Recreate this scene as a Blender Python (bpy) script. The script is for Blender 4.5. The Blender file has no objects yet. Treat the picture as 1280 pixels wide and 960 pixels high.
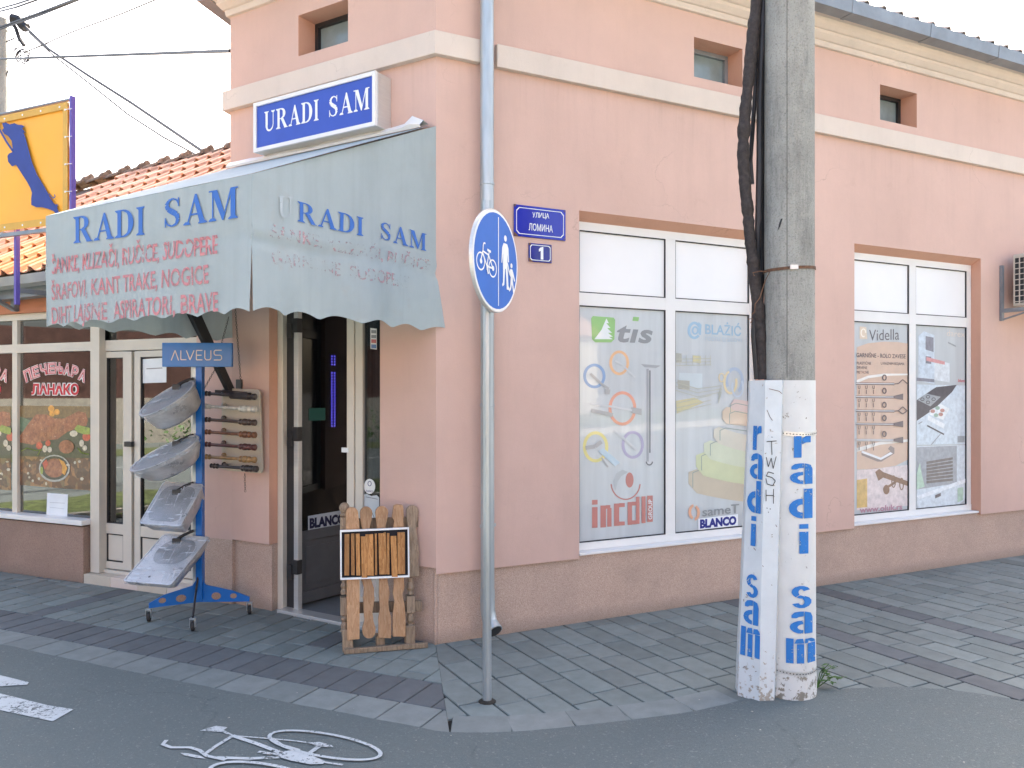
import bpy, math, random
from mathutils import Vector, Matrix, noise
random.seed(7)
S = bpy.context.scene
COL = S.collection
R = math.radians
# ------------------------------------------------------------------ camera, sky, sun, exposure
EYE = 1.7; FOC = 1000.0; CX = 640.0; HY = 490.0      # eye height, focal length and horizon of the 1280 px wide photograph
cam = bpy.data.cameras.new('camera'); camo = bpy.data.objects.new('camera', cam); COL.objects.link(camo)
camo.location = (0, 0, EYE); camo.rotation_euler = (R(90), 0, 0)
cam.sensor_width = 36; cam.sensor_fit = 'HORIZONTAL'; cam.lens = 36 * FOC / 1280; cam.shift_y = 10 / 1280
cam.clip_start = .05; cam.clip_end = 2000
S.camera = camo
SUN_AZ = R(12); SUN_EL = R(40)                        # azimuth clockwise from +Y (behind the shop)
W = bpy.data.worlds.new('World'); S.world = W; W.use_nodes = True
nt = W.node_tree; bg = nt.nodes['Background']
sky = nt.nodes.new('ShaderNodeTexSky'); sky.sky_type = 'NISHITA'; sky.sun_disc = False
sky.sun_elevation = SUN_EL; sky.sun_rotation = SUN_AZ; sky.dust_density = 7.5; sky.air_density = .92; sky.ozone_density = 0
nt.links.new(sky.outputs[0], bg.inputs[0]); bg.inputs[1].default_value = .15
sl = bpy.data.lights.new('sun', 'SUN'); sl.energy = 4.2; sl.angle = R(.5); sl.color = (1, .95, .87)
so = bpy.data.objects.new('sun', sl); COL.objects.link(so)
sv = Vector((math.sin(SUN_AZ) * math.cos(SUN_EL), math.cos(SUN_AZ) * math.cos(SUN_EL), math.sin(SUN_EL)))
so.rotation_euler = sv.to_track_quat('Z', 'Y').to_euler(); so.location = sv * 30
S.view_settings.view_transform = 'Standard'; S.view_settings.look = 'None'; S.view_settings.gamma = 1
S.view_settings.exposure = 2.32
S.cycles.max_bounces = 8

# ------------------------------------------------------------------ materials
def srgb(r, g, b):
    f = lambda c: (c / 255 / 12.92) if c / 255 <= .04045 else ((c / 255 + .055) / 1.055) ** 2.4
    return (f(r), f(g), f(b))
class N:
    def __init__(s, name):
        s.m = bpy.data.materials.new(name); s.m.use_nodes = True; s.t = s.m.node_tree
        s.b = s.t.nodes['Principled BSDF']; s.o = s.t.nodes['Material Output']
        s.co = s.n('ShaderNodeTexCoord').outputs['Object']
    def n(s, k, **kw):
        x = s.t.nodes.new(k)
        for a, v in kw.items(): setattr(x, a, v)
        return x
    def l(s, a, b): s.t.links.new(a, b)
    def noise(s, scale, detail=4, rough=.6, vec=None, stretch=None):
        x = s.n('ShaderNodeTexNoise'); x.inputs['Scale'].default_value = scale; x.inputs['Detail'].default_value = detail
        x.inputs['Roughness'].default_value = rough
        v = vec or s.co
        if stretch:
            mp = s.n('ShaderNodeMapping'); mp.inputs['Scale'].default_value = stretch; s.l(v, mp.inputs[0]); v = mp.outputs[0]
        s.l(v, x.inputs['Vector']); return x.outputs['Fac']
    def ramp(s, fac, a, b, lo=0., hi=1.):
        x = s.n('ShaderNodeMapRange'); x.inputs[1].default_value = a; x.inputs[2].default_value = b
        x.inputs[3].default_value = lo; x.inputs[4].default_value = hi; s.l(fac, x.inputs[0]); return x.outputs[0]
    def mix(s, fac, a, b, mode='MIX'):
        x = s.n('ShaderNodeMix', data_type='RGBA', blend_type=mode)
        if isinstance(fac, (int, float)): x.inputs[0].default_value = fac
        else: s.l(fac, x.inputs[0])
        for v, i in ((a, 6), (b, 7)):
            if isinstance(v, tuple): x.inputs[i].default_value = (*v[:3], 1)
            else: s.l(v, x.inputs[i])
        return x.outputs[2]
    def math(s, op, a, b=0.):
        x = s.n('ShaderNodeMath', operation=op)
        for v, i in ((a, 0), (b, 1)):
            if isinstance(v, (int, float)): x.inputs[i].default_value = v
            else: s.l(v, x.inputs[i])
        return x.outputs[0]
    def bump(s, h, strength=.3, dist=.01):
        x = s.n('ShaderNodeBump'); x.inputs['Strength'].default_value = strength; x.inputs['Distance'].default_value = dist
        s.l(h, x.inputs['Height']); s.l(x.outputs[0], s.b.inputs['Normal'])
    def col(s, v):
        if isinstance(v, tuple): s.b.inputs['Base Color'].default_value = (*v[:3], 1)
        else: s.l(v, s.b.inputs['Base Color'])
    def set(s, **kw):
        for k, v in kw.items():
            i = s.b.inputs[{'rough': 'Roughness', 'metal': 'Metallic', 'spec': 'Specular IOR Level', 'coat': 'Coat Weight', 'coatr': 'Coat Roughness', 'alpha': 'Alpha'}[k]]
            if isinstance(v, (int, float)): i.default_value = v
            else: s.l(v, i)
def sc(c, k): return tuple(min(1, x * k) for x in c)
def simple(name, c, rough=.6, metal=0, nscale=8, namt=.12, bump=0, bscale=80, spec=.5, coat=0, rnd=0, stretch=None):
    m = N(name); f = m.noise(nscale, stretch=stretch)
    v = m.mix(m.ramp(f, .3, .7), sc(c, 1 - namt), sc(c, 1 + namt))
    if rnd:
        oi = m.n('ShaderNodeObjectInfo').outputs['Random']
        v = m.mix(1., v, m.mix(oi, (1 - rnd,) * 3, (1 + rnd,) * 3), 'MULTIPLY')
    m.col(v); m.set(rough=rough, metal=metal, spec=spec, coat=coat)
    if bump: m.bump(m.noise(bscale, 3), bump, .004)
    return m.m
M = {}
def stucco(name, c, dirt=.25, big=.08):
    m = N(name)
    a = m.noise(1.1, 5, .65); b = m.noise(260, 2, .6); s = m.noise(7, 5, .7, stretch=(1, 1, .12)); blot = m.noise(3.2, 6, .7)
    v = m.mix(m.ramp(a, .3, .72), sc(c, 1 - big), sc(c, 1 + big * .6))
    v = m.mix(m.math('MULTIPLY', m.ramp(s, .50, .8), .16), v, sc(c, .62))
    vo = m.n('ShaderNodeTexVoronoi', feature='DISTANCE_TO_EDGE'); vo.inputs['Scale'].default_value = .55; dn = m.n('ShaderNodeVectorMath', operation='ADD'); nn = m.n('ShaderNodeTexNoise'); nn.inputs['Scale'].default_value = 2.2; nn.inputs['Detail'].default_value = 6; m.l(m.co, nn.inputs['Vector']); m.l(m.co, dn.inputs[0]); m.l(nn.outputs['Color'], dn.inputs[1]); m.l(dn.outputs[0], vo.inputs['Vector'])
    v = m.mix(m.math('MULTIPLY', m.math('MULTIPLY', m.ramp(vo.outputs['Distance'], .0035, 0.), m.ramp(a, .5, .6)), .35), v, sc(c, .45))
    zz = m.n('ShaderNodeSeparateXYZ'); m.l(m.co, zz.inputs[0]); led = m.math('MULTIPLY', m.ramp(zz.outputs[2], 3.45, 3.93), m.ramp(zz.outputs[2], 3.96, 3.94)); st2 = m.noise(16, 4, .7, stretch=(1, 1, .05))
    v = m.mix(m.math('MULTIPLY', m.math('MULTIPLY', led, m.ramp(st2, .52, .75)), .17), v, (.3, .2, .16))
    v = m.mix(m.math('MULTIPLY', m.ramp(blot, .62, .8), dirt), v, (.33, .2, .16))
    v = m.mix(m.math('MULTIPLY', m.ramp(b, .35, .75), .16), v, sc(c, .66))
    z = m.n('ShaderNodeSeparateXYZ'); m.l(m.co, z.inputs[0])
    low = m.ramp(m.math('ADD', z.outputs[2], m.math('MULTIPLY', a, .5)), 1.25, .55)
    v = m.mix(m.math('MULTIPLY', low, .18), v, sc(c, .7))
    m.col(v); m.set(rough=.9, spec=.25); m.bump(m.math('ADD', m.noise(170, 3), m.math('MULTIPLY', m.noise(9, 3), 1.5)), .35, .004)
    return m.m
PINK = (.63, .440, .372)
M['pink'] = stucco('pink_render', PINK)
M['cream'] = stucco('cream_moulding', (.67, .585, .51), .15)
M['orange_wall'] = stucco('orange_render', (.52, .22, .13))
M['reveal'] = stucco('reveal_bounce_render', (.64, .37, .27), .1)  # wall render with the warm ground bounce put into its colour
def speckle(name, c, c2, c3):
    m = N(name); a = m.noise(140, 2, .5); b = m.noise(230, 2, .5, stretch=(1, 1.1, .9)); big = m.noise(2.5, 5, .65)
    v = m.mix(m.ramp(a, .48, .62), c, c2); v = m.mix(m.ramp(b, .6, .68), v, c3)
    v = m.mix(m.math('MULTIPLY', m.ramp(big, .42, .72), .35), v, sc(c, .55))
    z = m.n('ShaderNodeSeparateXYZ'); m.l(m.co, z.inputs[0])
    v = m.mix(m.math('MULTIPLY', m.ramp(m.math('ADD', z.outputs[2], m.math('MULTIPLY', big, .14)), .17, .05), .5), v, (.13, .11, .09))
    m.col(v); m.set(rough=.88, spec=.3); m.bump(a, .3, .003); return m.m
M['plinth'] = speckle('pebble_plaster', (.51, .375, .30), (.40, .285, .225), (.68, .56, .47))
M['plinth_brown'] = speckle('brown_plaster', (.34, .235, .18), (.26, .17, .13), (.43, .32, .26))
def stone(name, c, rnd):
    m = N(name); oi = m.n('ShaderNodeObjectInfo').outputs['Random']
    off = m.n('ShaderNodeVectorMath', operation='ADD'); m.l(m.n('ShaderNodeTexCoord').outputs['Object'], off.inputs[0])
    cb = m.n('ShaderNodeCombineXYZ'); m.l(m.math('MULTIPLY', oi, 37.), cb.inputs[0]); m.l(m.math('MULTIPLY', oi, 11.), cb.inputs[1]); m.l(cb.outputs[0], off.inputs[1])
    a = m.noise(9, 5, .65, off.outputs[0]); b = m.noise(220, 2, .6, off.outputs[0]); st = m.noise(3.3, 6, .75, off.outputs[0])
    v = m.mix(m.ramp(a, .3, .7), sc(c, .86), sc(c, 1.12)); v = m.mix(m.math('MULTIPLY', m.ramp(b, .5, .75), .35), v, sc(c, .6))
    v = m.mix(m.math('MULTIPLY', m.ramp(st, .6, .75), .3), v, sc(c, .62))
    hue = m.math('FRACT', m.math('MULTIPLY', oi, 7.31))
    v = m.mix(1., v, m.mix(oi, (1 - rnd,) * 3, (1 + rnd,) * 3), 'MULTIPLY')
    v = m.mix(m.math('MULTIPLY', hue, .12), v, sc((.20, .165, .14), c[0] / .17))
    m.col(v); m.set(rough=.8, spec=.35); m.bump(m.math('ADD', b, a), .3, .003); return m.m
M['paver'] = stone('grey_paver', (.190, .218, .206), .17)
M['paver_dark'] = stone('dark_paver', (.128, .138, .142), .12)
M['paver_kerb'] = stone('kerb_paver', (.215, .238, .228), .1)
M['joint'] = simple('joint_sand', (.028, .025, .02), .95, nscale=30, namt=.4, bump=.4)
def asphalt(name, c):
    m = N(name); f = m.noise(420, 2, .7); g = m.noise(150, 3, .7); big = m.noise(.9, 6, .7); mid = m.noise(6, 5, .7)
    v = m.mix(m.ramp(f, .35, .7), sc(c, .62), sc(c, 1.35)); v = m.mix(m.math('MULTIPLY', m.ramp(g, .64, .72), .8), v, (.22, .22, .21))
    v = m.mix(m.math('MULTIPLY', m.ramp(big, .4, .7), .35), v, sc(c, .72)); v = m.mix(m.math('MULTIPLY', m.ramp(mid, .5, .75), .25), v, sc((1, .93, .82), c[0] * 1.35))
    vo = m.n('ShaderNodeTexVoronoi', feature='DISTANCE_TO_EDGE'); vo.inputs['Scale'].default_value = .7
    dn = m.n('ShaderNodeMix', data_type='VECTOR'); dn.inputs[0].default_value = .25; m.l(m.co, dn.inputs[4])
    nn = m.n('ShaderNodeTexNoise'); nn.inputs['Scale'].default_value = 3.; nn.inputs['Detail'].default_value = 5; m.l(m.co, nn.inputs['Vector']); m.l(nn.outputs['Color'], dn.inputs[5]); m.l(dn.outputs[1], vo.inputs['Vector'])
    cr = m.math('MULTIPLY', m.ramp(vo.outputs['Distance'], .006, .0), m.ramp(big, .5, .6))
    v = m.mix(m.math('MULTIPLY', cr, .45), v, (.02, .02, .02))
    h = m.noise(85, 2, .55); v = m.mix(m.ramp(h, .36, .6), sc(c, .84), v); v = m.mix(m.math('MULTIPLY', m.ramp(m.noise(62, 1, .5), .66, .72), .5), v, (.30, .30, .28))
    m.col(v); m.set(rough=.82, spec=.35); m.bump(m.math('ADD', f, h), .8, .005); return m.m
M['asphalt'] = asphalt('cycle_path_asphalt', (.164, .192, .186))
M['road'] = asphalt('road_asphalt', (.13, .125, .12))
def worn(name, c, lo=.36, hi=.42, nsc=70, rough=.7, mixback=None):
    m = N(name); f = m.noise(nsc, 5, .75); g = m.noise(nsc / 9, 4, .6)
    a = m.ramp(m.math('ADD', f, m.math('MULTIPLY', m.math('SUBTRACT', g, .5), .5)), lo, hi)
    m.col(m.mix(m.ramp(m.noise(12), .3, .7), sc(c, .85), c)); m.set(rough=rough)
    tr = m.n('ShaderNodeBsdfTransparent'); mx = m.n('ShaderNodeMixShader')
    m.l(a, mx.inputs[0]); m.l(tr.outputs[0], mx.inputs[1]); m.l(m.b.outputs[0], mx.inputs[2]); m.l(mx.outputs[0], m.o.inputs[0]); return m.m
M['road_paint'] = worn('worn_road_paint', (.56, .59, .585), .36, .44, 60)
M['white'] = simple('white_aluminium', (.74, .74, .72), .35, namt=.04, nscale=3)
M['creamframe'] = simple('cream_aluminium', (.60, .56, .48), .35, namt=.06, nscale=3)
M['shadedleaf'] = simple('shaded_door_leaf', (.12, .125, .135), .4, namt=.08)  # pale door leaf with the dark interior's shade put into its colour
M['whitepanel'] = simple('white_panel', (.80, .81, .81), .28, namt=.025, nscale=1.5)
M['seal'] = simple('rubber_seal', (.02, .02, .022), .5)
M['film'] = simple('window_film', (.50, .54, .56), .3, namt=.07, nscale=2, coat=1, stretch=(6, 6, .5))
M['film_beige'] = simple('beige_film', (.52, .33, .21), .3, namt=.05, coat=.7)
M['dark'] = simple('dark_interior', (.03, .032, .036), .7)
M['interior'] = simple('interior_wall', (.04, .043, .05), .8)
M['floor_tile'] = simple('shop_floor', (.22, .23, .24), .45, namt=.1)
M['black'] = simple('black_steel', (.018, .018, .02), .45)
M['zinc'] = simple('galvanised_steel', (.44, .49, .51), .38, metal=.55, nscale=14, namt=.16, stretch=(1, 1, .15))
M['post_steel'] = simple('post_steel', (.38, .42, .44), .36, metal=.6, nscale=30, namt=.22, stretch=(1, 1, .06))
M['gutter'] = simple('gutter_zinc', (.25, .28, .31), .45, metal=.4, nscale=5, namt=.14)
M['signblue'] = simple('blue_enamel', (.012, .022, .36), .2, namt=.08, nscale=3, coat=.5)
M['signblue_dark'] = simple('dark_blue_enamel', (.012, .016, .22), .16, coat=.5)
M['roundblue'] = simple('traffic_sign_blue', (.006, .12, .5), .45, namt=.05)
M['signwhite'] = simple('sign_white', (.78, .8, .8), .3, namt=.03)
M['boxblue'] = simple('light_box_blue', (.03, .075, .42), .3, namt=.05)
M['aluminium'] = simple('brushed_aluminium', (.62, .62, .60), .32, metal=.5, namt=.05, stretch=(1, 1, 20))
M['rust'] = simple('rusty_steel', (.13, .065, .035), .8, namt=.4, nscale=30)
M['standblue'] = simple('blue_powder_coat', (.004, .13, .46), .32, namt=.06)
M['headblue'] = simple('header_blue', (.015, .17, .47), .25, namt=.1, nscale=5)
M['ltbeige'] = simple('header_letter_cream', (.72, .62, .5), .5)
M['board'] = simple('cream_board', (.52, .47, .38), .5, namt=.06)
M['red'] = simple('red_print', (.5, .02, .03), .5)
M['paper'] = simple('paper_sheet', (.72, .76, .78), .7, namt=.04)
M['rubber'] = simple('black_rubber', (.02, .02, .02), .6)
def fabric(name, c):
    m = N(name); a = m.noise(1.6, 5, .7); s = m.noise(16, 4, .6, stretch=(1, 1, .05)); w = m.noise(500, 1, .5); st = m.noise(3, 5, .7)
    v = m.mix(m.ramp(a, .3, .75), sc(c, .88), sc(c, 1.06)); v = m.mix(m.math('MULTIPLY', m.ramp(s, .48, .75), .3), v, sc(c, .72))
    v = m.mix(m.math('MULTIPLY', m.ramp(st, .58, .78), .4), v, sc((.5, .43, .36), .9)); v = m.mix(m.math('MULTIPLY', m.ramp(w, .4, .7), .12), v, sc(c, .6))
    m.col(v); m.set(rough=.75, spec=.3)
    tl = m.n('ShaderNodeBsdfTranslucent'); m.l(v, tl.inputs[0]); mx = m.n('ShaderNodeMixShader'); mx.inputs[0].default_value = .16
    m.l(m.b.outputs[0], mx.inputs[1]); m.l(tl.outputs[0], mx.inputs[2]); m.l(mx.outputs[0], m.o.inputs[0])
    m.bump(m.math('ADD', w, m.math('MULTIPLY', m.noise(6, 4, .6), 3)), .25, .006); return m.m
M['awning'] = fabric('pale_blue_canvas', (.46, .53, .535))
M['awn_blue'] = worn('blue_vinyl', (.03, .145, .5), .18, .23, 60, .5)
M['awn_red'] = worn('faded_red_paint', (.58, .23, .25), .30, .50, 30)
M['awn_red_faint'] = worn('almost_gone_red_paint', (.56, .34, .36), .50, .64, 45)
M['awn_ghost'] = worn('letter_ghost', (.47, .53, .55), .2, .4, 40)
M['banner'] = simple('yellow_banner', (.88, .42, .045), .5, namt=.06, nscale=1.2)
M['banner_edge'] = simple('banner_hem', (.62, .36, .06), .5, namt=.08)
M['navy'] = simple('navy_print', (.02, .045, .25), .5)
M['purple_edge'] = simple('violet_painted_steel', (.12, .09, .38), .4)
def tile():
    m = N('terracotta'); oi = m.n('ShaderNodeObjectInfo').outputs['Random']; a = m.noise(11, 5, .7); b = m.noise(3, 5, .7)
    v = m.mix(oi, (.36, .18, .12), (.56, .34, .25)); v = m.mix(m.math('MULTIPLY', m.ramp(a, .45, .7), .5), v, (.66, .46, .35)); v = m.mix(m.math('MULTIPLY', m.ramp(b, .56, .75), .75), v, (.09, .06, .045))
    m.col(v); m.set(rough=.85); m.bump(a, .4, .004); return m.m
M['tile'] = tile()
M['ridge'] = simple('weathered_ridge_tile', (.20, .145, .11), .95, namt=.5, nscale=18, bump=.6, rnd=.25)
def concrete():
    m = N('pole_concrete'); a = m.noise(2.2, 6, .7); b = m.noise(38, 5, .75); s = m.noise(9, 6, .75, stretch=(1, 1, .14)); f = m.noise(110, 3, .7); pit = m.noise(24, 4, .8)
    c = (.40, .40, .365); v = m.mix(m.ramp(a, .3, .72), sc(c, .72), sc(c, 1.18)); v = m.mix(m.math('MULTIPLY', m.ramp(s, .50, .70), .55), v, (.075, .075, .072))
    v = m.mix(m.math('MULTIPLY', m.ramp(b, .54, .66), .5), v, (.43, .43, .39)); v = m.mix(m.math('MULTIPLY', m.ramp(f, .52, .68), .45), v, (.11, .11, .1)); v = m.mix(m.math('MULTIPLY', m.ramp(pit, .66, .7), .6), v, (.05, .05, .045))
    m.col(v); m.set(rough=.95, spec=.2); m.bump(m.math('ADD', b, f), .9, .01); return m.m
M['concrete'] = concrete()
def chipped(name, c, under):
    m = N(name); a = m.noise(26, 6, .72); b = m.noise(3, 4, .6); z = m.n('ShaderNodeSeparateXYZ'); m.l(m.co, z.inputs[0])
    low = m.ramp(z.outputs[2], .35, .0, 0, .13); t = m.math('ADD', m.math('ADD', a, m.math('MULTIPLY', m.math('SUBTRACT', b, .5), .25)), low)
    v = m.mix(m.ramp(m.noise(8), .3, .7), sc(c, .9), c); v = m.mix(m.math('MULTIPLY', m.ramp(m.noise(5, 5, .7, stretch=(1, 1, .2)), .55, .8), .3), v, (.45, .42, .36))
    v = m.mix(m.ramp(t, .655, .675), v, under)
    m.col(v); m.set(rough=.6); m.bump(a, .25, .004); return m.m
M['polepaint'] = chipped('chipped_white_paint', (.68, .69, .67), (.25, .23, .19))
M['guardpaint'] = chipped('scuffed_white_paint', (.66, .71, .73), (.36, .33, .28))
M['stencil'] = worn('stencil_blue', (.025, .2, .58), .33, .4, 60)
M['ink'] = simple('black_ink', (.015, .015, .015), .5)
def wood(name, c, c2, rnd=.15, sc_=1.):
    m = N(name); oi = m.n('ShaderNodeObjectInfo').outputs['Random']
    cb = m.n('ShaderNodeCombineXYZ'); m.l(m.math('MULTIPLY', oi, 19.), cb.inputs[0]); m.l(m.math('MULTIPLY', oi, 7.), cb.inputs[2])
    off = m.n('ShaderNodeVectorMath', operation='ADD'); m.l(m.co, off.inputs[0]); m.l(cb.outputs[0], off.inputs[1])
    g = m.noise(22 * sc_, 5, .6, off.outputs[0], (1, 1, .12)); k = m.noise(60 * sc_, 3, .6, off.outputs[0], (1, 1, .05)); b = m.noise(5, 5, .7, off.outputs[0])
    sw = m.math('FRACT', m.math('MULTIPLY', g, 7.)); v = m.mix(m.ramp(sw, .1, .9), c, c2)
    v = m.mix(m.math('MULTIPLY', m.ramp(k, .45, .7), .35), v, sc(c2, .6)); v = m.mix(m.math('MULTIPLY', m.ramp(b, .5, .75), .45), v, sc(c2, .5))
    v = m.mix(1., v, m.mix(oi, (1 - rnd,) * 3, (1 + rnd,) * 3), 'MULTIPLY'); m.col(v); m.set(rough=.6); m.bump(k, .2, .002); return m.m
M['wood'] = wood('weathered_pine', (.47, .285, .155), (.37, .20, .095))
M['woodgrey'] = wood('grey_weathered_pine', (.33, .25, .17), (.22, .155, .1))
M['strip'] = wood('oiled_strip_wood', (.48, .235, .075), (.33, .14, .035), .25)
for nm, c in dict(rod_black=(.03, .02, .017), rod_white=(.55, .52, .44), rod_dark=(.055, .028, .018), rod_brown=(.16, .06, .022), rod_red=(.09, .022, .016), rod_tan=(.3, .17, .06)).items():
    M[nm] = simple(nm.replace('rod', 'turned_wood'), c, .35, namt=.3, nscale=25, coat=.3)
def steel_wrapped():
    m = N('wrapped_steel'); a = m.noise(5, 5, .65, stretch=(1, 2, 1.5)); k = m.noise(9, 3, .6, stretch=(1, 2, 7))
    v = m.mix(m.ramp(a, .35, .7), (.40, .41, .42), (.68, .69, .70)); v = m.mix(m.math('MULTIPLY', m.ramp(k, .58, .72), .45), v, (.7, .73, .76))
    m.col(v); m.set(rough=m.ramp(a, .3, .7, .22, .5), metal=.5); m.bump(k, .15, .005); return m.m
M['steel'] = steel_wrapped()
def plastic():
    m = N('cling_film'); w = m.noise(7, 3, .6, stretch=(1, 1.5, 9)); w2 = m.noise(7, 3, .6, stretch=(9, 1, 1.2)); f = m.math('MAXIMUM', m.ramp(w, .57, .66), m.math('MULTIPLY', m.ramp(w2, .6, .68), .7))
    m.col((.62, .66, .70)); m.set(rough=.2)
    tr = m.n('ShaderNodeBsdfTransparent'); mx = m.n('ShaderNodeMixShader'); m.l(m.ramp(f, 0, 1, .22, .9), mx.inputs[0]); m.l(tr.outputs[0], mx.inputs[1]); m.l(m.b.outputs[0], mx.inputs[2]); m.l(mx.outputs[0], m.o.inputs[0])
    m.bump(w, .5, .01); return m.m
M['cling'] = plastic()
def glass(name, tint, boost, rough=.01, base=.0):
    m = N(name); tr = m.n('ShaderNodeBsdfTransparent'); tr.inputs[0].default_value = (*tint, 1); gl = m.n('ShaderNodeBsdfGlossy'); gl.inputs['Roughness'].default_value = rough
    fr = m.n('ShaderNodeFresnel'); fr.inputs[0].default_value = 1.5; mx = m.n('ShaderNodeMixShader')
    m.l(m.ramp(fr.outputs[0], 0, .5, base, base + .5 * boost), mx.inputs[0]); m.l(tr.outputs[0], mx.inputs[1]); m.l(gl.outputs[0], mx.inputs[2]); m.l(mx.outputs[0], m.o.inputs[0]); return m.m
M['glass'] = glass('double_glazing', (.55, .6, .6), 1.9, base=.13)
M['doorglass'] = glass('door_glass', (.36, .4, .45), .3, base=.02)
M['frost'] = simple('frosted_attic_glass', (.20, .26, .27), .25, namt=.15, nscale=6, coat=.5)
M['brick'] = simple('far_brick', (.115, .062, .052), .9, namt=.3, nscale=4)
M['grass'] = simple('grass_verge', (.085, .11, .035), .95, namt=.6, nscale=9)
M['farwall'] = simple('pale_block_wall', (.5, .47, .4), .9, namt=.15)
M['leaf'] = simple('weed_leaf', (.06, .14, .03), .55, namt=.4, nscale=40)
M['led'] = None
m = N('blue_led'); m.b.inputs['Emission Color'].default_value = (.05, .05, 1, 1); m.b.inputs['Emission Strength'].default_value = .45; M['led'] = m.m
m = N('green_exit_glow'); m.col((.004, .04, .035)); m.b.inputs['Emission Color'].default_value = (0, .25, .18, 1); m.b.inputs['Emission Strength'].default_value = .015; M['greenglow'] = m.m
PC = {}
def pm(r, g, b):                                       # printed ink of a given colour
    k = (r, g, b)
    q = k if min(k) < 60 or min(k) > 205 else tuple(c * .82 + t_ * .18 for c, t_ in zip(k, (200, 205, 208)))
    if k not in PC: PC[k] = simple('print_%d_%d_%d' % k, srgb(*q), .35, namt=.05, nscale=6, coat=.5)
    return PC[k]
def pq(r, g, b):
    k = ('q', r, g, b)
    if k not in PC: PC[k] = simple('soft_print_%d_%d_%d' % (r, g, b), srgb(r, g, b), .35, namt=.16, nscale=22, coat=.5)
    return PC[k]
PN = {}
def pn(r, g, b):                                       # ink of a printed photograph: mottled
    k = (r, g, b)
    if k not in PN:
        m = N('photo_print_%d_%d_%d' % k); c = srgb(*k); a = m.noise(30, 6, .8); b2 = m.noise(75, 4, .7)
        v = m.mix(m.ramp(a, .3, .7), sc(c, .55), sc(c, 1.25)); v = m.mix(m.math('MULTIPLY', m.ramp(b2, .56, .7), .35), v, sc(c, .4)); v = m.mix(m.math('MULTIPLY', m.ramp(m.noise(50, 4, .8), .62, .7), .4), v, (.5, .45, .36))
        m.col(v); m.set(rough=.4, coat=.5); PN[k] = m.m
    return PN[k]
def foodprint():
    m = N('food_photo_print'); v1 = m.n('ShaderNodeTexVoronoi'); v1.inputs['Scale'].default_value = 16; m.l(m.co, v1.inputs['Vector'])
    rp = m.n('ShaderNodeValToRGB'); e = rp.color_ramp.elements; e[0].color = (.06, .035, .02, 1); e[1].color = (.38, .30, .2, 1)
    for p, c in ((.25, (.16, .07, .03, 1)), (.45, (.09, .05, .03, 1)), (.62, (.33, .16, .06, 1)), (.8, (.15, .12, .06, 1))):
        x = e.new(p); x.color = c
    sp = m.n('ShaderNodeSeparateColor'); m.l(v1.outputs['Color'], sp.inputs[0]); m.l(m.math('ADD', m.math('MULTIPLY', sp.outputs[0], .5), m.math('MULTIPLY', m.noise(18, 5, .8), .5)), rp.inputs[0]); m.col(rp.outputs[0]); m.set(rough=.4, coat=.5); return m.m
M['food'] = foodprint()
def meat():
    m = N('roast_photo_print'); a = m.noise(24, 5, .75); v = m.mix(m.ramp(a, .35, .68), (.17, .05, .025), (.42, .16, .07)); v = m.mix(m.ramp(m.noise(50, 3), .66, .75), v, (.6, .45, .35)); m.col(v); m.set(rough=.35, coat=.5); return m.m
M['meat'] = meat()

# ------------------------------------------------------------------ geometry helpers
class Fr:
    """an upright plane: origin on the ground, horizontal direction d, normal n towards the street"""
    def __init__(s, O, d, flip=False):
        s.O = Vector((O[0], O[1], 0)); s.d = Vector((d[0], d[1], 0)).normalized(); s.n = Vector((s.d.y, -s.d.x, 0))
        if s.n.y > 0: s.n = -s.n   # faces the street
    def P(s, u, o, z): return s.O + s.d * u + s.n * o + Vector((0, 0, z))
    def px(s, x, y, o=0):
        r = (x - CX) / FOC; a = s.O + s.n * o; u = (r * a.y - a.x) / (s.d.x - r * s.d.y); Y = a.y + s.d.y * u
        return u, EYE - (y - HY) / FOC * Y
    def Y(s, x, o=0):
        return s.P(s.px(x, HY, o)[0], o, 0).y
def P(x, y, Y): return Vector(((x - CX) / FOC * Y, Y, EYE - (y - HY) / FOC * Y))
def gp(x, y): Y = EYE * FOC / (y - HY); return Vector(((x - CX) / FOC * Y, Y, 0))
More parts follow.
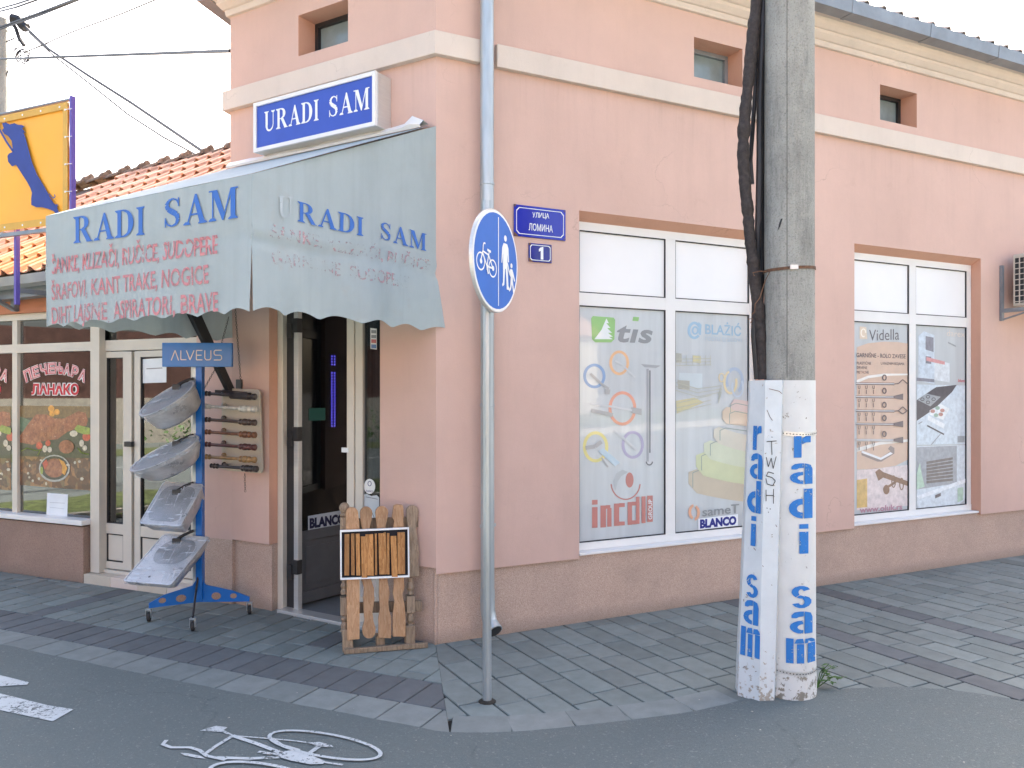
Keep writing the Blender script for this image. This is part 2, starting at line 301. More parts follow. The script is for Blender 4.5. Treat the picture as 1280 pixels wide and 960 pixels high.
class G:
    def __init__(s): s.v = []; s.f = []; s.mi = []; s.m = 0
    def face(s, pts):
        b = len(s.v); s.v += [Vector(p) for p in pts]; s.f.append(tuple(range(b, b + len(pts)))); s.mi.append(s.m); return s
    def raw(s, vs, fs):
        b = len(s.v); s.v += [Vector(p) for p in vs]
        for f in fs: s.f.append(tuple(b + i for i in f)); s.mi.append(s.m)
        return s
    def box8(s, p):       # p: 4 bottom then 4 top
        return s.raw(p, [(0, 3, 2, 1), (4, 5, 6, 7), (0, 1, 5, 4), (1, 2, 6, 5), (2, 3, 7, 6), (3, 0, 4, 7)])
    def fbox(s, fr, u0, u1, o0, o1, z0, z1):
        return s.box8([fr.P(u0, o0, z0), fr.P(u1, o0, z0), fr.P(u1, o1, z0), fr.P(u0, o1, z0), fr.P(u0, o0, z1), fr.P(u1, o0, z1), fr.P(u1, o1, z1), fr.P(u0, o1, z1)])
    def abox(s, c, ax, ay, az):       # centre and three half-axis vectors
        c, ax, ay, az = map(Vector, (c, ax, ay, az))
        return s.box8([c - ax - ay - az, c + ax - ay - az, c + ax + ay - az, c - ax + ay - az, c - ax - ay + az, c + ax - ay + az, c + ax + ay + az, c - ax + ay + az])
    def prism(s, pts, off):
        pts = [Vector(p) for p in pts]; n = len(pts); off = Vector(off)
        return s.raw(pts + [p + off for p in pts], [tuple(range(n)), tuple(range(2 * n - 1, n - 1, -1))] + [(i, i + n, (i + 1) % n + n, (i + 1) % n) for i in range(n)])
    def loft(s, loops, cap=True, closed=True):
        b = len(s.v); n = len(loops[0])
        for L in loops: s.v += [Vector(p) for p in L]
        for k in range(len(loops) - 1):
            for i in range(n if closed else n - 1):
                j = (i + 1) % n; s.f.append((b + k * n + i, b + k * n + j, b + (k + 1) * n + j, b + (k + 1) * n + i)); s.mi.append(s.m)
        if cap:
            s.f.append(tuple(b + i for i in range(n))[::-1]); s.f.append(tuple(b + (len(loops) - 1) * n + i for i in range(n))); s.mi += [s.m, s.m]
        return s
    def tube(s, path, r, n=8):
        path = [Vector(p) for p in path]; loops = []; up = None
        for i, p in enumerate(path):
            t = (path[min(i + 1, len(path) - 1)] - path[max(i - 1, 0)]).normalized()
            if up is None: up = t.orthogonal().normalized()
            up = (up - t * up.dot(t)).normalized(); w = t.cross(up); rr = r[i] if isinstance(r, (list, tuple)) else r
            loops.append([p + up * math.cos(a) * rr + w * math.sin(a) * rr for a in (2 * math.pi * k / n for k in range(n))])
        return s.loft(loops)
    def lathe(s, p0, axis, prof, n=12):     # prof: (distance along axis, radius)
        p0 = Vector(p0); t = Vector(axis).normalized(); a = t.orthogonal().normalized(); b = t.cross(a)
        return s.loft([[p0 + t * d + a * math.cos(q) * r + b * math.sin(q) * r for q in (2 * math.pi * k / n for k in range(n))] for d, r in prof])
    def ppoly(s, fr, o, pts):
        return s.face([fr.P(*ins(fr.px(x, y, o), o)) for x, y in pts])
    def pring(s, fr, o, cx, cy, rx, ry, th, n=28, a0=0, a1=360):
        full = a1 - a0 >= 360; k = n
        for i in range(k):
            q = [R(a0 + (a1 - a0) * (i + j) / k) for j in (0, 1)]
            s.ppoly(fr, o, [(cx + rx * math.cos(q[0]), cy - ry * math.sin(q[0])), (cx + rx * math.cos(q[1]), cy - ry * math.sin(q[1])),
                            (cx + (rx - th) * math.cos(q[1]), cy - (ry - th) * math.sin(q[1])), (cx + (rx - th) * math.cos(q[0]), cy - (ry - th) * math.sin(q[0]))])
        return s
    def pell(s, fr, o, cx, cy, rx, ry, n=20):
        return s.ppoly(fr, o, [(cx + rx * math.cos(2 * math.pi * i / n), cy - ry * math.sin(2 * math.pi * i / n)) for i in range(n)])
    def pline(s, fr, o, pts, w):
        for (x0, y0), (x1, y1) in zip(pts, pts[1:]):
            L = math.hypot(x1 - x0, y1 - y0) or 1; a = -(y1 - y0) / L * w / 2; b = (x1 - x0) / L * w / 2
            s.ppoly(fr, o, [(x0 + a, y0 + b), (x1 + a, y1 + b), (x1 - a, y1 - b), (x0 - a, y0 - b)]); o += .00012
        return s
def ins(uz, o): return (uz[0], o, uz[1])
def root_of(o):
    v = Vector((0, 0, 0))
    while o is not None: v = v + o.location; o = o.parent
    return v
def obj(name, g, mat, parent=None, label=None, kind=None, smooth=False, bevel=0, seg=2, loc=None):
    me = bpy.data.meshes.new(name); off = root_of(parent) + (Vector(loc) if loc else Vector())
    me.from_pydata([tuple(v - off) for v in g.v], [], g.f)
    mats = mat if isinstance(mat, (list, tuple)) else [mat]
    for q in mats: me.materials.append(M[q] if isinstance(q, str) else q)
    if len(mats) > 1: me.polygons.foreach_set('material_index', g.mi)
    me.validate()
    if smooth: me.shade_smooth(); me.set_sharp_from_angle(angle=R(40))
    o = bpy.data.objects.new(name, me); COL.objects.link(o); o.parent = parent
    if loc: o.location = loc
    if label: o['label'] = label
    if kind: o['kind'] = kind
    if bevel:
        # weld so the bevel can run along shared edges
        w = o.modifiers.new('weld', 'WELD'); w.merge_threshold = 1e-5
        b = o.modifiers.new('bevel', 'BEVEL'); b.width = bevel; b.segments = seg; b.limit_method = 'ANGLE'; b.angle_limit = R(40)
    return o
def thing(name, label, cat, loc=(0, 0, 0), group=None):
    o = bpy.data.objects.new(name, None); COL.objects.link(o); o.location = loc; o.empty_display_size = .1
    o['label'] = label; o['category'] = cat
    if group: o['group'] = group
    return o
def tag(o, label, cat, group=None):
    o['label'] = label; o['category'] = cat
    if group: o['group'] = group
    return o
# ---- lettering: outlines of the built-in font as flat mesh, laid by a mapping function
_tc = {}
def glyphs(s, bold=0., shear=0., space=1.):
    k = (s, bold, shear, space)
    if k not in _tc:
        c = bpy.data.curves.new('text', 'FONT'); c.body = s; c.offset = bold; c.shear = shear; c.resolution_u = 3; c.space_character = space
        o = bpy.data.objects.new('text', c); COL.objects.link(o); me = o.to_mesh()
        v = [(q.co.x, q.co.y / .729) for q in me.vertices]; f = [tuple(p.vertices) for p in me.polygons]
        o.to_mesh_clear(); bpy.data.objects.remove(o); bpy.data.curves.remove(c)
        xs = [p[0] for p in v] or [0, 1]; a, b = min(xs), max(xs); _tc[k] = ([((x - a) / (b - a), y) for x, y in v], f)
    return _tc[k]
def text(g, s, fr, o, p0, p1, hpx, bold=0., shear=0., space=1., surf=None, serif=False):
    u0, z0 = fr.px(*p0, o); u1, z1 = fr.px(*p1, o); h = hpx * fr.Y(p0[0], o) / FOC; h1 = hpx * fr.Y(p1[0], o) / FOC
    v, f = serif_glyphs(s) if serif else glyphs(s, bold, shear, space)
    out = []
    for q in v:
        x, y = q[0], q[1]; e = q[2] if len(q) > 2 else 0
        hh = (h + h1) / 2; u = u0 + (u1 - u0) * x; z = z0 + (z1 - z0) * x + y * hh
        out.append((surf or fr.P)(u, o + e * .0004, z))
    g.raw(out, f); return g
def text_map(g, s, fn, **kw):
    v, f = glyphs(s, **kw); g.raw([fn(x, y) for x, y in v], f)
# serif capitals drawn stroke by stroke: thick stems, hairlines, bracketed feet
def serif_glyphs(s):
    V = []; F = []; X = 0.; T = .17; H = .055; SH = .05
    def poly(p, e=0):
        b = len(V); V.extend([(X + x, y, e) for x, y in p]); F.append(tuple(range(b, b + len(p))))
    def rect(x0, x1, y0, y1, e=0): poly([(x0, y0), (x1, y0), (x1, y1), (x0, y1)], e)
    def foot(x, w, y, e=2):          # serif centred on x
        if y < .5: poly([(x - w, 0), (x + w, 0), (x + w, SH * .6), (x + w * .45, SH * 2), (x - w * .45, SH * 2), (x - w, SH * .6)], e)
        else: poly([(x - w, 1), (x - w, 1 - SH * .6), (x - w * .45, 1 - SH * 2), (x + w * .45, 1 - SH * 2), (x + w, 1 - SH * .6), (x + w, 1)], e)
    def arc(cx, cy, rx, ry, a0, a1, wf, n=12, e=1):
        P_ = []
        for i in range(n + 1):
            t = i / n; a = R(a0 + (a1 - a0) * t); w = wf(t); P_.append(((cx + (rx) * math.cos(a), cy + ry * math.sin(a)), (cx + (rx - w) * math.cos(a), cy + (ry - min(w, .09)) * math.sin(a))))
        for i in range(n): poly([P_[i][0], P_[i + 1][0], P_[i + 1][1], P_[i][1]], e)
    for ch in s:
        if ch == ' ': X += .55; continue
        if ch == 'I': rect(.1, .1 + T, 0, 1); foot(.1 + T / 2, .17, 0); foot(.1 + T / 2, .17, 1); w = .4
        elif ch == 'U':
            rect(.1, .1 + T, .3, 1); rect(.66, .66 + H, .3, 1, 0); foot(.18, .17, 1); foot(.69, .14, 1)
            arc(.405, .32, .31, .34, 180, 360, lambda t: T * (1 - t) + H * t); w = .86
        elif ch == 'D':
            rect(.1, .1 + T, 0, 1); foot(.15, .15, 0); foot(.15, .15, 1); rect(.2, .38, 0, .06, 3); rect(.2, .38, .94, 1, 3)
            arc(.36, .5, .44, .5, -90, 90, lambda t: H + T * math.sin(math.pi * t)); w = .84
        elif ch == 'R':
            rect(.1, .1 + T, 0, 1); foot(.17, .17, 0); foot(.15, .15, 1); rect(.2, .4, .94, 1, 3); rect(.2, .42, .46, .51, 3)
            arc(.38, .735, .33, .265, -90, 90, lambda t: H + T * .9 * math.sin(math.pi * t)); poly([(.36, .48), (.56, .48), (.86, .0), (.64, .0)], 4); rect(.62, .9, 0, .04, 5); w = .88
        elif ch == 'A':
            poly([(.12, 0), (.18, 0), (.47, .92), (.43, 1)]); poly([(.43, 1), (.50, 1), (.82, 0), (.62, 0), (.4, .8)], 1); rect(.24, .66, .3, .36, 3); foot(.14, .13, 0, 4); foot(.73, .17, 0, 4); w = .88
        elif ch == 'M':
            rect(.13, .18, 0, 1); poly([(.1, 1), (.32, 1), (.6, .18), (.5, 0)], 1); poly([(.5, 0), (.55, 0), (.86, 1), (.8, 1)], 2); rect(.8, .8 + T, 0, 1, 3)
            foot(.155, .14, 0, 4); foot(.885, .17, 0, 4); rect(.02, .2, .95, 1, 5); rect(.88, 1.06, .95, 1, 5); w = 1.08
        elif ch == 'S':
            pts = [(.62, .76, .04), (.55, .9, .06), (.4, .965, .05), (.24, .9, .1), (.16, .76, .15), (.22, .62, .17), (.38, .52, .19), (.54, .42, .18), (.6, .26, .15), (.54, .1, .1), (.36, .035, .05), (.2, .1, .06), (.12, .26, .04)]
            for i, ((x0, y0, w0), (x1, y1, w1)) in enumerate(zip(pts, pts[1:])):
                L = math.hypot(x1 - x0, y1 - y0); nx, ny = -(y1 - y0) / L, (x1 - x0) / L
                poly([(x0 + nx * w0 / 2, y0 + ny * w0 / 2), (x1 + nx * w1 / 2, y1 + ny * w1 / 2), (x1 - nx * w1 / 2, y1 - ny * w1 / 2), (x0 - nx * w0 / 2, y0 - ny * w0 / 2)], i % 3 + .3)
            rect(.6, .645, .68, .98, 4); rect(.095, .14, .02, .34, 4); w = .74
        X += w + .06
    a = min(p[0] for p in V); b = max(p[0] for p in V)
    return [((x - a) / (b - a), y, e) for x, y, e in V], F

# ------------------------------------------------------------------ the places: three street fronts
C0 = gp(545, 807.5)
A = Fr(C0, (-1650, 1000)); B = Fr(C0, (1979, 1000))
UA = 2.045
AE = A.P(UA, 0, 0); NF = Fr(AE, (-2240, 1000))
CB = Fr(AE, (263, 1000))                         # hidden left side of the corner building
cb_n = Vector((-CB.d.y, CB.d.x, 0))
BL = 9.0
BE = B.P(BL, 0, 0)
# ------------------------------------------------------------------ ground
g = G(); g.face([(-400, -400, -.06), (400, -400, -.06), (400, 400, -.06), (-400, 400, -.06)]); obj('ground', g, 'road', kind='structure')
g = G(); bedp = [(-9, 9), (-9, 4.5), (-3.4, 4.5), (0, 3.7), (6, 3.7), (12, 6), (12, 13), (4, 14)]
g.face([(x, y, -.014) for x, y in bedp]); obj('paving_bed', g, 'joint', kind='structure')
# cycle path: its kerb-side edge, traced from the joints' real positions
def ground_curve(pts, step=.08):
    out = []; q = [gp(*p) for p in pts]; n = len(q)
    for i in range(n - 1):
        p0, p1, p2, p3 = q[max(i - 1, 0)], q[i], q[i + 1], q[min(i + 2, n - 1)]
        k = max(1, int((p2 - p1).length / step))
        for j in range(k):
            t = j / k; out.append(.5 * ((2 * p1) + (p2 - p0) * t + (2 * p0 - 5 * p1 + 4 * p2 - p3) * t * t + (3 * p1 - p0 - 3 * p2 + p3) * t ** 3))
    return out + [q[-1]]
edge = ground_curve([(-160, 790), (0, 807), (46, 816), (162, 840), (294, 866.5), (395, 886), (506, 907), (562, 916.5), (640, 916), (700, 911), (790, 901), (870, 890), (925, 877), (975, 868), (1019, 868), (1060, 862), (1130, 860), (1200, 865), (1280, 878), (1420, 912)])
g = G(); n = len(edge)
for i in range(n - 1):
    a, b = edge[i], edge[i + 1]; a = a + Vector((0, noise.noise(a * 7) * .012, 0)); b = b + Vector((0, noise.noise(b * 7) * .012, 0)); yb = -7.0
    g.raw([(a.x, a.y, .006), (b.x, b.y, .006), (b.x * 1.0, yb, .006), (a.x, yb, .006), (a.x, a.y, -.03), (b.x, b.y, -.03)], [(0, 3, 2, 1), (0, 1, 5, 4)])
g.face([(edge[0].x, edge[0].y, .006), (-30, edge[0].y + 6, .006), (-30, -7, .006), (edge[0].x, -7, .006)])
g.face([(edge[-1].x, edge[-1].y, .006), (edge[-1].x, -7, .006), (30, -7, .006), (30, edge[-1].y + 10, .006)])
path = obj('cycle_path', g, 'asphalt', kind='structure')
# painted marks
GR = .0105
def gpoly(g, pts, z=GR):
    g.face([gp(x, y) + Vector((0, 0, z)) for x, y in pts][::-1])
def gline(g, pts, w, z=GR):
    q = [gp(x, y) for x, y in pts]
    for i in range(len(q)): q[i].z = z
    L = []
    for i, p in enumerate(q):
        t = (q[min(i + 1, len(q) - 1)] - q[max(i - 1, 0)]).normalized(); s_ = Vector((-t.y, t.x, 0)); ww = w[i] if isinstance(w, list) else w
        L.append((p - s_ * ww / 2, p + s_ * ww / 2))
    for a, b in zip(L, L[1:]): g.face([a[0], b[0], b[1], a[1]])
g = G(); gpoly(g, [(-60, 853), (0, 869), (60, 884), (92, 889), (66, 904), (0, 890), (-60, 878)]); obj('lane_stripe', g, 'road_paint', path)
g = G(); gpoly(g, [(-60, 834), (0, 846), (36, 855), (34, 858), (0, 860), (-60, 862)]); obj('arrow_mark', g, 'road_paint', path)
g = G()
def q7(x, y): return (200 + x * .2344, 880 + y * .2344)
K7 = lambda pts: [q7(*p) for p in pts]
gpoly(g, K7([(210, 153), (300, 127), (360, 135), (325, 160), (270, 157)]))
gline(g, K7([(325, 150), (385, 180)]), 0.0158, GR + .0004); gline(g, K7([(385, 183), (300, 235), (245, 275)]), 0.0216, GR + .0008)
gline(g, K7([(385, 180), (520, 225), (650, 275)]), 0.0252, GR + .0012); gline(g, K7([(400, 182), (560, 195), (700, 207), (820, 222)]), 0.0101, GR + .0016)
gline(g, K7([(35, 205), (15, 228), (60, 245), (160, 245), (210, 260), (250, 290), (350, 312)]), 0.0202, GR + .002)
gpoly(g, K7([(108, 272), (150, 275), (215, 288), (243, 303), (190, 298), (130, 285)]), GR)
gline(g, K7([(300, 300), (480, 305), (640, 297)]), 0.0252, GR + .0024); gline(g, K7([(525, 268), (560, 275), (640, 285)]), 0.0202, GR + .0028)
gpoly(g, K7([(640, 270), (700, 262), (800, 285), (880, 320), (870, 335), (800, 337), (700, 318), (635, 298)]), GR + .0032)
gline(g, K7([(780, 290), (860, 232)]), 0.0252, GR + .0036); gpoly(g, K7([(790, 222), (850, 218), (915, 235), (925, 245), (890, 245), (830, 237)]), GR + .004)
gline(g, K7([(870, 322), (975, 337)]), 0.0144, GR + .0006)
def gell(g, cx, cy, rx, ry, rot, w, z, a0=0, a1=360, n=48):   # ellipse in pixel space
    pts = []
    for i in range(n + 1):
        a = R(a0 + (a1 - a0) * i / n); x, y = rx * math.cos(a), ry * math.sin(a); c, s_ = math.cos(R(rot)), math.sin(R(rot)); pts.append(q7(cx + x * c - y * s_, cy + x * s_ + y * c))
    gline(g, pts, w, z)
gell(g, 880, 235, 300, 62, 9.5, .02, GR + .0044)
gline(g, K7([(600, 200), (650, 235), (745, 262)]), 0.0158, GR + .0048)
gell(g, 560, 420, 300, 82, 9.5, .022, GR + .0052)
obj('bicycle_symbol', g, 'road_paint', path)
g = G(); g.face([(-30, -3.2, .0105), (30, -3.2, .0105), (30, -3.05, .0105), (-30, -3.05, .0105)]); obj('lane_line', g, 'road_paint', path)

# paving stones --------------------------------------------------
def clip(poly, a, b):       # keep the part of a convex polygon left of a->b
    out = []; n = len(poly)
    side = lambda p: (b[0] - a[0]) * (p[1] - a[1]) - (b[1] - a[1]) * (p[0] - a[0])
    for i in range(n):
        p, q = poly[i], poly[(i + 1) % n]; sp, sq = side(p), side(q)
        if sp >= 0: out.append(p)
        if (sp >= 0) != (sq >= 0): t = sp / (sp - sq); out.append((p[0] + (q[0] - p[0]) * t, p[1] + (q[1] - p[1]) * t))
    return out
def stone_mesh(poly, name):     # poly around its own centre, chamfered top, straight sides
    n = len(poly); ins_ = []
    for p in poly:
        L = math.hypot(*p) or 1; ins_.append((p[0] * (1 - .0055 / L), p[1] * (1 - .0055 / L)))
    v = [(x, y, 0) for x, y in ins_] + [(x, y, -.004) for x, y in poly] + [(x, y, -.045) for x, y in poly]
    f = [tuple(range(n))] + [(i, i + n, (i + 1) % n + n, (i + 1) % n) for i in range(n)] + [(i + n, i + 2 * n, (i + 1) % n + 2 * n, (i + 1) % n + n) for i in range(n)]
    me = bpy.data.meshes.new(name); me.from_pydata(v, [], f); return me
_sm = {}
pav_r = bpy.data.objects.new('pavement', None); pav_r['kind'] = 'structure'; COL.objects.link(pav_r)
pav_l = bpy.data.objects.new('pavement', None); pav_l['kind'] = 'structure'; COL.objects.link(pav_l)
cnt = {}
def put_stone(parent, poly, mat, key=None, ang=0, dz=0., name='paving_stone'):
    cx = sum(p[0] for p in poly) / len(poly); cy = sum(p[1] for p in poly) / len(poly)
    if key:
        k = (key, mat)
        if k not in _sm:
            c, s_ = math.cos(-ang), math.sin(-ang); me = stone_mesh([((x - cx) * c - (y - cy) * s_, (x - cx) * s_ + (y - cy) * c) for x, y in poly], name); me.materials.append(M[mat]); _sm[k] = me
        me = _sm[k]; rz = ang
    else: me = stone_mesh([(x - cx, y - cy) for x, y in poly], name); me.materials.append(M[mat]); rz = 0
    o = bpy.data.objects.new(name, me); COL.objects.link(o); o.parent = parent
    o.location = (cx, cy, dz + random.uniform(-.0018, .0012)); o.rotation_euler = (random.uniform(-.004, .004), random.uniform(-.004, .004), rz)
    cnt[parent.name] = cnt.get(parent.name, 0) + 1
def visible(p, m=60):
    if p[1] < 2.5: return False
    x = CX + FOC * p[0] / p[1]; y = HY + FOC * EYE / p[1]
    return -m < x < 1280 + m and y < 960 + m
SEAM0 = (C0.x, C0.y); s1 = gp(562, 917); SEAM1 = (s1.x, s1.y)
def field(parent, O, du, dv, u0, u1, v0, v1, w, clips, matf, dz=0., lens=(.3, .4), gap=.012, keep=None, stag=True):
    """columns w wide run along dv, stacked along du"""
    ang = math.atan2(du.y, du.x); i = 0; u = u0
    while u < u1:
        v = v0 - (random.choice((0, .1, .2, .05, .15)) if stag else 0); i += 1
        while v < v1 - .02:
            L = random.choice(lens); mat = matf(u, v)
            q = [(O + du * a + dv * b) for a, b in ((u + gap / 2, v + gap / 2), (u + w - gap / 2, v + gap / 2), (u + w - gap / 2, v + L - gap / 2), (u + gap / 2, v + L - gap / 2))]
            poly = [(p.x, p.y) for p in q]
            ar = sum(poly[k][0] * poly[(k + 1) % 4][1] - poly[(k + 1) % 4][0] * poly[k][1] for k in range(4))
            if ar < 0: poly = poly[::-1]
            c = (sum(p[0] for p in poly) / 4, sum(p[1] for p in poly) / 4)
            if visible(c) and (keep is None or keep(c)):
                full = list(poly)
                for a, b in clips: full = clip(full, a, b) if full else full
                if len(full) >= 3:
                    area = sum(full[k][0] * full[(k + 1) % len(full)][1] - full[(k + 1) % len(full)][0] * full[k][1] for k in range(len(full))) / 2
                    if area > .0015:
                        same = len(full) == 4 and all(abs(p[0] - q_[0]) + abs(p[1] - q_[1]) < 1e-9 for p, q_ in zip(full, poly))
                        put_stone(parent, full, mat, ('f', round(w, 3), L) if same else None, ang, dz)
            v += L
        u += w
def wall_side(c, fr, m=.25): return (Vector((c[0], c[1], 0)) - fr.O).dot(fr.n) > -m
def edge_y(x):
    for a, b in zip(edge, edge[1:]):
        if a.x <= x <= b.x: return a.y + (b.y - a.y) * (x - a.x) / ((b.x - a.x) or 1)
    return edge[0].y if x < edge[0].x else edge[-1].y
# right of the seam
dr = Vector((-.468, .884, 0)).normalized(); du_ = Vector((.884, .468, 0)).normalized()
ku = lambda x, y: (gp(x, y) - C0).dot(du_)
d1, d2 = ku(1150, 827), ku(1158, 769)
def mat_r(u, v): return 'paver_dark' if abs(u + .0925 - d1) < .0926 or abs(u + .0925 - d2) < .0926 else 'paver'
off_ = (d1 - .0925) % .185
field(pav_r, C0, du_, dr, -1.11 + off_, 9, -3.4, 1.4, .185, [(SEAM0, SEAM1)], mat_r, lens=(.28, .37, .37), keep=lambda c: wall_side(c, B, .3) and c[1] > edge_y(c[0]) - (-.04 if c[0] < 1.2 else .12) and c[0] > SEAM1[0] - .35)
run = [p for p in edge if SEAM1[0] - .02 <= p.x <= gp(925, 877).x + .25]
acc = 0.; marks = [0]
for i in range(1, len(run)):
    acc += (run[i] - run[i - 1]).length
    if acc >= .3: marks.append(i); acc = 0
for a, b in zip(marks, marks[1:]):
    seg = run[a:b + 1]; t = (seg[-1] - seg[0]).normalized(); nn = Vector((-t.y, t.x, 0)); p0 = seg[0] + t * .004; p1 = seg[-1] - t * .004
    poly = [p0 - nn * .03, p1 - nn * .03, p1 + nn * .205, p0 + nn * .205]
    put_stone(pav_r, [(p.x, p.y) for p in poly], 'paver_kerb', dz=.003)
# left of the seam: kerb row, dark row, then the field
OL = gp(562, 917); dL = Vector((-.914, .405, 0)).normalized(); dV = Vector((.405, .914, 0)).normalized()
field(pav_l, OL, dL, dV, -.1, 5.2, -.03, .2, .27, [(SEAM1, SEAM0)], lambda u, v: 'paver_kerb', .003, (.278,), keep=lambda c: True, stag=False)
field(pav_l, OL, dL, dV, -.1, 5.2, .25, .5, .175, [(SEAM1, SEAM0)], lambda u, v: 'paver_dark', 0, (.34,), keep=lambda c: True, stag=False)
field(pav_l, OL, dL, dV, -.9, 5.6, .59, 2.6, .175, [(SEAM1, SEAM0), (tuple((OL + dV * .593 + dL * 9)[:2]), tuple((OL + dV * .593 - dL * 9)[:2]))], lambda u, v: 'paver_dark' if abs(u - 3.85) < .06 or random.random() < .03 else 'paver', 0, (.34, .3, .38), keep=lambda c: wall_side(c, A, .3) and wall_side(c, NF, .3))
# ------------------------------------------------------------------ helpers for walls and frames
def wall_face(g, fr, o, us, zs, holes, thick, soffit=0.):
    """front skin with openings, their reveals and a back skin"""
    cu = sorted(set([us[0], us[1]] + [h[0] for h in holes] + [h[1] for h in holes])); cz = sorted(set([zs[0], zs[1]] + [h[2] for h in holes] + [h[3] for h in holes]))
    inh = lambda u, z: any(h[0] < u < h[1] and h[2] < z < h[3] for h in holes)
    for oo in (o, o - thick):
        for a, b in zip(cu, cu[1:]):
            for c, d in zip(cz, cz[1:]):
                if not inh((a + b) / 2, (c + d) / 2) and d <= zs[1] + 1e-6 and c >= zs[0] - 1e-6:
                    q = [fr.P(a, oo, c), fr.P(b, oo, c), fr.P(b, oo, d), fr.P(a, oo, d)]; g.face(q)
    for h in holes:
        a, b, c, d = h[:4]; r = h[4]; sf = h[5] if len(h) > 5 else 0
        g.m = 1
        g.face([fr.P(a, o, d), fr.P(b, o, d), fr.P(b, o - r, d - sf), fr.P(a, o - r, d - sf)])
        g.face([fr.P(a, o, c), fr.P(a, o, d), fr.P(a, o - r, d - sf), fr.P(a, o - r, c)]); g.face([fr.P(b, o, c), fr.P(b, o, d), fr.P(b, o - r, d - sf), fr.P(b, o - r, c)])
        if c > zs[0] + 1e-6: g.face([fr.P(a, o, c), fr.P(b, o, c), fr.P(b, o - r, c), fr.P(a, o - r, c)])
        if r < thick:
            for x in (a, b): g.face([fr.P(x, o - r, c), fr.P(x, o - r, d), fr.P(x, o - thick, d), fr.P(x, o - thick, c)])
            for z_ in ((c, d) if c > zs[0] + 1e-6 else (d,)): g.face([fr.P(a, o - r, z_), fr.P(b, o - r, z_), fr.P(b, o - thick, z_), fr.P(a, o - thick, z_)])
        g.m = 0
def sweep(g, path, prof, closed=False):
    """path: ground points (street side on the right when walking), mitred; prof: (out, z)"""
    n = len(path); loops = []
    for i, p in enumerate(path):
        ds = []
        if i > 0: ds.append((path[i] - path[i - 1]).normalized())
        if i < n - 1: ds.append((path[i + 1] - path[i]).normalized())
        ns = [Vector((d.y, -d.x, 0)) for d in ds]
        m_ = ns[0] if len(ns) == 1 else (ns[0] + ns[1]) / (1 + ns[0].dot(ns[1]))
        loops.append([p + m_ * o + Vector((0, 0, z)) for o, z in prof])
    g.loft(loops, cap=True)
def flat(v): return Vector((v.x, v.y, 0))
# ------------------------------------------------------------------ the corner shop
shop = thing('shop_building', 'pink rendered corner shop with cream string course and granite-coloured plinth', 'building', C0)
TH = .22
# wall B (the long side)
WIN = [(1.121, 2.925, .50, 3.03), (4.003, 5.804, .50, 3.03)]
ATT = [(2.186, 2.689, 4.2, 4.515), (4.338, 4.844, 4.19, 4.512), (6.75, 7.25, 4.19, 4.512)]
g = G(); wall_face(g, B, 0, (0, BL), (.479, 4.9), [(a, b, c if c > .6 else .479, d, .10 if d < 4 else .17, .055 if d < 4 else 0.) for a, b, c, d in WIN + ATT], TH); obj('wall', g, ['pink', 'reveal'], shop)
# wall A (entrance side)
AW = [(.786, 1.285, 4.226, 4.533)]
DU0, DU1, DZ = .487, 1.60, 2.55
g = G(); wall_face(g, A, 0, (0, UA), (.52, 4.9), [(DU0, DU1, .52, DZ, .12, 0), (.786, 1.285, 4.226, 4.533, .17, 0)], TH); obj('wall', g, ['pink', 'reveal'], shop)
g = G(); g.face([CB.P(0, 0, 0), CB.P(8, 0, 0), CB.P(8, 0, 4.9), CB.P(0, 0, 4.9)]); obj('wall', g, 'pink', shop)
# plinths, a little behind the render
PO = -.028
g = G(); g.fbox(B, -.0, BL, PO - .18, PO, 0, .476); 
obj('plinth', g, 'plinth', shop)
for a, b in ((.006, DU0), (DU1, UA)):
    g = G(); g.fbox(A, a, b, PO - .18, PO, 0, .517); obj('plinth', g, 'plinth', shop)
for a, b in ((WIN[0][0] + .01, WIN[0][1] - .01), (WIN[1][0] + .01, WIN[1][1] - .01)):
    g = G(); g.fbox(B, a, b, -.2, PO, .4762, .50); obj('plinth', g, 'plinth', shop)
# string course
g = G(); g.fbox(B, .433, BL, 0, .045, 3.942, 4.10); obj('string_course', g, 'cream', shop, bevel=.004)
cp = [B.P(.305, 0, 0), C0.copy(), A.P(UA, 0, 0), CB.P(1, 0, 0)]
cp = [flat(p) for p in cp][::-1]
def outpath(g, pts, prof): sweep(g, pts, prof)
g = G(); sweep(g, cp, [(.0, 3.945), (.05, 3.945), (.05, 4.10), (.0, 4.11)]); obj('string_course', g, 'cream', shop, bevel=.004)
# cornice in four steps, then gutter, eaves and roof
cpath = [flat(CB.P(8, 0, 0)), flat(AE), flat(C0), flat(BE)]
prof = [(0, 4.70), (.025, 4.703), (.032, 4.72), (.034, 4.745), (.05, 4.75), (.07, 4.77), (.085, 4.785), (.088, 4.81), (.105, 4.815), (.13, 4.84), (.14, 4.86), (.143, 4.885), (.19, 4.89), (.19, 4.9), (.0, 4.9)]
g = G(); sweep(g, cpath, prof); obj('cornice', g, 'cream', shop, smooth=False)
g = G(); sweep(g, cpath, [(.0, 4.902), (.25, 4.902), (.25, 4.93), (0, 4.97)]); obj('eaves_board', g, 'gutter', shop)
gprof = [(.195, 4.875), (.315, 4.875), (.325, 4.985), (.318, 4.985), (.308, 4.883), (.202, 4.883), (.197, 4.96), (.19, 4.96)]
def gut(pts, name='gutter'):
    g = G(); sweep(g, pts, gprof); return obj(name, g, 'gutter', shop)
cuts = [.0, 1.9, 3.62, 4.62, 5.6, 6.6, 7.8, BL]
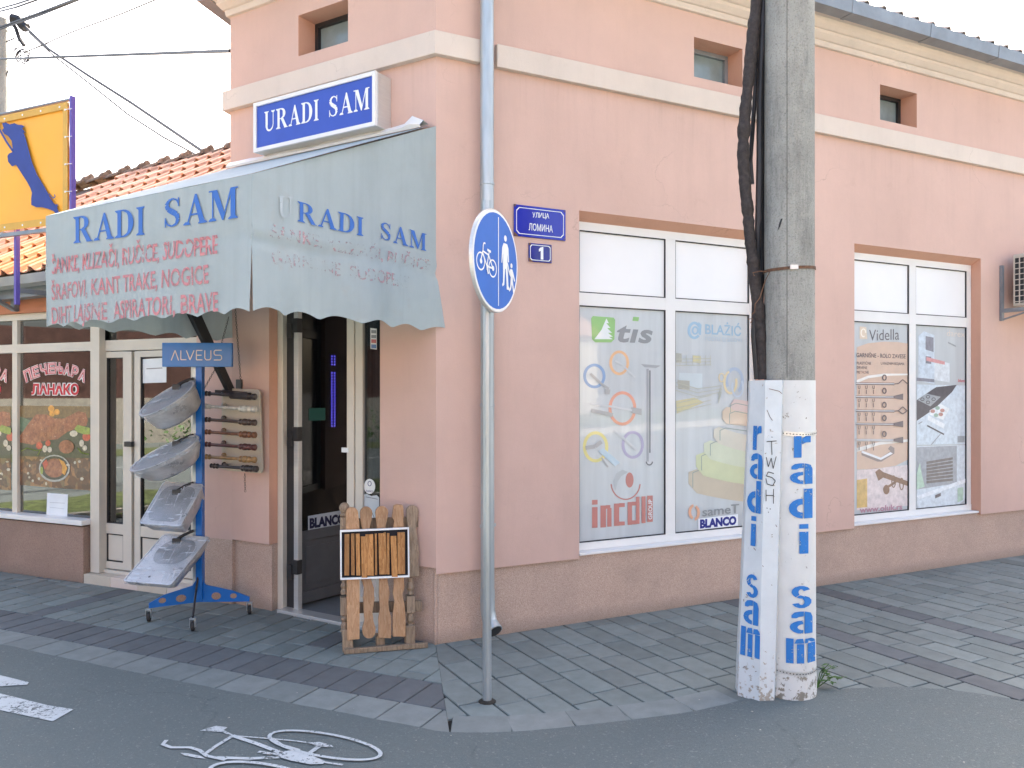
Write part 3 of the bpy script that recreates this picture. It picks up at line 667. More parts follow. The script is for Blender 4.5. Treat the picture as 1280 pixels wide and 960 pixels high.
for a, b in zip(cuts, cuts[1:]):
    g = G(); sweep(g, [flat(B.P(a + .003, 0, 0)), flat(B.P(b - .003, 0, 0))] if a > 0 else [flat(AE), flat(C0), flat(B.P(b - .003, 0, 0))], gprof); gg = obj('gutter', g, 'gutter', shop)
    if b < BL:
        g = G(); sweep(g, [flat(B.P(b - .02, 0, 0)), flat(B.P(b + .02, 0, 0))], [(o + (.004 if o > .25 else -.004), z + (-.004 if z < 4.9 else .004)) for o, z in gprof]); obj('seam_band', g, 'gutter', gg)
g = G(); sweep(g, [flat(CB.P(8, 0, 0)), flat(AE)], gprof); obj('gutter', g, 'gutter', shop)
# roof planes
ctr = Vector((4.2, 11.5, 6.9)); e4 = []
def offp(d, z):
    out = []
    for i, p in enumerate(cpath):
        ds = []
        if i: ds.append((cpath[i] - cpath[i - 1]).normalized())
        if i < 3: ds.append((cpath[i + 1] - cpath[i]).normalized())
        ns = [Vector((q.y, -q.x, 0)) for q in ds]; m_ = ns[0] if len(ns) == 1 else (ns[0] + ns[1]) / (1 + ns[0].dot(ns[1])); out.append(p + m_ * d + Vector((0, 0, z)))
    return out
ev = offp(.25, 4.94); rd = offp(-3.0, 6.5)
g = G()
for i in range(3): g.face([ev[i], ev[i + 1], rd[i + 1], rd[i]])
g.face([rd[0], rd[1], rd[2], rd[3]]); g.face([ev[3], BE + Vector((-1, 5, 4.9)), rd[3]]); obj('roof', g, 'ridge', shop)
# eaves tiles along the long side: one object per tile, shared mesh
def tile_mesh(w=.22, L=.4, t=.012):
    xs = [(-.5, 0), (-.42, .75), (-.3, 1), (-.18, .75), (-.08, 0), (.15, -.1), (.38, .0), (.5, .35)]
    v = []; f = []; n = len(xs)
    for y in (0, L):
        for top in (1, 0):
            for x, h in xs: v.append((x * w, y, h * .046 + (t if top else 0) + (.0 if y else .042)))
    for i in range(n - 1):
        f += [(i, i + 1, 2 * n + i + 1, 2 * n + i), (n + i, 3 * n + i, 3 * n + i + 1, n + i + 1), (i, n + i, n + i + 1, i + 1)]
    f += [(0, 2 * n, 3 * n, n), (n - 1, 2 * n - 1, 4 * n - 1, 3 * n - 1)]
    me = bpy.data.meshes.new('roof_tile'); me.from_pydata(v, [], f); me.materials.append(M['tile']); return me
TM = tile_mesh()
M['tile_overexposed'] = simple('overexposed_eaves_tile', (.42, .36, .33), .9, namt=.3, nscale=12, rnd=.15)  # roof tile paled, the sky's overexposure put into its colour
TM2 = tile_mesh(); TM2.materials.clear(); TM2.materials.append(M['tile_overexposed'])
def lay_tile(parent, p, along, up, me=TM):
    a = Vector(along).normalized(); b = Vector(up).normalized(); c = a.cross(b)
    m4 = Matrix(((a.x, b.x, c.x, 0), (a.y, b.y, c.y, 0), (a.z, b.z, c.z, 0), (0, 0, 0, 1))) @ Matrix.Rotation(random.uniform(-.02, .02), 4, 'Z') @ Matrix.Rotation(random.uniform(-.015, .02), 4, 'X')
    o = bpy.data.objects.new('roof_tile', me); COL.objects.link(o); o.parent = parent; o.matrix_local = Matrix.Translation(Vector(p) - root_of(parent)) @ m4
sl_up = (rd[3] - ev[3]); sl_up = (-B.n * 3.3 + Vector((0, 0, 1.62))).normalized()
u = 3.0
while u < BL - .2:
    for r in range(2): lay_tile(shop, me=TM2, p=B.P(u, .270, 4.937) + sl_up * .33 * r, along=B.d, up=sl_up)
    u += .215
# ---- shop windows on the long side
RB = -.10                                          # plane the frames stand in
def shop_window(a, b, split, lab):
    w = bpy.data.objects.new('shop_window', None); COL.objects.link(w); w.parent = shop; w['label'] = lab
    z0, z1 = .50, 3.03 - .055; o0, o1 = RB - .06, RB; F = .062
    a2, b2 = a + .002, b - .002
    g = G(); g.fbox(B, a2, a2 + F, o0, o1, z0 + .07, z1); g.fbox(B, b2 - F, b2, o0, o1, z0 + .07, z1); g.fbox(B, a2 + F, b2 - F, o0, o1, z1 - F, z1); g.fbox(B, a2, b2, o0, o1 + .004, z0 + .015, z0 + .07)
    g.fbox(B, split - .047, split + .047, o0, o1 - .002, z0 + .07, z1 - F)
    for p, q in ((a2 + F, split - .047), (split + .047, b2 - F)): g.fbox(B, p, q, o0, o1 - .003, 2.35, 2.445)
    obj('frame', g, 'white', w, bevel=.004)
    g = G(); g.fbox(B, a2 + .01, b2 - .01, o0, -.01, z0 - .004, z0 + .014); obj('sill', g, 'white', w, bevel=.003)
    for p, q in ((a2 + F, split - .047), (split + .047, b2 - F)):
        g = G(); 
        for s_ in ((p, q, .57, 2.35), (p, q, 2.445, z1 - F)):
            x0, x1, y0, y1 = s_
            g.fbox(B, x0, x0 + .007, o1 - .03, o1 - .006, y0, y1); g.fbox(B, x1 - .007, x1, o1 - .03, o1 - .006, y0, y1); g.fbox(B, x0 + .007, x1 - .007, o1 - .03, o1 - .006, y0, y0 + .008); g.fbox(B, x0 + .007, x1 - .007, o1 - .03, o1 - .006, y1 - .008, y1)
        obj('seal', g, 'seal', w)
        g = G(); g.fbox(B, p + .007, q - .007, o1 - .03, o1 - .018, 2.453, z1 - F - .008); obj('panel', g, 'whitepanel', w)
        g = G(); g.fbox(B, p + .007, q - .007, o1 - .03, o1 - .018, .578, 2.342); obj('pane', g, 'film', w)
    return w
w1 = shop_window(*WIN[0][:2], B.px(838.5, 500, RB)[0], 'large shop window with hardware supplier prints, beside the street name plate')
w2 = shop_window(*WIN[1][:2], B.px(1141, 500, RB)[0], 'large shop window with curtain rail and kitchen prints, right of the concrete pole')
FO = RB - .0165                                     # just in front of the pane
def pr(name, parent, mats, fn, o=FO, fr=B):
    g = G(); fn(g, fr, o); return obj(name, g, mats, parent)
grey = pm(128, 132, 136)
# first pane
def f_(g, fr, o):
    g.ppoly(fr, o, [(741, 395), (767, 397), (769, 400), (768, 424), (764, 428), (744, 428), (740, 424), (739, 398)]); g.m = 1
    g.ppoly(fr, o + .001, [(758, 398), (761, 404), (758, 404), (763, 410), (759, 410), (765, 416), (760, 416), (766, 421), (761, 421), (766, 424), (743, 424), (752, 412)])
pr('printed_logo', w1, [pm(120, 178, 92), pm(214, 222, 222)], f_)
def f_(g, fr, o):
    text(g, 't\u0131s', fr, o, (771, 426.5), (816, 428.5), 24, bold=.03, shear=.2, space=1.08); g.m = 1; g.ppoly(fr, o + .0005, [(791.5, 396), (799, 396.5), (798, 401.5), (790.5, 401)])
pr('lettering', w1, [pm(120, 124, 128), pm(120, 178, 92)], f_)
for cx, cy, rx, ry, th, c in ((774, 453.5, 12.5, 15.5, 3.4, (226, 172, 122)), (743, 470, 14, 15.5, 3.6, (118, 150, 194)), (778, 510.5, 17.5, 21.5, 3.8, (222, 146, 118)), (744.5, 558.5, 16, 19.5, 4, (222, 210, 122)), (791, 556, 14, 17.5, 3.6, (166, 158, 188))):
    pr('printed_ring', w1, pm(*c), lambda g, fr, o: g.pring(fr, o, cx, cy, rx, ry, th))
def f_(g, fr, o):
    for k, (pts, w) in enumerate((([(769, 451), (778, 456), (794, 472)], 2.2), ([(738, 467), (752, 480), (761, 486)], 3), ([(739, 505), (763, 508), (790, 513)], 2.4), ([(739, 513), (762, 518), (766, 519)], 5), ([(768, 538), (784, 552), (796, 562)], 3), ([(732, 560), (744, 558), (752, 552)], 5))):
        g.m = k % 2; g.pline(fr, o + .0015 + k * .0003, pts, w)
    g.m = 1; g.ppoly(fr, o + .002, [(789, 509), (802, 511), (802, 519), (789, 516)]); g.m = 2
    g.ppoly(fr, o + .003, [(748, 564), (754, 560), (775, 578), (769, 583)]); g.m = 1; g.pline(fr, o + .0035, [(752, 572), (760, 584)], 2); g.ppoly(fr, o + .0037, [(756, 486), (763, 487), (762, 493), (756, 492)])
pr('printed_handles', w1, [pm(190, 194, 196), pm(160, 160, 160), pm(176, 200, 212)], f_)
def f_(g, fr, o):
    g.ppoly(fr, o, [(806.5, 459), (817, 460), (817, 580), (815, 583), (809, 583), (806.5, 579)]); g.m = 1; g.ppoly(fr, o + .0006, [(808, 461), (811, 461), (811, 577), (808, 577)])
    g.ppoly(fr, o + .0006, [(801, 455), (826, 457), (820, 460), (806, 459)]); g.m = 2; g.ppoly(fr, o + .0009, [(811.6, 463), (813.2, 463), (813.2, 566), (811.6, 566)]); g.pring(fr, o + .001, 811.7, 577, 4.6, 5, 1.6, 12, 180, 360)
pr('printed_handles', w1, [pm(186, 190, 194), pm(150, 154, 158), pm(92, 96, 100)], f_)
def f_(g, fr, o):
    g.pring(fr, o, 782, 603, 19, 22, 1.6, 20, 186, 354); g.pell(fr, o + .0004, 787, 600, 5, 9.5); g.m = 1
    g.ppoly(fr, o + .0006, [(769, 613), (766.5, 602), (770, 592), (778, 587), (785, 590), (777, 595), (772, 602), (770, 612)])
    g.m = 0
    R_ = lambda x0, x1, y0, y1, e=0: g.ppoly(fr, o + e * .0003, [(x0, y0), (x1, y0 - (x1 - x0) * .03), (x1, y1 - (x1 - x0) * .06), (x0, y1)])
    R_(740, 747, 625, 631); R_(740, 747, 634, 660, 1); R_(750.5, 757.5, 632, 659.5); R_(757.5, 763, 631.5, 636, 2); R_(759, 764.5, 635, 658.5, 3); R_(767.5, 774, 629.5, 657.6, 4); R_(774, 781, 629, 634, 5); R_(774, 781, 652, 657, 6)
    R_(784.5, 790, 627.6, 656.2, 7); R_(790, 796, 627.2, 632, 8); R_(790, 796, 650.5, 655.6, 9); R_(795, 799.5, 621, 655, 10); R_(802, 807, 620.5, 654, 11); R_(809, 816, 619.6, 652.6, 12); g.m = 2
    a = fr.px(814.6, 649, o); z1 = fr.px(814.6, 624, o)[1]; v, f = glyphs('GROUP', .02); hh = fr.px(810, 630, o)[0] - fr.px(814.8, 630, o)[0]
    g.raw([fr.P(a[0] + y * hh, o + .0055, a[1] + (z1 - a[1]) * x) for x, y in v], f)
pr('printed_logo', w1, [pm(184, 104, 94), pm(168, 174, 176), pm(214, 218, 220)], f_)
# second pane
pr('lettering', w1, pm(134, 170, 196), lambda g, fr, o: text(g, 'BLAŻIĆ', fr, o, (881.5, 417.2), (926.5, 420), 12.4, bold=.02))
pr('lettering', w1, pm(164, 184, 198), lambda g, fr, o: text(g, 'robni trakovi', fr, o, (881, 425.6), (927, 428), 8))
def f_(g, fr, o): g.pring(fr, o, 868, 413, 8.6, 11, 3.4, 24, 30, 320); g.pring(fr, o + .0004, 869, 413, 4.4, 5.5, 2.2, 20, 0, 360); g.ppoly(fr, o + .0008, [(873, 402), (877, 406), (876, 419), (873, 418)])
pr('printed_logo', w1, pm(140, 176, 202), f_)
def f_(g, fr, o):
    g.m = 1; g.ppoly(fr, o, [(849, 466), (878, 467), (878, 487), (849, 483)]); g.m = 2; g.ppoly(fr, o + .0003, [(845, 501), (868, 497), (880, 503), (846, 517)]); g.ppoly(fr, o + .0005, [(866, 444), (876, 445), (876, 454), (866, 453)]); g.m = 3; g.ppoly(fr, o + .0005, [(845, 441), (852, 442), (852, 453), (845, 453)]); g.ppoly(fr, o + .0007, [(847, 475), (862, 476), (862, 487), (848, 486)]); g.m = 0
    k = 0
    for y in (448, 452, 456): g.pline(fr, o + .001 + k * .0002, [(845, y + 1), (889, y)], .8); k += 1
    for x in (850, 858, 866, 874, 882, 888): g.pline(fr, o + .0014 + k * .0002, [(x, 444), (x, 457)], .6); k += 1
    for d in (0, 5, 10): g.pline(fr, o + .002 + k * .0002, [(845, 478 + d), (872, 486 + d), (902, 482 + d * .8), (898, 494 + d)], .8); k += 1
    for y in (500, 506, 511): g.pline(fr, o + .003 + k * .0001, [(846, y + 4), (889, y - 6)], .8); k += 1
pr('printed_picture', w1, [pm(176, 178, 162), pm(190, 202, 206), pm(198, 190, 142), pm(160, 160, 148)], f_)
def f_(g, fr, o):
    g.pring(fr, o, 918, 476, 12, 17, 4, 24, -60, 210); g.m = 1; g.pring(fr, o + .0004, 913, 478, 9, 15, 3, 24, 100, 380); g.pring(fr, o + .0008, 902, 472, 4, 6, 1.5, 16); g.m = 2; g.pring(fr, o + .0012, 922, 484, 8, 13, 2.4, 20, 150, 400)
pr('printed_picture', w1, [pm(160, 178, 200), pm(222, 202, 156), pm(182, 196, 210)], f_)
def f_(g, fr, o):      # stepped rolls of edge banding
    tiers = [(914, 503, 944, 519, (206, 182, 176), 913), (903, 513, 944, 538, (212, 190, 168), 912), (892, 534, 944, 559, (206, 202, 182), 900), (880, 551, 944, 580, (202, 212, 178), 888), (870, 566, 944, 603, (198, 206, 158), 877), (860.5, 587, 944, 625, (190, 180, 152), 866)]
    e = 0
    for k, (x0, y0, x1, y1, c, xs) in reversed(list(enumerate(tiers))):
        g.m = k; h = y1 - y0 - 8; n_ = 8; top = []; bot = []
        for i in range(n_ + 1):
            t = i / n_; x = x0 + (x1 - x0) * t; yy = y0 + 6 + 14 * math.sin(t * math.pi / 2.2) if k > 1 else y0 + 4 + 5 * t
            top.append((x, yy - (9 if i else 3))); bot.append((x, yy + h * .7 * (1 if i else .55)))
        g.ppoly(fr, o + e * .0005, top + bot[::-1]); e += 1; g.m = 6; g.pline(fr, o + e * .0005, [(xs, y0 + h * .45 + 9), (xs, y0 + 4), (xs + 7, y0 + 1), (x1, y0 + 6)], .9); e += 1
pr('printed_picture', w1, [pm(208, 184, 176), pm(210, 188, 164), pm(204, 200, 182), pm(200, 208, 178), pm(196, 204, 156), pm(192, 178, 152), pm(130, 150, 144)], f_)
pr('lettering', w1, pm(126, 132, 134), lambda g, fr, o: text(g, 'sameT', fr, o, (878, 645.5), (924, 640.5), 11.5, bold=.012), o=FO + .004)
def f_(g, fr, o): g.pring(fr, o, 868, 640, 7.5, 10, 3.5, 14, 100, 250); g.pring(fr, o + .0004, 867.5, 641, 7.5, 10, 3.5, 14, -80, 70)
pr('printed_logo', w1, pm(226, 160, 122), f_, o=FO + .004)
def f_(g, fr, o): g.ppoly(fr, o, [(873, 648.5), (922.5, 642.5), (922.5, 657), (873, 662.5)]); g.m = 1; text(g, 'BLANCO', fr, o + .001, (875, 660), (920.5, 655), 10.2, bold=.06)
pr('sticker', w1, [pm(232, 236, 240), pm(24, 36, 128)], f_, o=FO + .005)
# third pane
def f_(g, fr, o):
    g.ppoly(fr, o, [(1071, 434), (1085, 429), (1105, 427), (1122, 427.5), (1136, 429.5), (1136, 574), (1120, 582), (1095, 586), (1071, 587)]); g.m = 1
    g.ppoly(fr, o + .0006, [(1071, 475), (1085, 469.5), (1105, 467), (1136, 467), (1136, 469), (1105, 470), (1085, 473), (1071, 479)]); g.ppoly(fr, o + .0008, [(1071, 560), (1100, 552), (1136, 549), (1136, 552), (1100, 556), (1071, 565)])
pr('printed_picture', w2, [pm(208, 176, 152), pm(226, 224, 218)], f_)
def f_(g, fr, o): text(g, 'Videlle'.replace('lle', 'lla'), fr, o, (1086.5, 426), (1124, 424.5), 14.5, bold=-.004); text(g, 'GARNIŠNE - ROLO ZAVESE', fr, o + .0005, (1070.5, 446.3), (1132, 448), 5.4, bold=.012); text(g, 'PLASTIČNE', fr, o + .0009, (1071, 455.5), (1089, 456), 3.6); text(g, 'DRVENE', fr, o + .0009, (1071, 461), (1084, 461.4), 3.6); text(g, 'METALNE', fr, o + .0009, (1071, 467), (1086, 467), 3.6); text(g, 'U RAZNIM BOJAMA', fr, o + .0009, (1101, 455.8), (1130.5, 456.5), 3.6)
pr('lettering', w2, pm(86, 80, 86), f_, o=FO + .0016)
def f_(g, fr, o): g.ppoly(fr, o, [(1074.5, 408), (1083, 409), (1084, 424), (1074.5, 423.5)]); g.m = 1; g.pring(fr, o + .0005, 1079.3, 416, 3.6, 5.5, 1.4, 16, 0, 300)
pr('printed_logo', w2, [pm(216, 196, 170), pm(232, 226, 214)], f_)
def f_(g, fr, o):
    e = 0
    for k, y in enumerate((479.5, 496, 513.5, 530, 550)):
        g.m = 0 if k < 4 else 2; g.pline(fr, o + e * .0002, [(1070, y), (1118, y + .5)], 3.0); e += 1; g.m = 1; g.pline(fr, o + .0004 + e * .0002, [(1070, y - .2), (1118, y + .3)], 1.1); e += 1; g.m = 0
        g.pring(fr, o + e * .0003, 1105.5, y - 7.5, 3, 4, 1.6, 12); e += 1
        for x in (1074, 1083, 1092): g.pring(fr, o + e * .0003, x, y + 4, 1.6, 3, .7, 10, 150, 400); g.pline(fr, o + .0003 + e * .0003, [(x, y + 8), (x, y + 13)], .9); e += 1
        if k in (0, 2): g.pline(fr, o + e * .0003, [(1118, y + .5), (1123, y), (1128.5, y - 5), (1134, y), (1128.5, y + 4), (1123, y)][: (6 if k == 2 else 4)], 1.2)
        else: g.ppoly(fr, o + e * .0003, [(1117, y - 1), (1129, y - 4), (1129, y + 4), (1117, y + 2)])
        e += 1
pr('printed_picture', w2, [pm(98, 84, 84), pm(206, 206, 208), pm(170, 168, 168)], f_, o=FO + .002)
def f_(g, fr, o):
    g.ppoly(fr, o, [(1077, 563), (1101, 572), (1113, 564), (1110, 561), (1113, 557), (1118, 560), (1118, 567), (1102, 577), (1097, 577), (1077, 569)]); g.m = 1; g.ppoly(fr, o + .0006, [(1077, 563), (1101, 572), (1113, 565), (1116, 567), (1101, 575), (1077, 566)])
pr('printed_picture', w2, [pm(138, 122, 116), pm(226, 228, 230)], f_, o=FO + .0016)
def f_(g, fr, o):
    g.ppoly(fr, o, [(1071, 588), (1136, 581), (1136, 632), (1071, 638)]); g.m = 1; g.ppoly(fr, o + .0005, [(1071, 600), (1084, 598), (1084, 634), (1071, 635)]); g.m = 2
    g.ppoly(fr, o + .001, [(1094, 590), (1099, 586), (1104, 590), (1136, 602), (1136, 608), (1104, 597), (1098, 601)]); g.pring(fr, o + .0014, 1117, 602, 3, 8, 1.4, 14); g.pring(fr, o + .0018, 1127, 605, 3, 8, 1.4, 14); g.pell(fr, o + .0022, 1108, 612, 4, 6); g.pline(fr, o + .0026, [(1108, 610), (1120, 602)], 3)
pr('printed_picture', w2, [pq(216, 204, 202), pq(206, 176, 116), pq(142, 112, 92)], f_)
pr('lettering', w2, pm(178, 126, 142), lambda g, fr, o: text(g, 'www.oluk.rs', fr, o, (1074.5, 641), (1128, 636.5), 7.2, bold=.03), o=FO + .003)
# fourth pane
def f_(g, fr, o):
    g.m = 0; g.ppoly(fr, o, [(1148, 420), (1155, 414), (1168, 419), (1168, 480), (1148, 476)]); g.m = 1; g.ppoly(fr, o + .0004, [(1157, 420), (1167, 422), (1167, 440), (1157, 437)]); g.ppoly(fr, o + .0006, [(1157, 445), (1164, 446), (1164, 455), (1157, 454)])
    g.m = 2; g.ppoly(fr, o + .0004, [(1168, 450), (1187, 454), (1187, 478), (1168, 475)]); g.m = 3; g.ppoly(fr, o + .0008, [(1158, 446), (1181, 452), (1181, 456), (1158, 451)]); g.m = 1; g.ppoly(fr, o + .001, [(1146, 472), (1168, 474), (1168, 478), (1146, 476)])
    g.m = 4; g.ppoly(fr, o + .0014, [(1185, 427), (1195, 432), (1195, 434), (1185, 429)])
pr('printed_picture', w2, [pq(196, 208, 218), pq(132, 132, 142), pq(212, 218, 222), pq(206, 150, 150), pq(150, 156, 160)], f_)
def f_(g, fr, o):
    g.m = 0; g.ppoly(fr, o, [(1146, 480.5), (1208, 482), (1208, 555), (1146, 556)]); g.m = 1; g.ppoly(fr, o + .0005, [(1146, 500), (1170, 484), (1196, 481), (1190, 490), (1168, 511), (1146, 526)]); g.m = 2; g.ppoly(fr, o + .001, [(1147, 500), (1158, 492), (1176, 496), (1163, 508)])
    g.m = 1
    for i, (x, y) in enumerate(((1153, 499), (1160, 496), (1160, 503), (1167, 499))): g.pring(fr, o + .0014 + i * .0001, x, y, 2.7, 2.2, .9, 10)
    g.m = 3; g.ppoly(fr, o + .001, [(1160, 519), (1181, 530), (1180, 536), (1160, 525)]); g.ppoly(fr, o + .0014, [(1162, 513), (1176, 505), (1187, 511), (1179, 525), (1162, 518)]); g.m = 1; g.ppoly(fr, o + .0018, [(1159, 531), (1180, 542), (1180, 544), (1159, 533)]); g.m = 2; g.pline(fr, o + .002, [(1148, 530), (1153, 527)], 1.2); g.pline(fr, o + .0023, [(1164, 556), (1176, 542)], 1); g.ppoly(fr, o + .0026, [(1197, 545), (1206, 545), (1206, 553), (1197, 553)])
    for i, (x, y) in enumerate(((1166, 514), (1172, 510), (1178, 513), (1170, 519), (1176, 518))): g.m = 4 + i % 2; g.pell(fr, o + .003 + i * .0002, x, y, 3, 2.4, 8)
pr('printed_picture', w2, [pq(200, 212, 220), pq(84, 80, 86), pq(152, 158, 162), pq(224, 230, 232), pq(186, 140, 130), pq(150, 176, 160)], f_)
def f_(g, fr, o):
    g.m = 0; g.ppoly(fr, o, [(1146, 558), (1208, 556), (1208, 622), (1199, 631), (1149, 637), (1146, 630)]); g.m = 1; g.ppoly(fr, o + .0005, [(1146, 559), (1196, 557), (1196, 604), (1146, 612)])
    g.m = 2
    for i in range(7): g.ppoly(fr, o + .001 + i * .0002, [(1158, 577 + i * 4), (1191, 571.5 + i * 4.4), (1191, 574.5 + i * 4.4), (1158, 580.4 + i * 4)])
    g.m = 3; g.ppoly(fr, o + .003, [(1146, 620), (1208, 598), (1208, 603), (1149, 624)]); g.m = 2; g.ppoly(fr, o + .0034, [(1169, 619), (1176, 616), (1176, 620), (1169, 623)]); g.m = 4; g.ppoly(fr, o + .0036, [(1197, 610), (1204, 609), (1204, 625), (1197, 628)]); g.ppoly(fr, o + .0031, [(1146, 592), (1150, 578), (1152, 592), (1156, 608), (1146, 612)])
pr('printed_picture', w2, [pq(206, 216, 222), pq(160, 164, 170), pq(122, 114, 112), pq(226, 232, 236), pq(178, 204, 184)], f_)
pr('lettering', w2, pm(214, 200, 184), lambda g, fr, o: text(g, 'darex', fr, o, (1183.5, 420), (1206, 421.5), 8))
pr('lettering', w2, pm(196, 90, 96), lambda g, fr, o: text(g, 'blum', fr, o, (1197.5, 477.3), (1206, 477.8), 3.8, bold=.03, shear=.2))
# ---- attic windows
def attic(fr, a, b, c, d, mat='black'):
    w = bpy.data.objects.new('attic_window', None); COL.objects.link(w); w.parent = shop
    g = G(); o0, o1 = -.22, -.17; t = .035
    g.fbox(fr, a, a + t, o0, o1, c, d); g.fbox(fr, b - t, b, o0, o1, c, d); g.fbox(fr, a + t, b - t, o0, o1, c, c + t); g.fbox(fr, a + t, b - t, o0, o1, d - t, d); obj('frame', g, mat, w, bevel=.003)
    g = G(); g.fbox(fr, a + t, b - t, o0 + .01, o0 + .02, c + t, d - t); obj('pane', g, 'frost', w)
attic(B, *ATT[0], 'gutter'); attic(B, *ATT[1]); attic(B, *ATT[2]); attic(A, *AW[0])
# ---- entrance: fixed frame with sidelight, open leaf, threshold, room behind
dr_ = bpy.data.objects.new('entrance', None); COL.objects.link(dr_); dr_.parent = shop
OA = -.10
g = G(); g.fbox(A, DU1 - .062, DU1 - .002, OA - .06, OA + .02, .0, DZ); g.fbox(A, DU0 + .002, DU0 + .024, OA - .06, OA, .0, DZ); g.fbox(A, DU0 + .024, DU1 - .062, OA - .06, OA, DZ - .06, DZ)
um0, um1 = A.px(453, 500, OA)[0], A.px(434, 500, OA)[0]
g.fbox(A, um0, um0 + (um1 - um0) * .48, OA - .06, OA - .001, .0, DZ - .06); g.fbox(A, um0 + (um1 - um0) * .53, um1, OA - .06, OA + .006, .0, DZ - .06); g.fbox(A, DU0 + .024, um0, OA - .06, OA, 0, .5)
obj('door_frame', g, 'creamframe', dr_, bevel=.004)
g = G(); g.fbox(A, DU0 + .024, um0, OA - .035, OA - .025, .5, DZ - .06); sg = obj('sidelight_pane', g, 'doorglass', dr_)
def f_(g, fr, o):
    g.ppoly(fr, o, [(463, 410), (471, 411), (471, 437), (463, 436)]); g.m = 1
    for k, y in enumerate((412.5, 418.5)): g.ppoly(fr, o + .0008, [(464, y), (470.3, y + .3), (470.3, y + 4.3), (464, y + 4)])
    g.m = 2; g.ppoly(fr, o + .0008, [(464, 424), (470.3, 424.3), (470.3, 429), (464, 428.6)]); g.m = 3; g.ppoly(fr, o + .0008, [(464, 430.4), (470.3, 430.7), (470.3, 435.5), (464, 435)])
pr('sticker', dr_, [pm(222, 222, 222), pm(120, 122, 126), pm(190, 84, 84), pm(70, 110, 170)], f_, OA - .02, A)
def f_(g, fr, o): g.pell(fr, o, 462, 608, 7, 9.5); g.m = 1; g.pring(fr, o + .0008, 462, 604.5, 2.6, 3.4, 1, 12); text(g, 'BLANCO', fr, o + .001, (457.8, 614.5), (466.3, 615.5), 2.2, bold=.03)
pr('sticker', dr_, [pm(226, 228, 228), pm(60, 70, 120)], f_, OA - .02, A)
def f_(g, fr, o): g.ppoly(fr, o, [(454, 618), (458, 617), (464, 620), (471, 619), (474, 622), (474, 662), (454, 662)]); g.m = 1; g.pline(fr, o + .001, [(458, 646), (464, 638), (468, 648)], .8); g.pline(fr, o + .001, [(457, 621), (472, 624)], .8)
pr('sticker', dr_, [pm(188, 198, 204), pm(80, 90, 96)], f_, OA - .021, A)
g = G(); g.fbox(A, DU0 + .03, DU1 - .06, -.14, -.02, -.01, .022); obj('threshold', g, 'aluminium', dr_, bevel=.004)
hp = A.P(A.px(367.5, 700, -.165)[0], -.165, 0); LD = Fr(hp, (.583, .813)); LD.n = Vector((.813, -.583, 0))    # leaf swings inward
lf = bpy.data.objects.new('door_leaf', None); COL.objects.link(lf); lf.parent = shop; LW = .9
g = G(); q = LD
g.fbox(q, 0, .05, -.03, .03, .03, 2.4); g.fbox(q, LW - .05, LW, -.03, .03, .03, 2.4); g.fbox(q, .05, LW - .05, -.03, .03, 2.33, 2.4); g.fbox(q, .05, LW - .05, -.03, .03, .03, .12); g.fbox(q, .05, LW - .05, -.03, .03, .52, .60); obj('frame', g, 'shadedleaf', lf, bevel=.004)
g = G(); g.fbox(q, .05, LW - .05, -.015, .015, .12, .52); g.fbox(q, .10, LW - .10, -.02, .02, .17, .47); obj('panel', g, 'shadedleaf', lf, bevel=.003)
g = G(); g.fbox(q, .05, LW - .05, -.006, .006, .60, 2.33); obj('pane', g, 'doorglass', lf)
def f_(g, fr, o): g.ppoly(fr, o, [(385, 645), (432, 637), (432, 656), (385, 663)]); g.m = 1; text(g, 'BLANCO', fr, o + .0012, (387, 660), (431, 653), 11.5, bold=.06)
pr('sticker', lf, [pm(216, 222, 230), pm(24, 30, 72)], f_, .0125, LD)
for z in (.25, 1.28, 2.12): g = G(); g.fbox(A, 1.452, 1.50, OA - .03, OA + .015, z, z + .11); g.fbox(A, 1.40, 1.4525, OA - .05, OA + .004, z + .04, z + .15); obj('hinge', g, 'black', lf, bevel=.003)
g = G(); g.fbox(A, 1.455, 1.537, OA - .055, OA - .02, 0.0, DZ - .06); obj('jamb_profile', g, 'seal', dr_, bevel=.003)
g = G(); g.fbox(A, 1.405, 1.452, OA - .055, OA - .012, 0.0, DZ - .06); obj('jamb_profile', g, 'aluminium', dr_, bevel=.003)
g = G(); g.fbox(LD, LW - .08, LW - .03, .03, .06, 1.02, 1.2); g.tube([LD.P(LW - .055, .06, 1.14), LD.P(LW - .055, .09, 1.14), LD.P(LW - .18, .09, 1.14)], .01); obj('door_handle', g, 'black', lf)
g = G(); g.fbox(A, um1 - .02, um1 + .045, OA + .006, OA + .012, 1.255, 1.29); obj('sticker', g, 'signwhite', dr_)
# room behind the walls: dark shop interior
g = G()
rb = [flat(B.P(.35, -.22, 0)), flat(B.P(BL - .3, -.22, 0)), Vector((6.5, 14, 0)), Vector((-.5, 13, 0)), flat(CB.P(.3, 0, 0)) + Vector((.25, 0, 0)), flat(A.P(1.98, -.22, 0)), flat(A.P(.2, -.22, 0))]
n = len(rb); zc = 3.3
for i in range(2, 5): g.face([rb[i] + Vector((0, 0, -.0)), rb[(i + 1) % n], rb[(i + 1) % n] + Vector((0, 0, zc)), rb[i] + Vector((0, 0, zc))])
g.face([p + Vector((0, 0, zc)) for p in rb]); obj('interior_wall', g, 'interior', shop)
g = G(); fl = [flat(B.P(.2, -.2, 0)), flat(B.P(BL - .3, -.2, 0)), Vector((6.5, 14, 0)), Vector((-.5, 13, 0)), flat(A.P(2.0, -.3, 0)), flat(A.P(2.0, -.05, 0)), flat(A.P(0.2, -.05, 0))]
g.face([p + Vector((0, 0, .006)) for p in fl]); obj('shop_floor', g, 'floor_tile', shop)
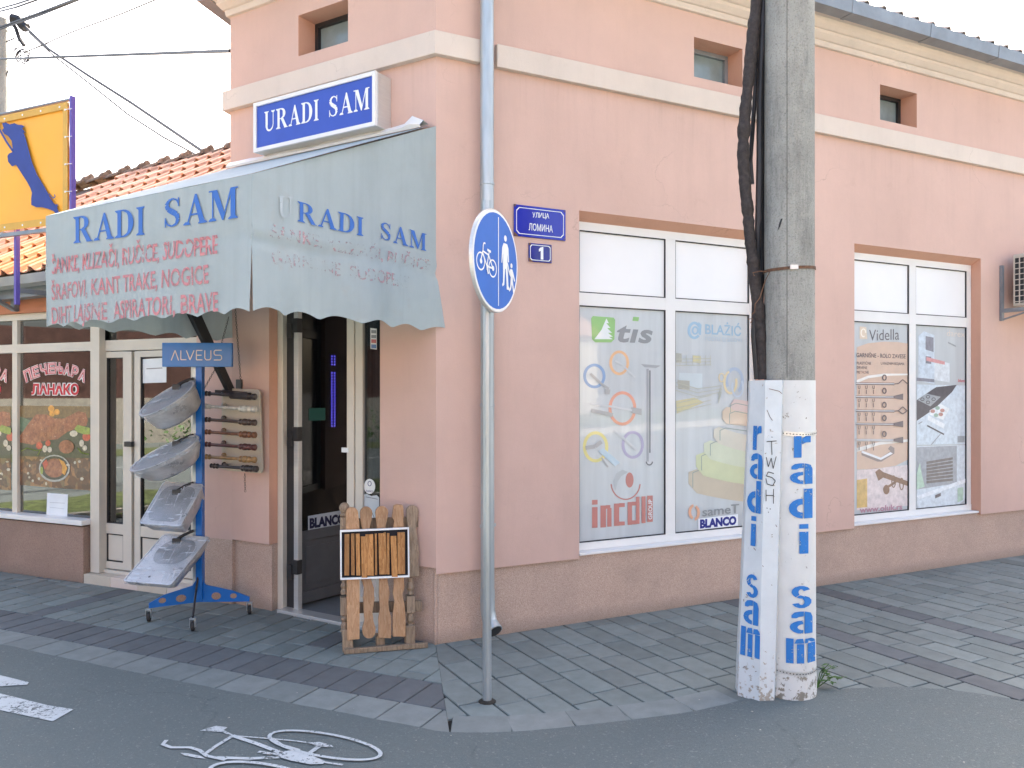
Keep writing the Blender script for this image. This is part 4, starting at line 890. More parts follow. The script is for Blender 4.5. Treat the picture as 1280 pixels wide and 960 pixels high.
shelf = thing('display_cabinet', 'dark cabinet with columns of blue lights seen through the open entrance', 'cabinet', P(424, 560, 8.2) * Vector((1, 1, 0)).x if False else Vector((-1.95, 8.4, 0)))
g = G(); g.abox((-1.9, 8.6, 1.2), (.7, 0, 0), (0, .2, 0), (0, 0, 1.2)); obj('body', g, 'dark', shelf)
g = G()
for i in range(2):
    for j in range(26):
        if j == 20 or j == 21: continue
        c = LD.P(.38 + i * .03, .010, 1.42 + j * .023); g.abox(c, LD.d * .0032, LD.n * .002, (0, 0, .0036))
obj('light_strip', g, 'led', lf)
g = G(); g.fbox(LD, .14, .31, .008, .0095, 1.47, 1.57); obj('exit_glow', g, 'greenglow', lf)

# ------------------------------------------------------------------ drainpipe
UP = B.px(608.8, 490, .085)[0]
dp = thing('drainpipe', 'blue grey zinc drainpipe running down the corner behind the round sign', 'drainpipe', B.P(UP + -0.0020, .09, 0))
g = G(); g.tube([B.P(UP + 0.0000, .085, 4.93), B.P(UP + 0.0000, .085, 3.3), B.P(UP + 0.0020, .085, 2.2), B.P(UP + 0.0040, .085, .34)], .047, 14); obj('pipe', g, 'zinc', dp, smooth=True)
g = G(); g.tube([B.P(UP + 0.0040, .085, .36), B.P(UP + 0.0040, .087, .22), B.P(UP + 0.0100, .11, .14), B.P(UP + 0.0180, .17, .095)], [.05, .05, .052, .056], 14); obj('shoe', g, 'zinc', dp, smooth=True)
g = G(); g.lathe(B.P(UP + 0.0182, .1715, .094), B.P(UP + 0.0180, .17, .095) - B.P(UP + 0.0100, .11, .14), [(0, .001), (.001, .05)], 14); obj('opening', g, 'dark', dp)
for z in (.78, 2.42, 4.42):
    g = G(); g.lathe(B.P(UP + 0.0010, .085, z), (0, 0, 1), [(0, .048), (.0, .051), (.02, .051), (.02, .048)], 14); g.fbox(B, UP + .048, UP + .075, .05, .07, z, z + .02); obj('pipe_clip', g, 'zinc', dp)
for z in (1.6, 3.1, 4.75):
    g = G(); g.lathe(B.P(UP + 0.0010, .085, z), (0, 0, 1), [(0, .047), (.004, .0505), (.018, .0505), (.022, .047)], 14); obj('joint', g, 'zinc', dp)
# ------------------------------------------------------------------ street plates
def plate(name, lab, x0, x1, yt, yb, mat, lines, ground):
    (u0, zt), (u1, _) = B.px(x0, yt, .02), B.px(x1, yt, .02); zb = B.px(x0, yb, .02)[1]
    r = thing(name, lab, 'sign', B.P(u0, 0, zb))
    g = G(); a = .006; 
    g.fbox(B, u0, u1, .004, .012, zb, zt); obj('plate', g, mat, r, bevel=.004)
    g = G(); m_, c_ = (.018, .022) if x1 - x0 > 40 else (.011, .012); O_ = .0132
    pts = lambda m_: [(u0 + m_ + c_, zb + m_), (u1 - m_ - c_, zb + m_), (u1 - m_, zb + m_ + c_), (u1 - m_, zt - m_ - c_), (u1 - m_ - c_, zt - m_), (u0 + m_ + c_, zt - m_), (u0 + m_, zt - m_ - c_), (u0 + m_, zb + m_ + c_)]
    A_, B_ = pts(m_), pts(m_ + .005)
    for i in range(8): j = (i + 1) % 8; g.face([B.P(A_[i][0], O_, A_[i][1]), B.P(A_[j][0], O_, A_[j][1]), B.P(B_[j][0], O_, B_[j][1]), B.P(B_[i][0], O_, B_[i][1])])
    obj('border', g, 'signwhite', r)
    for s_, p0, p1, h, b_ in lines:
        g = G()
        if s_ == '1': g.ppoly(B, .0136, [(675.6, 309.4), (678.6, 308.6), (679.2, 308.7), (679.2, 324.6), (675.9, 324.3), (675.9, 313.6), (673.6, 314.4), (673.6, 311.4)])
        else: text(g, s_, B, .0136, p0, p1, h, bold=b_)
        obj('lettering', g, 'signwhite', r)
    g = G()
    for uu, zz in ((u0 + .012, zb + .012), (u1 - .012, zb + .012), (u0 + .012, zt - .012), (u1 - .012, zt - .012)): g.lathe(B.P(uu, .012, zz), B.n, [(0, .005), (.003, .003)], 8)
    obj('screw', g, 'rust', r)
    g = G(); g.face([B.P(u0 + .001, .0128, zb + .001), B.P(u0 + .035, .0128, zb + .001), B.P(u0 + .02, .0128, zb + .018), B.P(u0 + .001, .0128, zb + .03)]); g.face([B.P(u0 + .001, .0128, zt - .001), B.P(u0 + .02, .0128, zt - .001), B.P(u0 + .001, .0128, zt - .022)]); obj('rust_stain', g, 'rust', r)
plate('street_plate', 'blue enamel street name plate with two white Cyrillic words on the pink wall', 643, 708, 254.5, 294.5, 'signblue', [('УЛИЦА', (665.5, 271.5), (686.5, 273), 6.2, .015), ('ЛОМИНА', (661, 287.5), (691, 290.5), 8.6, .012)], 0)
plate('house_number_plate', 'small dark blue enamel number 1 plate below the street name', 661.5, 690.5, 303, 326.6, 'signblue_dark', [('1', (673.8, 324), (679.4, 324.6), 14.5, .05)], 0)
# ------------------------------------------------------------------ air conditioner at the right edge
ac = thing('air_conditioner', 'air conditioner outdoor unit with cream grille on the pink wall at the right edge', 'air conditioner', B.P(6.2, 0, 2.5))
g = G(); g.fbox(B, 6.16, 6.98, .10, .40, 2.56, 3.08); obj('casing', g, 'creamframe', ac, bevel=.012)
g = G()
for k in range(9): z = 2.6 + k * .055; g.fbox(B, 6.18, 6.93, .402, .412, z, z + .008)
for k in range(13): g.fbox(B, 6.18 + k * .055, 6.188 + k * .055, .412, .42, 2.58, 3.06)
for k in range(9): g.fbox(B, 6.15, 6.158, .11, .39, 2.6 + k * .055, 2.608 + k * .055)
for k in range(6): g.fbox(B, 6.144, 6.152, .12 + k * .05, .128 + k * .05, 2.58, 3.06)
obj('grille', g, 'creamframe', ac)
g = G(); g.fbox(B, 6.156, 6.163, .12, .38, 2.59, 3.05); g.fbox(B, 6.18, 6.93, .396, .4015, 2.6, 3.04); obj('fin_pack', g, 'dark', ac)
for uu in (6.10, 6.85):
    g = G(); g.fbox(B, uu, uu + .035, .003, .03, 2.42, 2.98); g.fbox(B, uu, uu + .035, .03, .42, 2.50, 2.54); g.tube([B.P(uu + .017, .02, 2.43), B.P(uu + .017, .3, 2.5)], .01, 4); obj('bracket', g, 'gutter', ac)
# ------------------------------------------------------------------ light box sign over the awning
bx = thing('light_box_sign', 'blue light box with white shop name and silver frame above the awning', 'sign', A.P(1.0, .15, 3.5))
g = G(); LO = .16; (a1, zt), (a0, _) = A.px(318, 130, LO), A.px(470, 88, LO); zb = A.px(470, 158, LO)[1]; a1 = 1.585; a0 = .385; zt = 3.876; zb = 3.505
g.fbox(A, a0, a1, .0, LO - .012, zb, zt); obj('box', g, 'aluminium', bx, bevel=.006)
g = G(); t = .028
for q_ in ((a0, a1, zt - t, zt), (a0, a1, zb, zb + t), (a0, a0 + t, zb + t, zt - t), (a1 - t, a1, zb + t, zt - t)): g.fbox(A, q_[0], q_[1], LO - .012, LO + .008, q_[2], q_[3])
obj('frame', g, 'white', bx, bevel=.006)
g = G(); g.fbox(A, a0 + t, a1 - t, LO - .012, LO - .004, zb + t, zt - t); obj('face', g, 'boxblue', bx)
g = G(); text(g, 'URADI SAM', A, LO - .002, (330.5, 165), (462, 136), 26, serif=True); obj('lettering', g, 'signwhite', bx)
g = G(); g.tube([A.P(.5, .02, 3.5), A.P(.42, .05, 3.40)], .008, 6); obj('bracket', g, 'gutter', bx)
# ------------------------------------------------------------------ awning
aw = thing('awning', 'faded pale blue canvas awning with blue and red lettering over the entrance', 'awning', A.P(1, 0, 2.1))
OO = 1.47; UL, UR = 2.02, .09; ZB = 2.125; ZF = 2.83; ZW = 3.48
def Zbot_f(u): return ZB - .013 + .027 * abs(math.sin(math.pi * (u - UR) / .245 + .5 * math.sin(u * 3))) ** 1.1
def surf_f(u, off, z):
    k = max(0, min(1, (2.56 - z) / .4)); w = noise.noise(Vector((u * 3.1, z * 1.3, 0))) * .012 + k * .014 * math.sin(u * 9 + 2 * noise.noise(Vector((u * 2, 0, 5))))
    fold = -.012 * math.exp(-((z - 2.51) / .02) ** 2)
    return A.P(u, OO + w * (.4 + .6 * k) + fold + off, z)
g = G(); NU, NZ = 64, 16; rows = []
for j in range(NZ + 1):
    rows.append([surf_f(UL + (UR - UL) * i / NU, 0, ZF + (Zbot_f(UL + (UR - UL) * i / NU) - ZF) * j / NZ) for i in range(NU + 1)])
g.loft(rows, cap=False, closed=False); o = obj('front_panel', g, 'awning', aw, smooth=True)
SDp = A.P(UR, OO, 0); SDq = A.P(0, .0, 0); SDr = Fr(SDp, tuple((SDq - SDp)[:2])); SL = (SDq - SDp).length; SDr.n = Vector((SDr.d.y, -SDr.d.x, 0))
if SDr.n.y > 0: SDr.n = -SDr.n
def side_fn(fr, L):
    def surf(u, off, z):
        s_ = u / L; k = max(0, min(1, (2.53 - z) / .4)); nz = noise.noise(Vector((u * 3.2, z * 1.1, 9)))
        w = nz * .02 * math.sin(math.pi * max(0, min(1, s_))) + k * (.02 * math.sin(u * 8.3 + 1.1) + .012 * math.sin(u * 17)) * (.5 if s_ < .1 else 1)
        fold = -.011 * math.exp(-((z - 2.50 + .02 * math.sin(u * 5)) / .028) ** 2) + .006 * math.exp(-((z - 2.545) / .02) ** 2)
        fl_ = .05 * max(0, s_ - .86) / .14 * k
        return fr.P(u, w + fold + off, z) + fr.d * fl_ + fr.n * fl_ * .5
    return surf
surf_s = side_fn(SDr, SL)
def Zbot_s(s_): return ZB - .012 - .012 * s_ + .034 * abs(math.sin(math.pi * (s_ * SL + .02) / .262 + .5 * math.sin(s_ * 6))) ** 1.1
def Ztop_s(s_): return ZF + (ZW - ZF) * s_
g = G(); rows = []
for j in range(27):
    rows.append([surf_s(SL * i / 56, 0, Ztop_s(i / 56) + (Zbot_s(i / 56) - Ztop_s(i / 56)) * j / 26) for i in range(57)])
g.loft(rows, cap=False, closed=False); obj('side_panel', g, 'awning', aw, smooth=True)
SGq = A.P(UL + .02, 0, 0); SGp = A.P(UL, OO, 0); SG = Fr(SGp, tuple((SGq - SGp)[:2])); surf_g = side_fn(SG, (SGq - SGp).length); SGL = (SGq - SGp).length
g = G(); rows = []
for j in range(13):
    rows.append([surf_g(SGL * i / 40, 0, Ztop_s(i / 40) + (Zbot_s(i / 40) + .0 - Ztop_s(i / 40)) * j / 12) for i in range(41)])
g.loft(rows, cap=False, closed=False); obj('side_panel', g, 'awning', aw, smooth=True)
g = G(); g.loft([[A.P(UL + (UR - UL) * i / 8, OO, ZF + .002) for i in range(9)], [A.P(UL + .02 + (0 - UL - .02) * i / 8, OO / 2, (ZF + ZW) / 2 + .012) for i in range(9)], [A.P(UL + .02 + (0.0 - UL - .02) * i / 8, .03, ZW) for i in range(9)]], cap=False, closed=False); obj('top_panel', g, 'awning', aw, smooth=True)
g = G(); g.tube([A.P(UR + .05, OO - .04, 2.5), A.P(UL - .04, OO - .04, 2.5)], .014, 6); g.tube([A.P(UR + .05, OO - .04, 2.5), A.P(.08, .02, 2.5)], .014, 6); g.tube([A.P(UR + .05, OO - .04, ZF - .03), A.P(.08, .02, ZW - .04)], .014, 6); g.tube([A.P(UL - .01, OO - .02, ZF - .02), A.P(UL - .01, .02, ZW - .03)], .014, 6); g.tube([A.P(UL - .01, OO - .02, 2.5), A.P(UL - .01, .02, 2.5)], .014, 6); g.tube([A.P(UR + .05, OO - .04, ZF - .03), A.P(UL - .04, OO - .04, ZF - .03)], .014, 6); g.tube([A.P(UR + .05, OO - .04, ZF - .03), A.P(UR + .05, OO - .04, 2.5)], .014, 6)
obj('frame', g, 'gutter', aw)
g = G(); rows = []
for i in range(25):
    u = 0.06 + (UL - .04 - .06) * i / 24; w = noise.noise(Vector((u * 4, 3, 1))) * .02 + (.035 if .06 < u < .2 else 0)
    rows.append([A.P(u, .005, 3.50), A.P(u, .06 + w * .5, 3.515 + w), A.P(u, .10 + w * .4, 3.475 + w * .3), A.P(u, .09, 3.46)])
g.loft(rows, cap=False, closed=False); obj('flashing', g, 'white', aw, smooth=True)
for uu, o_ in ((1.93, .7),):
    p0 = A.P(uu, .02, 1.60); p1 = A.P(uu, .02, 1.9); p2 = A.P(uu, .62, 2.58)
    g = G(); s_ = A.d * .02; wv = Vector((0, 0, .05))
    g.prism([A.P(uu - .02, .01, 1.62), A.P(uu - .02, .06, 1.60), A.P(uu - .02, .62, 2.52), A.P(uu - .02, .54, 2.58)], A.d * .045); g.fbox(A, uu - .03, uu + .035, 0.001, .015, 1.55, 1.8); obj('support_arm', g, 'black', aw, bevel=.003)
# words
def bluew(g, s_, fr, p0, p1, h, surf, e=.005): text(g, s_, fr, 0 if fr is SDr else OO, p0, p1, h, serif=True, surf=lambda u, o, z: surf(u, (o if fr is SDr else o - OO) + e, z))
for nm, p0, p1, h in (('RADI', (93, 304.5), (182, 293.5), 34), ('SAM', (207, 285.5), (299, 272.5), 38)):
    g = G(); bluew(g, nm, A, p0, p1, h, surf_f); obj('lettering', g, 'awn_blue', aw)
def redl(s_, p0, p1, h, fr, surf, mat):
    g = G(); text(g, s_, fr, 0 if fr is SDr else OO, p0, p1, h, bold=.014, surf=lambda u, o, z: surf(u, (o if fr is SDr else o - OO) + .004, z)); obj('lettering', g, mat, aw)
redl('ŠANKE, KLIZAČI, RUČICE, SUDOPERE', (65, 342.5), (272, 316.5), 22, A, surf_f, 'awn_red')
redl('ŠRAFOVI, KANT TRAKE, NOGICE', (64, 375), (260, 353.5), 22, A, surf_f, 'awn_red')
redl('DIHT LAJSNE, ASPIRATORI, BRAVE', (63, 404.5), (272, 388.5), 23, A, surf_f, 'awn_red')
g = G(); bluew(g, 'U', SDr, (346, 272), (365, 273), 27, surf_s); obj('lettering', g, 'awn_ghost', aw)
g = G(); bluew(g, 'RADI', SDr, (371, 276.5), (453, 295.5), 24, surf_s); obj('lettering', g, 'awn_blue', aw)
g = G(); bluew(g, 'SAM', SDr, (475.5, 299), (532, 314), 22, surf_s); obj('lettering', g, 'awn_blue', aw)
redl('ŠANKE, KLIZAČI, RUČICE', (336, 296), (537, 338), 15, SDr, surf_s, 'awn_red_faint')
redl('GARNIŠNE  SUDOPERE', (338, 330), (512, 360), 17, SDr, surf_s, 'awn_red_faint')
# ------------------------------------------------------------------ the neighbour: low grill shop with tiled roof
nb = thing('neighbour_building', 'low orange rendered grill shop with red clay tiled roof left of the pink corner', 'building', NF.P(1.5, 0, 0))
OI = -.06; ND = -.12                            # window plane, door plane
g = G(); g.fbox(NF, 0, .36, -.25, -.004, .516, 2.5); g.fbox(NF, .36, 5.4, -.25, -.004, 2.435, 2.78); obj('wall', g, ['orange_wall'], nb)
g = G(); g.fbox(NF, -.02, .36, -.25, 0, .0, .516); obj('plinth', g, 'plinth', nb)
g = G(); g.fbox(NF, -.02, .3585, -.0038, .002, .516, 2.44); obj('pier', g, 'pink', nb)
g = G(); g.fbox(NF, 1.70, 5.4, -.25, .0, 0, .50); obj('plinth', g, 'plinth_brown', nb, bevel=.006)
# stone step, three slabs
for k in range(4):
    a, b = .362 + k * .334, .362 + (k + 1) * .334 - .004
    g = G(); g.fbox(NF, a, b, -.30, .0, .0, .085); obj('step_slab', g, 'board' if k % 2 else 'cream', nb, bevel=.004)
# fixed window: frame bars, panes
win = bpy.data.objects.new('grill_window', None); COL.objects.link(win); win.parent = nb
uM = NF.px(18.4, 500, OI)[0]; uD1, uD0 = NF.px(113, 600, OI)[0], NF.px(124, 600, OI)[0]
g = G(); fb = lambda a, b, c, d, o0=OI - .06, o1=OI: g.fbox(NF, a, b, o0, o1, c, d)
fb(uD0, 5.4, 2.375, 2.435, OI - .06, OI + .01); fb(uD0, uD1, 0.09, 2.375); fb(uD1, 5.4, 2.07, 2.15, OI - .06, OI - .002); fb(uM - .035, uM + .035, .56, 2.07); fb(uM - .035, uM + .035, 2.15, 2.375); fb(uM + .9, uM + .97, .56, 2.07); fb(uM + .9, uM + .97, 2.15, 2.375)
obj('frame', g, 'creamframe', win, bevel=.004)
g = G(); fb(uD1, 5.4, .515, .56, OI - .06, .03); obj('sill', g, 'white', win, bevel=.004)
for a, b in ((uD1, uM - .035), (uM + .035, uM + .9), (uM + .97, 5.4)):
    for c, d in ((.56, 2.07), (2.15, 2.375)):
        g = G(); g.fbox(NF, a + .004, b - .004, OI - .04, OI - .03, c + .004, d - .004); obj('pane', g, 'glass', win)
# door assembly
dn = bpy.data.objects.new('grill_door', None); COL.objects.link(dn); dn.parent = nb
dpx = lambda x: NF.px(x, 500, ND)[0]
uA_, uB_, uC_, uE_ = dpx(125.5), dpx(163.5), dpx(167), .355
zt0, zt1 = NF.px(158, 438, ND)[1], NF.px(158, 426, ND)[1]
g = G(); g.fbox(NF, uE_, uD0 - .001, ND - .06, ND, zt0, zt1 + .01); g.fbox(NF, uE_, uE_ + .05, ND - .06, ND, .09, zt0); g.fbox(NF, uA_, uD0 - .001, ND - .06, ND + .003, .09, zt0); g.fbox(NF, uE_, uD0, ND - .06, ND + .012, .086, .115); g.fbox(NF, uE_, uE_ + .04, ND - .06, ND, zt1 + .01, 2.38); obj('frame', g, 'creamframe', dn, bevel=.004)
g = G(); g.fbox(NF, uE_ + .04, uD0, ND - .04, ND - .03, zt1 + .01, 2.378); obj('pane', g, 'glass', dn)
def leafs(a, b, name, lw, gx0, gx1):
    l = bpy.data.objects.new(name, None); COL.objects.link(l); l.parent = nb
    z0, z1 = .125, zt0 - .01; ga, gb = max(dpx(gx0), dpx(gx1)), min(dpx(gx0), dpx(gx1)); zg1 = NF.px(145, 447, ND)[1]; zg0 = NF.px(145, 655, ND)[1]; zp1 = NF.px(145, 668, ND)[1]; zp0 = NF.px(145, 703, ND)[1]
    g = G(); o0, o1 = ND - .045, ND - .006
    g.fbox(NF, ga, a, o0, o1, z0, z1); g.fbox(NF, b, gb, o0, o1, z0, z1)
    for c, d in ((z0, zp0), (zp1, zg0), (zg1, z1)): g.fbox(NF, gb, ga, o0, o1, c, d)
    obj('frame', g, 'creamframe', l, bevel=.004)
    g = G(); g.fbox(NF, gb + .003, ga - .003, ND - .035, ND - .028, zg0 + .003, zg1 - .003); obj('pane', g, 'glass', l)
    g = G(); g.fbox(NF, gb + .012, ga - .012, ND - .035, ND - .018, zp0 + .012, zp1 - .012); obj('panel', g, 'creamframe', l, bevel=.003)
    g = G(); 
    for q_ in ((gb, gb + .008, zg0, zg1), (ga - .008, ga, zg0, zg1), (gb, ga, zg0, zg0 + .008), (gb, ga, zg1 - .008, zg1), (gb, gb + .01, zp0, zp1), (ga - .01, ga, zp0, zp1), (gb, ga, zp0, zp0 + .01), (gb, ga, zp1 - .01, zp1)): g.fbox(NF, q_[0], q_[1], ND - .03, ND - .012, q_[2], q_[3])
    obj('seal', g, 'seal', l)
    return l
l1 = leafs(uA_ - .002, uB_, 'door_leaf', 0, 132, 153); l2 = leafs(uC_, uE_ + .052, 'door_leaf', 0, 174.5, 238)
g = G(); g.fbox(NF, dpx(168), dpx(159), ND, ND + .035, 1.22, 1.265); obj('door_lock', g, 'black', l1, bevel=.004)
FN = OI - .028; kw = dict(fr=NF)
def f_(g, fr, o): g.ppoly(fr, o, [(178, 449), (208, 447), (208, 478), (178, 479)]); g.m = 1; text(g, 'ХЛЕБ', fr, o + .001, (182, 461), (204, 460), 2.4) if False else g.pline(fr, o + .001, [(183, 461), (203, 460)], 1.2)
pr('notice', l2, ['paper', pm(120, 120, 120)], f_, ND - .026, NF)
def f_(g, fr, o): g.ppoly(fr, o, [(59, 616), (85, 618), (84, 646.5), (58, 644)]); g.m = 1; g.pline(fr, o + .001, [(62, 628), (81, 629)], .8); g.pline(fr, o + .001, [(62, 634), (80, 636)], .6)
pr('notice', win, ['paper', pm(190, 196, 200)], f_, FN, NF)
# arched word and the name, each letter white behind and red in front
def arched(x0, x1, parent, word='ПЕЧЕЊАРА'):
    n = len(word); xc = (x0 + x1) / 2; half = (x1 - x0) / 2
    for off, bold, mt in ((0, .08, 'signwhite'), (.0015, .045, 'red'), (.003, .0, pm(226, 170, 170))):
        g = G()
        for i, ch in enumerate(word):
            t = (i + .5) / n * 2 - 1; x = xc + t * half * .98; yb = 466.5 + 11.5 * t * t; sl = 23 * t / half; w_ = 2 * half / n * (1.16 if ch == 'Њ' else .93); h = 12.5
            dx = w_ / 2; ang = math.atan(sl); up = (math.sin(ang) * .55, -1)
            u0, z0 = NF.px(x - dx, yb - sl * dx, FN + off); u1, z1 = NF.px(x + dx, yb + sl * dx, FN + off); u2, z2 = NF.px(x - dx + up[0] * h, yb - sl * dx + up[1] * h, FN + off)
            v, f = glyphs(ch, bold)
            g.raw([NF.P(u0 + (u1 - u0) * a + (u2 - u0) * b, FN + off, z0 + (z1 - z0) * a + (z2 - z0) * b) for a, b in v], f)
        obj('lettering', g, mt, parent)
    for off, bold, mt in ((0, .10, 'signwhite'), (.0015, .045, 'red')):
        g = G(); text(g, 'ЛАНАКО', NF, FN + off, (xc - half * .78, 492.5), (xc + half * .78, 493), 12.5, bold=bold); obj('lettering', g, mt, parent)
arched(31, 107, win); arched(-68, 9.5, win)
# food poster on the inside of the glass
def poster(x0, x1, dxs):
    def f_(g, fr, o):
        X = lambda x: x + dxs
        cl = lambda pts: [(min(max(X(x), x0), x1), y) for x, y in pts]
        inside = lambda x, m_=0: x0 + m_ <= X(x) <= x1 - m_
        top = lambda x: 507 + 1.0 * (x - x0) / (x1 - x0); bot = lambda x: 606 + 7. * (x - x0) / (x1 - x0)
        g.m = 0; g.ppoly(fr, o, [(x0, 570), (x1, 573), (x1, 613), (x0, 606)]); g.m = 1; g.ppoly(fr, o, [(x0, 507), (x1, 508), (x1, 522), (x0, 522)]); g.m = 2; g.ppoly(fr, o, [(x0, 522.01), (x1, 522.01), (x1, 572.99), (x0, 569.99)])
        if x1 - x0 < 40: 
            g.m = 7; g.pline(fr, o + .001, [(x0, 561), (x0 + 5, 558), (x1 - 3, 564)], 1.5); return
        g.m = 3; g.ppoly(fr, o + .0006, cl([(24, 520), (44, 528), (30, 541), (24, 538)])); 
        g.m = 4; g.ppoly(fr, o + .001, cl([(25, 545), (35, 530), (45, 518), (58, 518), (68, 523), (80, 523), (98, 514), (107, 516), (110, 525), (108, 532), (96, 535), (84, 540), (72, 549), (56, 551), (40, 556), (25, 553)]))
        g.m = 5
        for i, (x, y, r) in enumerate(((64, 511, 4), (71, 515, 3.6), (65, 517, 3.6))): g.pell(fr, o + .0016 + i * .0002, X(x), y, r, r * 1.05, 12)
        g.m = 6
        for i, (x, y, r) in enumerate(((49, 557, 4.2), (60, 554, 3.4), (108, 546, 5))): g.pell(fr, o + .0016 + i * .0002, X(x), y, r, r * 1.1, 12)
        g.m = 7; g.pline(fr, o + .0022, [(26, 564), (34, 560), (44, 563), (55, 562)], 1.4); g.pline(fr, o + .0026, [(97, 560), (102, 566), (111, 568)], 1.6); g.pline(fr, o + .0026, [(47, 569), (50, 563), (60, 560)], 1.2)
        g.ppoly(fr, o + .003, cl([(93, 536), (97, 531), (113, 535), (113, 543), (105, 543), (96, 540)]))
        g.m = 8
        for i, (x, y, a, b) in enumerate(((56, 561, 3, 4.5), (62, 562, 3, 3.6), (102, 554, 3, 4.5), (106, 560, 3, 3.5), (92, 542, 5, 4))): g.pell(fr, o + .0032 + i * .0002, X(x), y, a, b, 10)
        g.m = 9; g.pell(fr, o + .0042, X(68), 585.5, 19.5, 17); g.m = 10; g.pell(fr, o + .0046, X(68), 585, 17.5, 15); g.m = 4; g.pell(fr, o + .005, X(68), 585, 13, 12); g.pell(fr, o + .005, X(83), 558.5, 9.5, 8.5)
        g.m = 5; g.ppoly(fr, o + .0056, cl([(73, 573), (80, 577), (84, 585), (81, 594), (77, 591), (78, 583)])); g.m = 6; g.ppoly(fr, o + .0056, cl([(53, 579), (58, 574), (60, 580), (56, 587)])); g.m = 7; g.pell(fr, o + .0058, X(52), 588, 2, 5, 8)
        g.m = 8
        for i in range(16): g.pell(fr, o + .0034 + i * .0001, min(max(X(26 + random.random() * 84), x0 + 3), x1 - 3), 573 + random.random() * 33, 1 + random.random() * 1.6, 1 + random.random() * 1.4, 6) if True else 0
    pr('food_poster', win, ['food', pn(122, 98, 58), pn(80, 78, 58), pn(98, 118, 92), 'meat', pn(214, 152, 56), pn(196, 84, 56), pn(142, 158, 66), pn(206, 196, 172), pn(172, 172, 162), pn(70, 66, 52)], f_, FN + .0005, NF)
poster(24, 112.5, 0); poster(-70, 13.5, -95)
# dim room behind
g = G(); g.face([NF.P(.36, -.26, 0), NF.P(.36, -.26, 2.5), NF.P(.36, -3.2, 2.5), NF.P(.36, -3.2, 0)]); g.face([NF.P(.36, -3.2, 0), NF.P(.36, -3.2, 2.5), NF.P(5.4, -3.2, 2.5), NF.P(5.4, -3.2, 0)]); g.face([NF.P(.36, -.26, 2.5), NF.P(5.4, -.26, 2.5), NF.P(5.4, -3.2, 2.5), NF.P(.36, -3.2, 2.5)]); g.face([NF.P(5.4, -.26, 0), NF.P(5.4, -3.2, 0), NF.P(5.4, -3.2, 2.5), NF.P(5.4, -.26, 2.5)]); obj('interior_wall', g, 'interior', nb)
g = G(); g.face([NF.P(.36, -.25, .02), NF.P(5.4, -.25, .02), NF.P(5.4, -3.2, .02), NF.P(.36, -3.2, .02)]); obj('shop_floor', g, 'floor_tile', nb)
# roof: eaves and ridge run parallel to the entrance wall
VE, ZE, VR, TS = -.5, 2.72, 2.0, .71                       # eaves setback, eaves height, ridge setback, slope
def roofp(u, v): return A.P(u, -v, ZE + TS * (v - VE))
up_ = (roofp(0, 1) - roofp(0, 0)).normalized(); dn_ = Vector((up_.x, up_.y, up_.z)).cross(A.d).normalized()
if dn_.z < 0: dn_ = -dn_
g = G(); g.face([roofp(2.1, VE) - dn_ * .03, roofp(7.5, VE) - dn_ * .03, roofp(7.5, VR) - dn_ * .03, roofp(1.8, VR) - dn_ * .03]); g.face([roofp(1.8, VR) - dn_ * .03, roofp(7.5, VR) - dn_ * .03, A.P(7.5, -VR - 2.5, 2.7), A.P(1.8, -VR - 2.5, 2.7)]); g.face([roofp(7.5, VE), roofp(7.5, VR), A.P(7.5, -VR - 2.5, 2.7)]); obj('roof', g, 'ridge', nb)
rows_ = 0; v = VE - .02
while v < VR - .12:
    u = 2.2 + (.0 if rows_ % 2 else .11)
    while u < 6.4:
        lim = 2.05 + .29 * max(v, 0)
        if u > lim - .1: lay_tile(nb, roofp(u, v) + dn_ * .006, -A.d, up_)
        u += .222
    v += .31 * math.cos(math.atan(TS)); rows_ += 1
u = 2.35; rr = 0
while u < 7.8:
    L = .41; p0 = roofp(u, VR) + Vector((0, 0, .03)); p1 = roofp(u + L, VR) + Vector((0, 0, .012)); j = noise.noise(Vector((u, 0, 0))) * .02
    def half(p, r, h): return [p + up_h * (math.cos(a) * r) + Vector((0, 0, math.sin(a) * r * h + j)) for a in [math.pi * k / 8 for k in range(9)]]
    up_h = flat(up_).normalized()
    g = G(); g.loft([half(p0, .125, .75), half(p0 + A.d * .05, .13, .8), half(p0 + A.d * .055, .105, .75), half(p1, .095, .7)], cap=True, closed=False)
    g.loft([[p0 + A.d * .01 + up_h * x + Vector((0, 0, z_)) for x, z_ in ((-.05, .07), (.05, .07), (.035, .115), (0, .135), (-.035, .115))], [p0 + A.d * .06 + up_h * x + Vector((0, 0, z_)) for x, z_ in ((-.05, .07), (.05, .07), (.03, .10), (0, .115), (-.03, .10))]])
    obj('ridge_tile', g, 'ridge', nb); u += L
# gutter, fascia, rafter brackets
g = G(); pr_ = []
g.loft([[A.P(u, -VE + o_, ZE + z_) for o_, z_ in ((.0, -.02), (.02, -.09), (.07, -.115), (.12, -.09), (.14, -.015), (.132, -.015), (.112, -.082), (.07, -.105), (.028, -.082), (.008, -.02))] for u in (2.08, 7.5)]); obj('gutter', g, 'gutter', nb)
g = G(); g.fbox(A, 2.08, 7.5, .36, .48, 2.545, 2.66); obj('eaves_beam', g, 'gutter', nb)
for uu in (NF.px(24, 400, 0)[0], NF.px(24, 400, 0)[0] + 1.2, .62):
    g = G(); g.fbox(NF, uu, uu + .05, 0, .05, 2.45, 2.60); g.prism([NF.P(uu, .0, 2.455), NF.P(uu, .045, 2.455), NF.P(uu, .42, 2.62), NF.P(uu, .36, 2.64)], NF.d * .05); obj('rafter_bracket', g, 'gutter', nb)

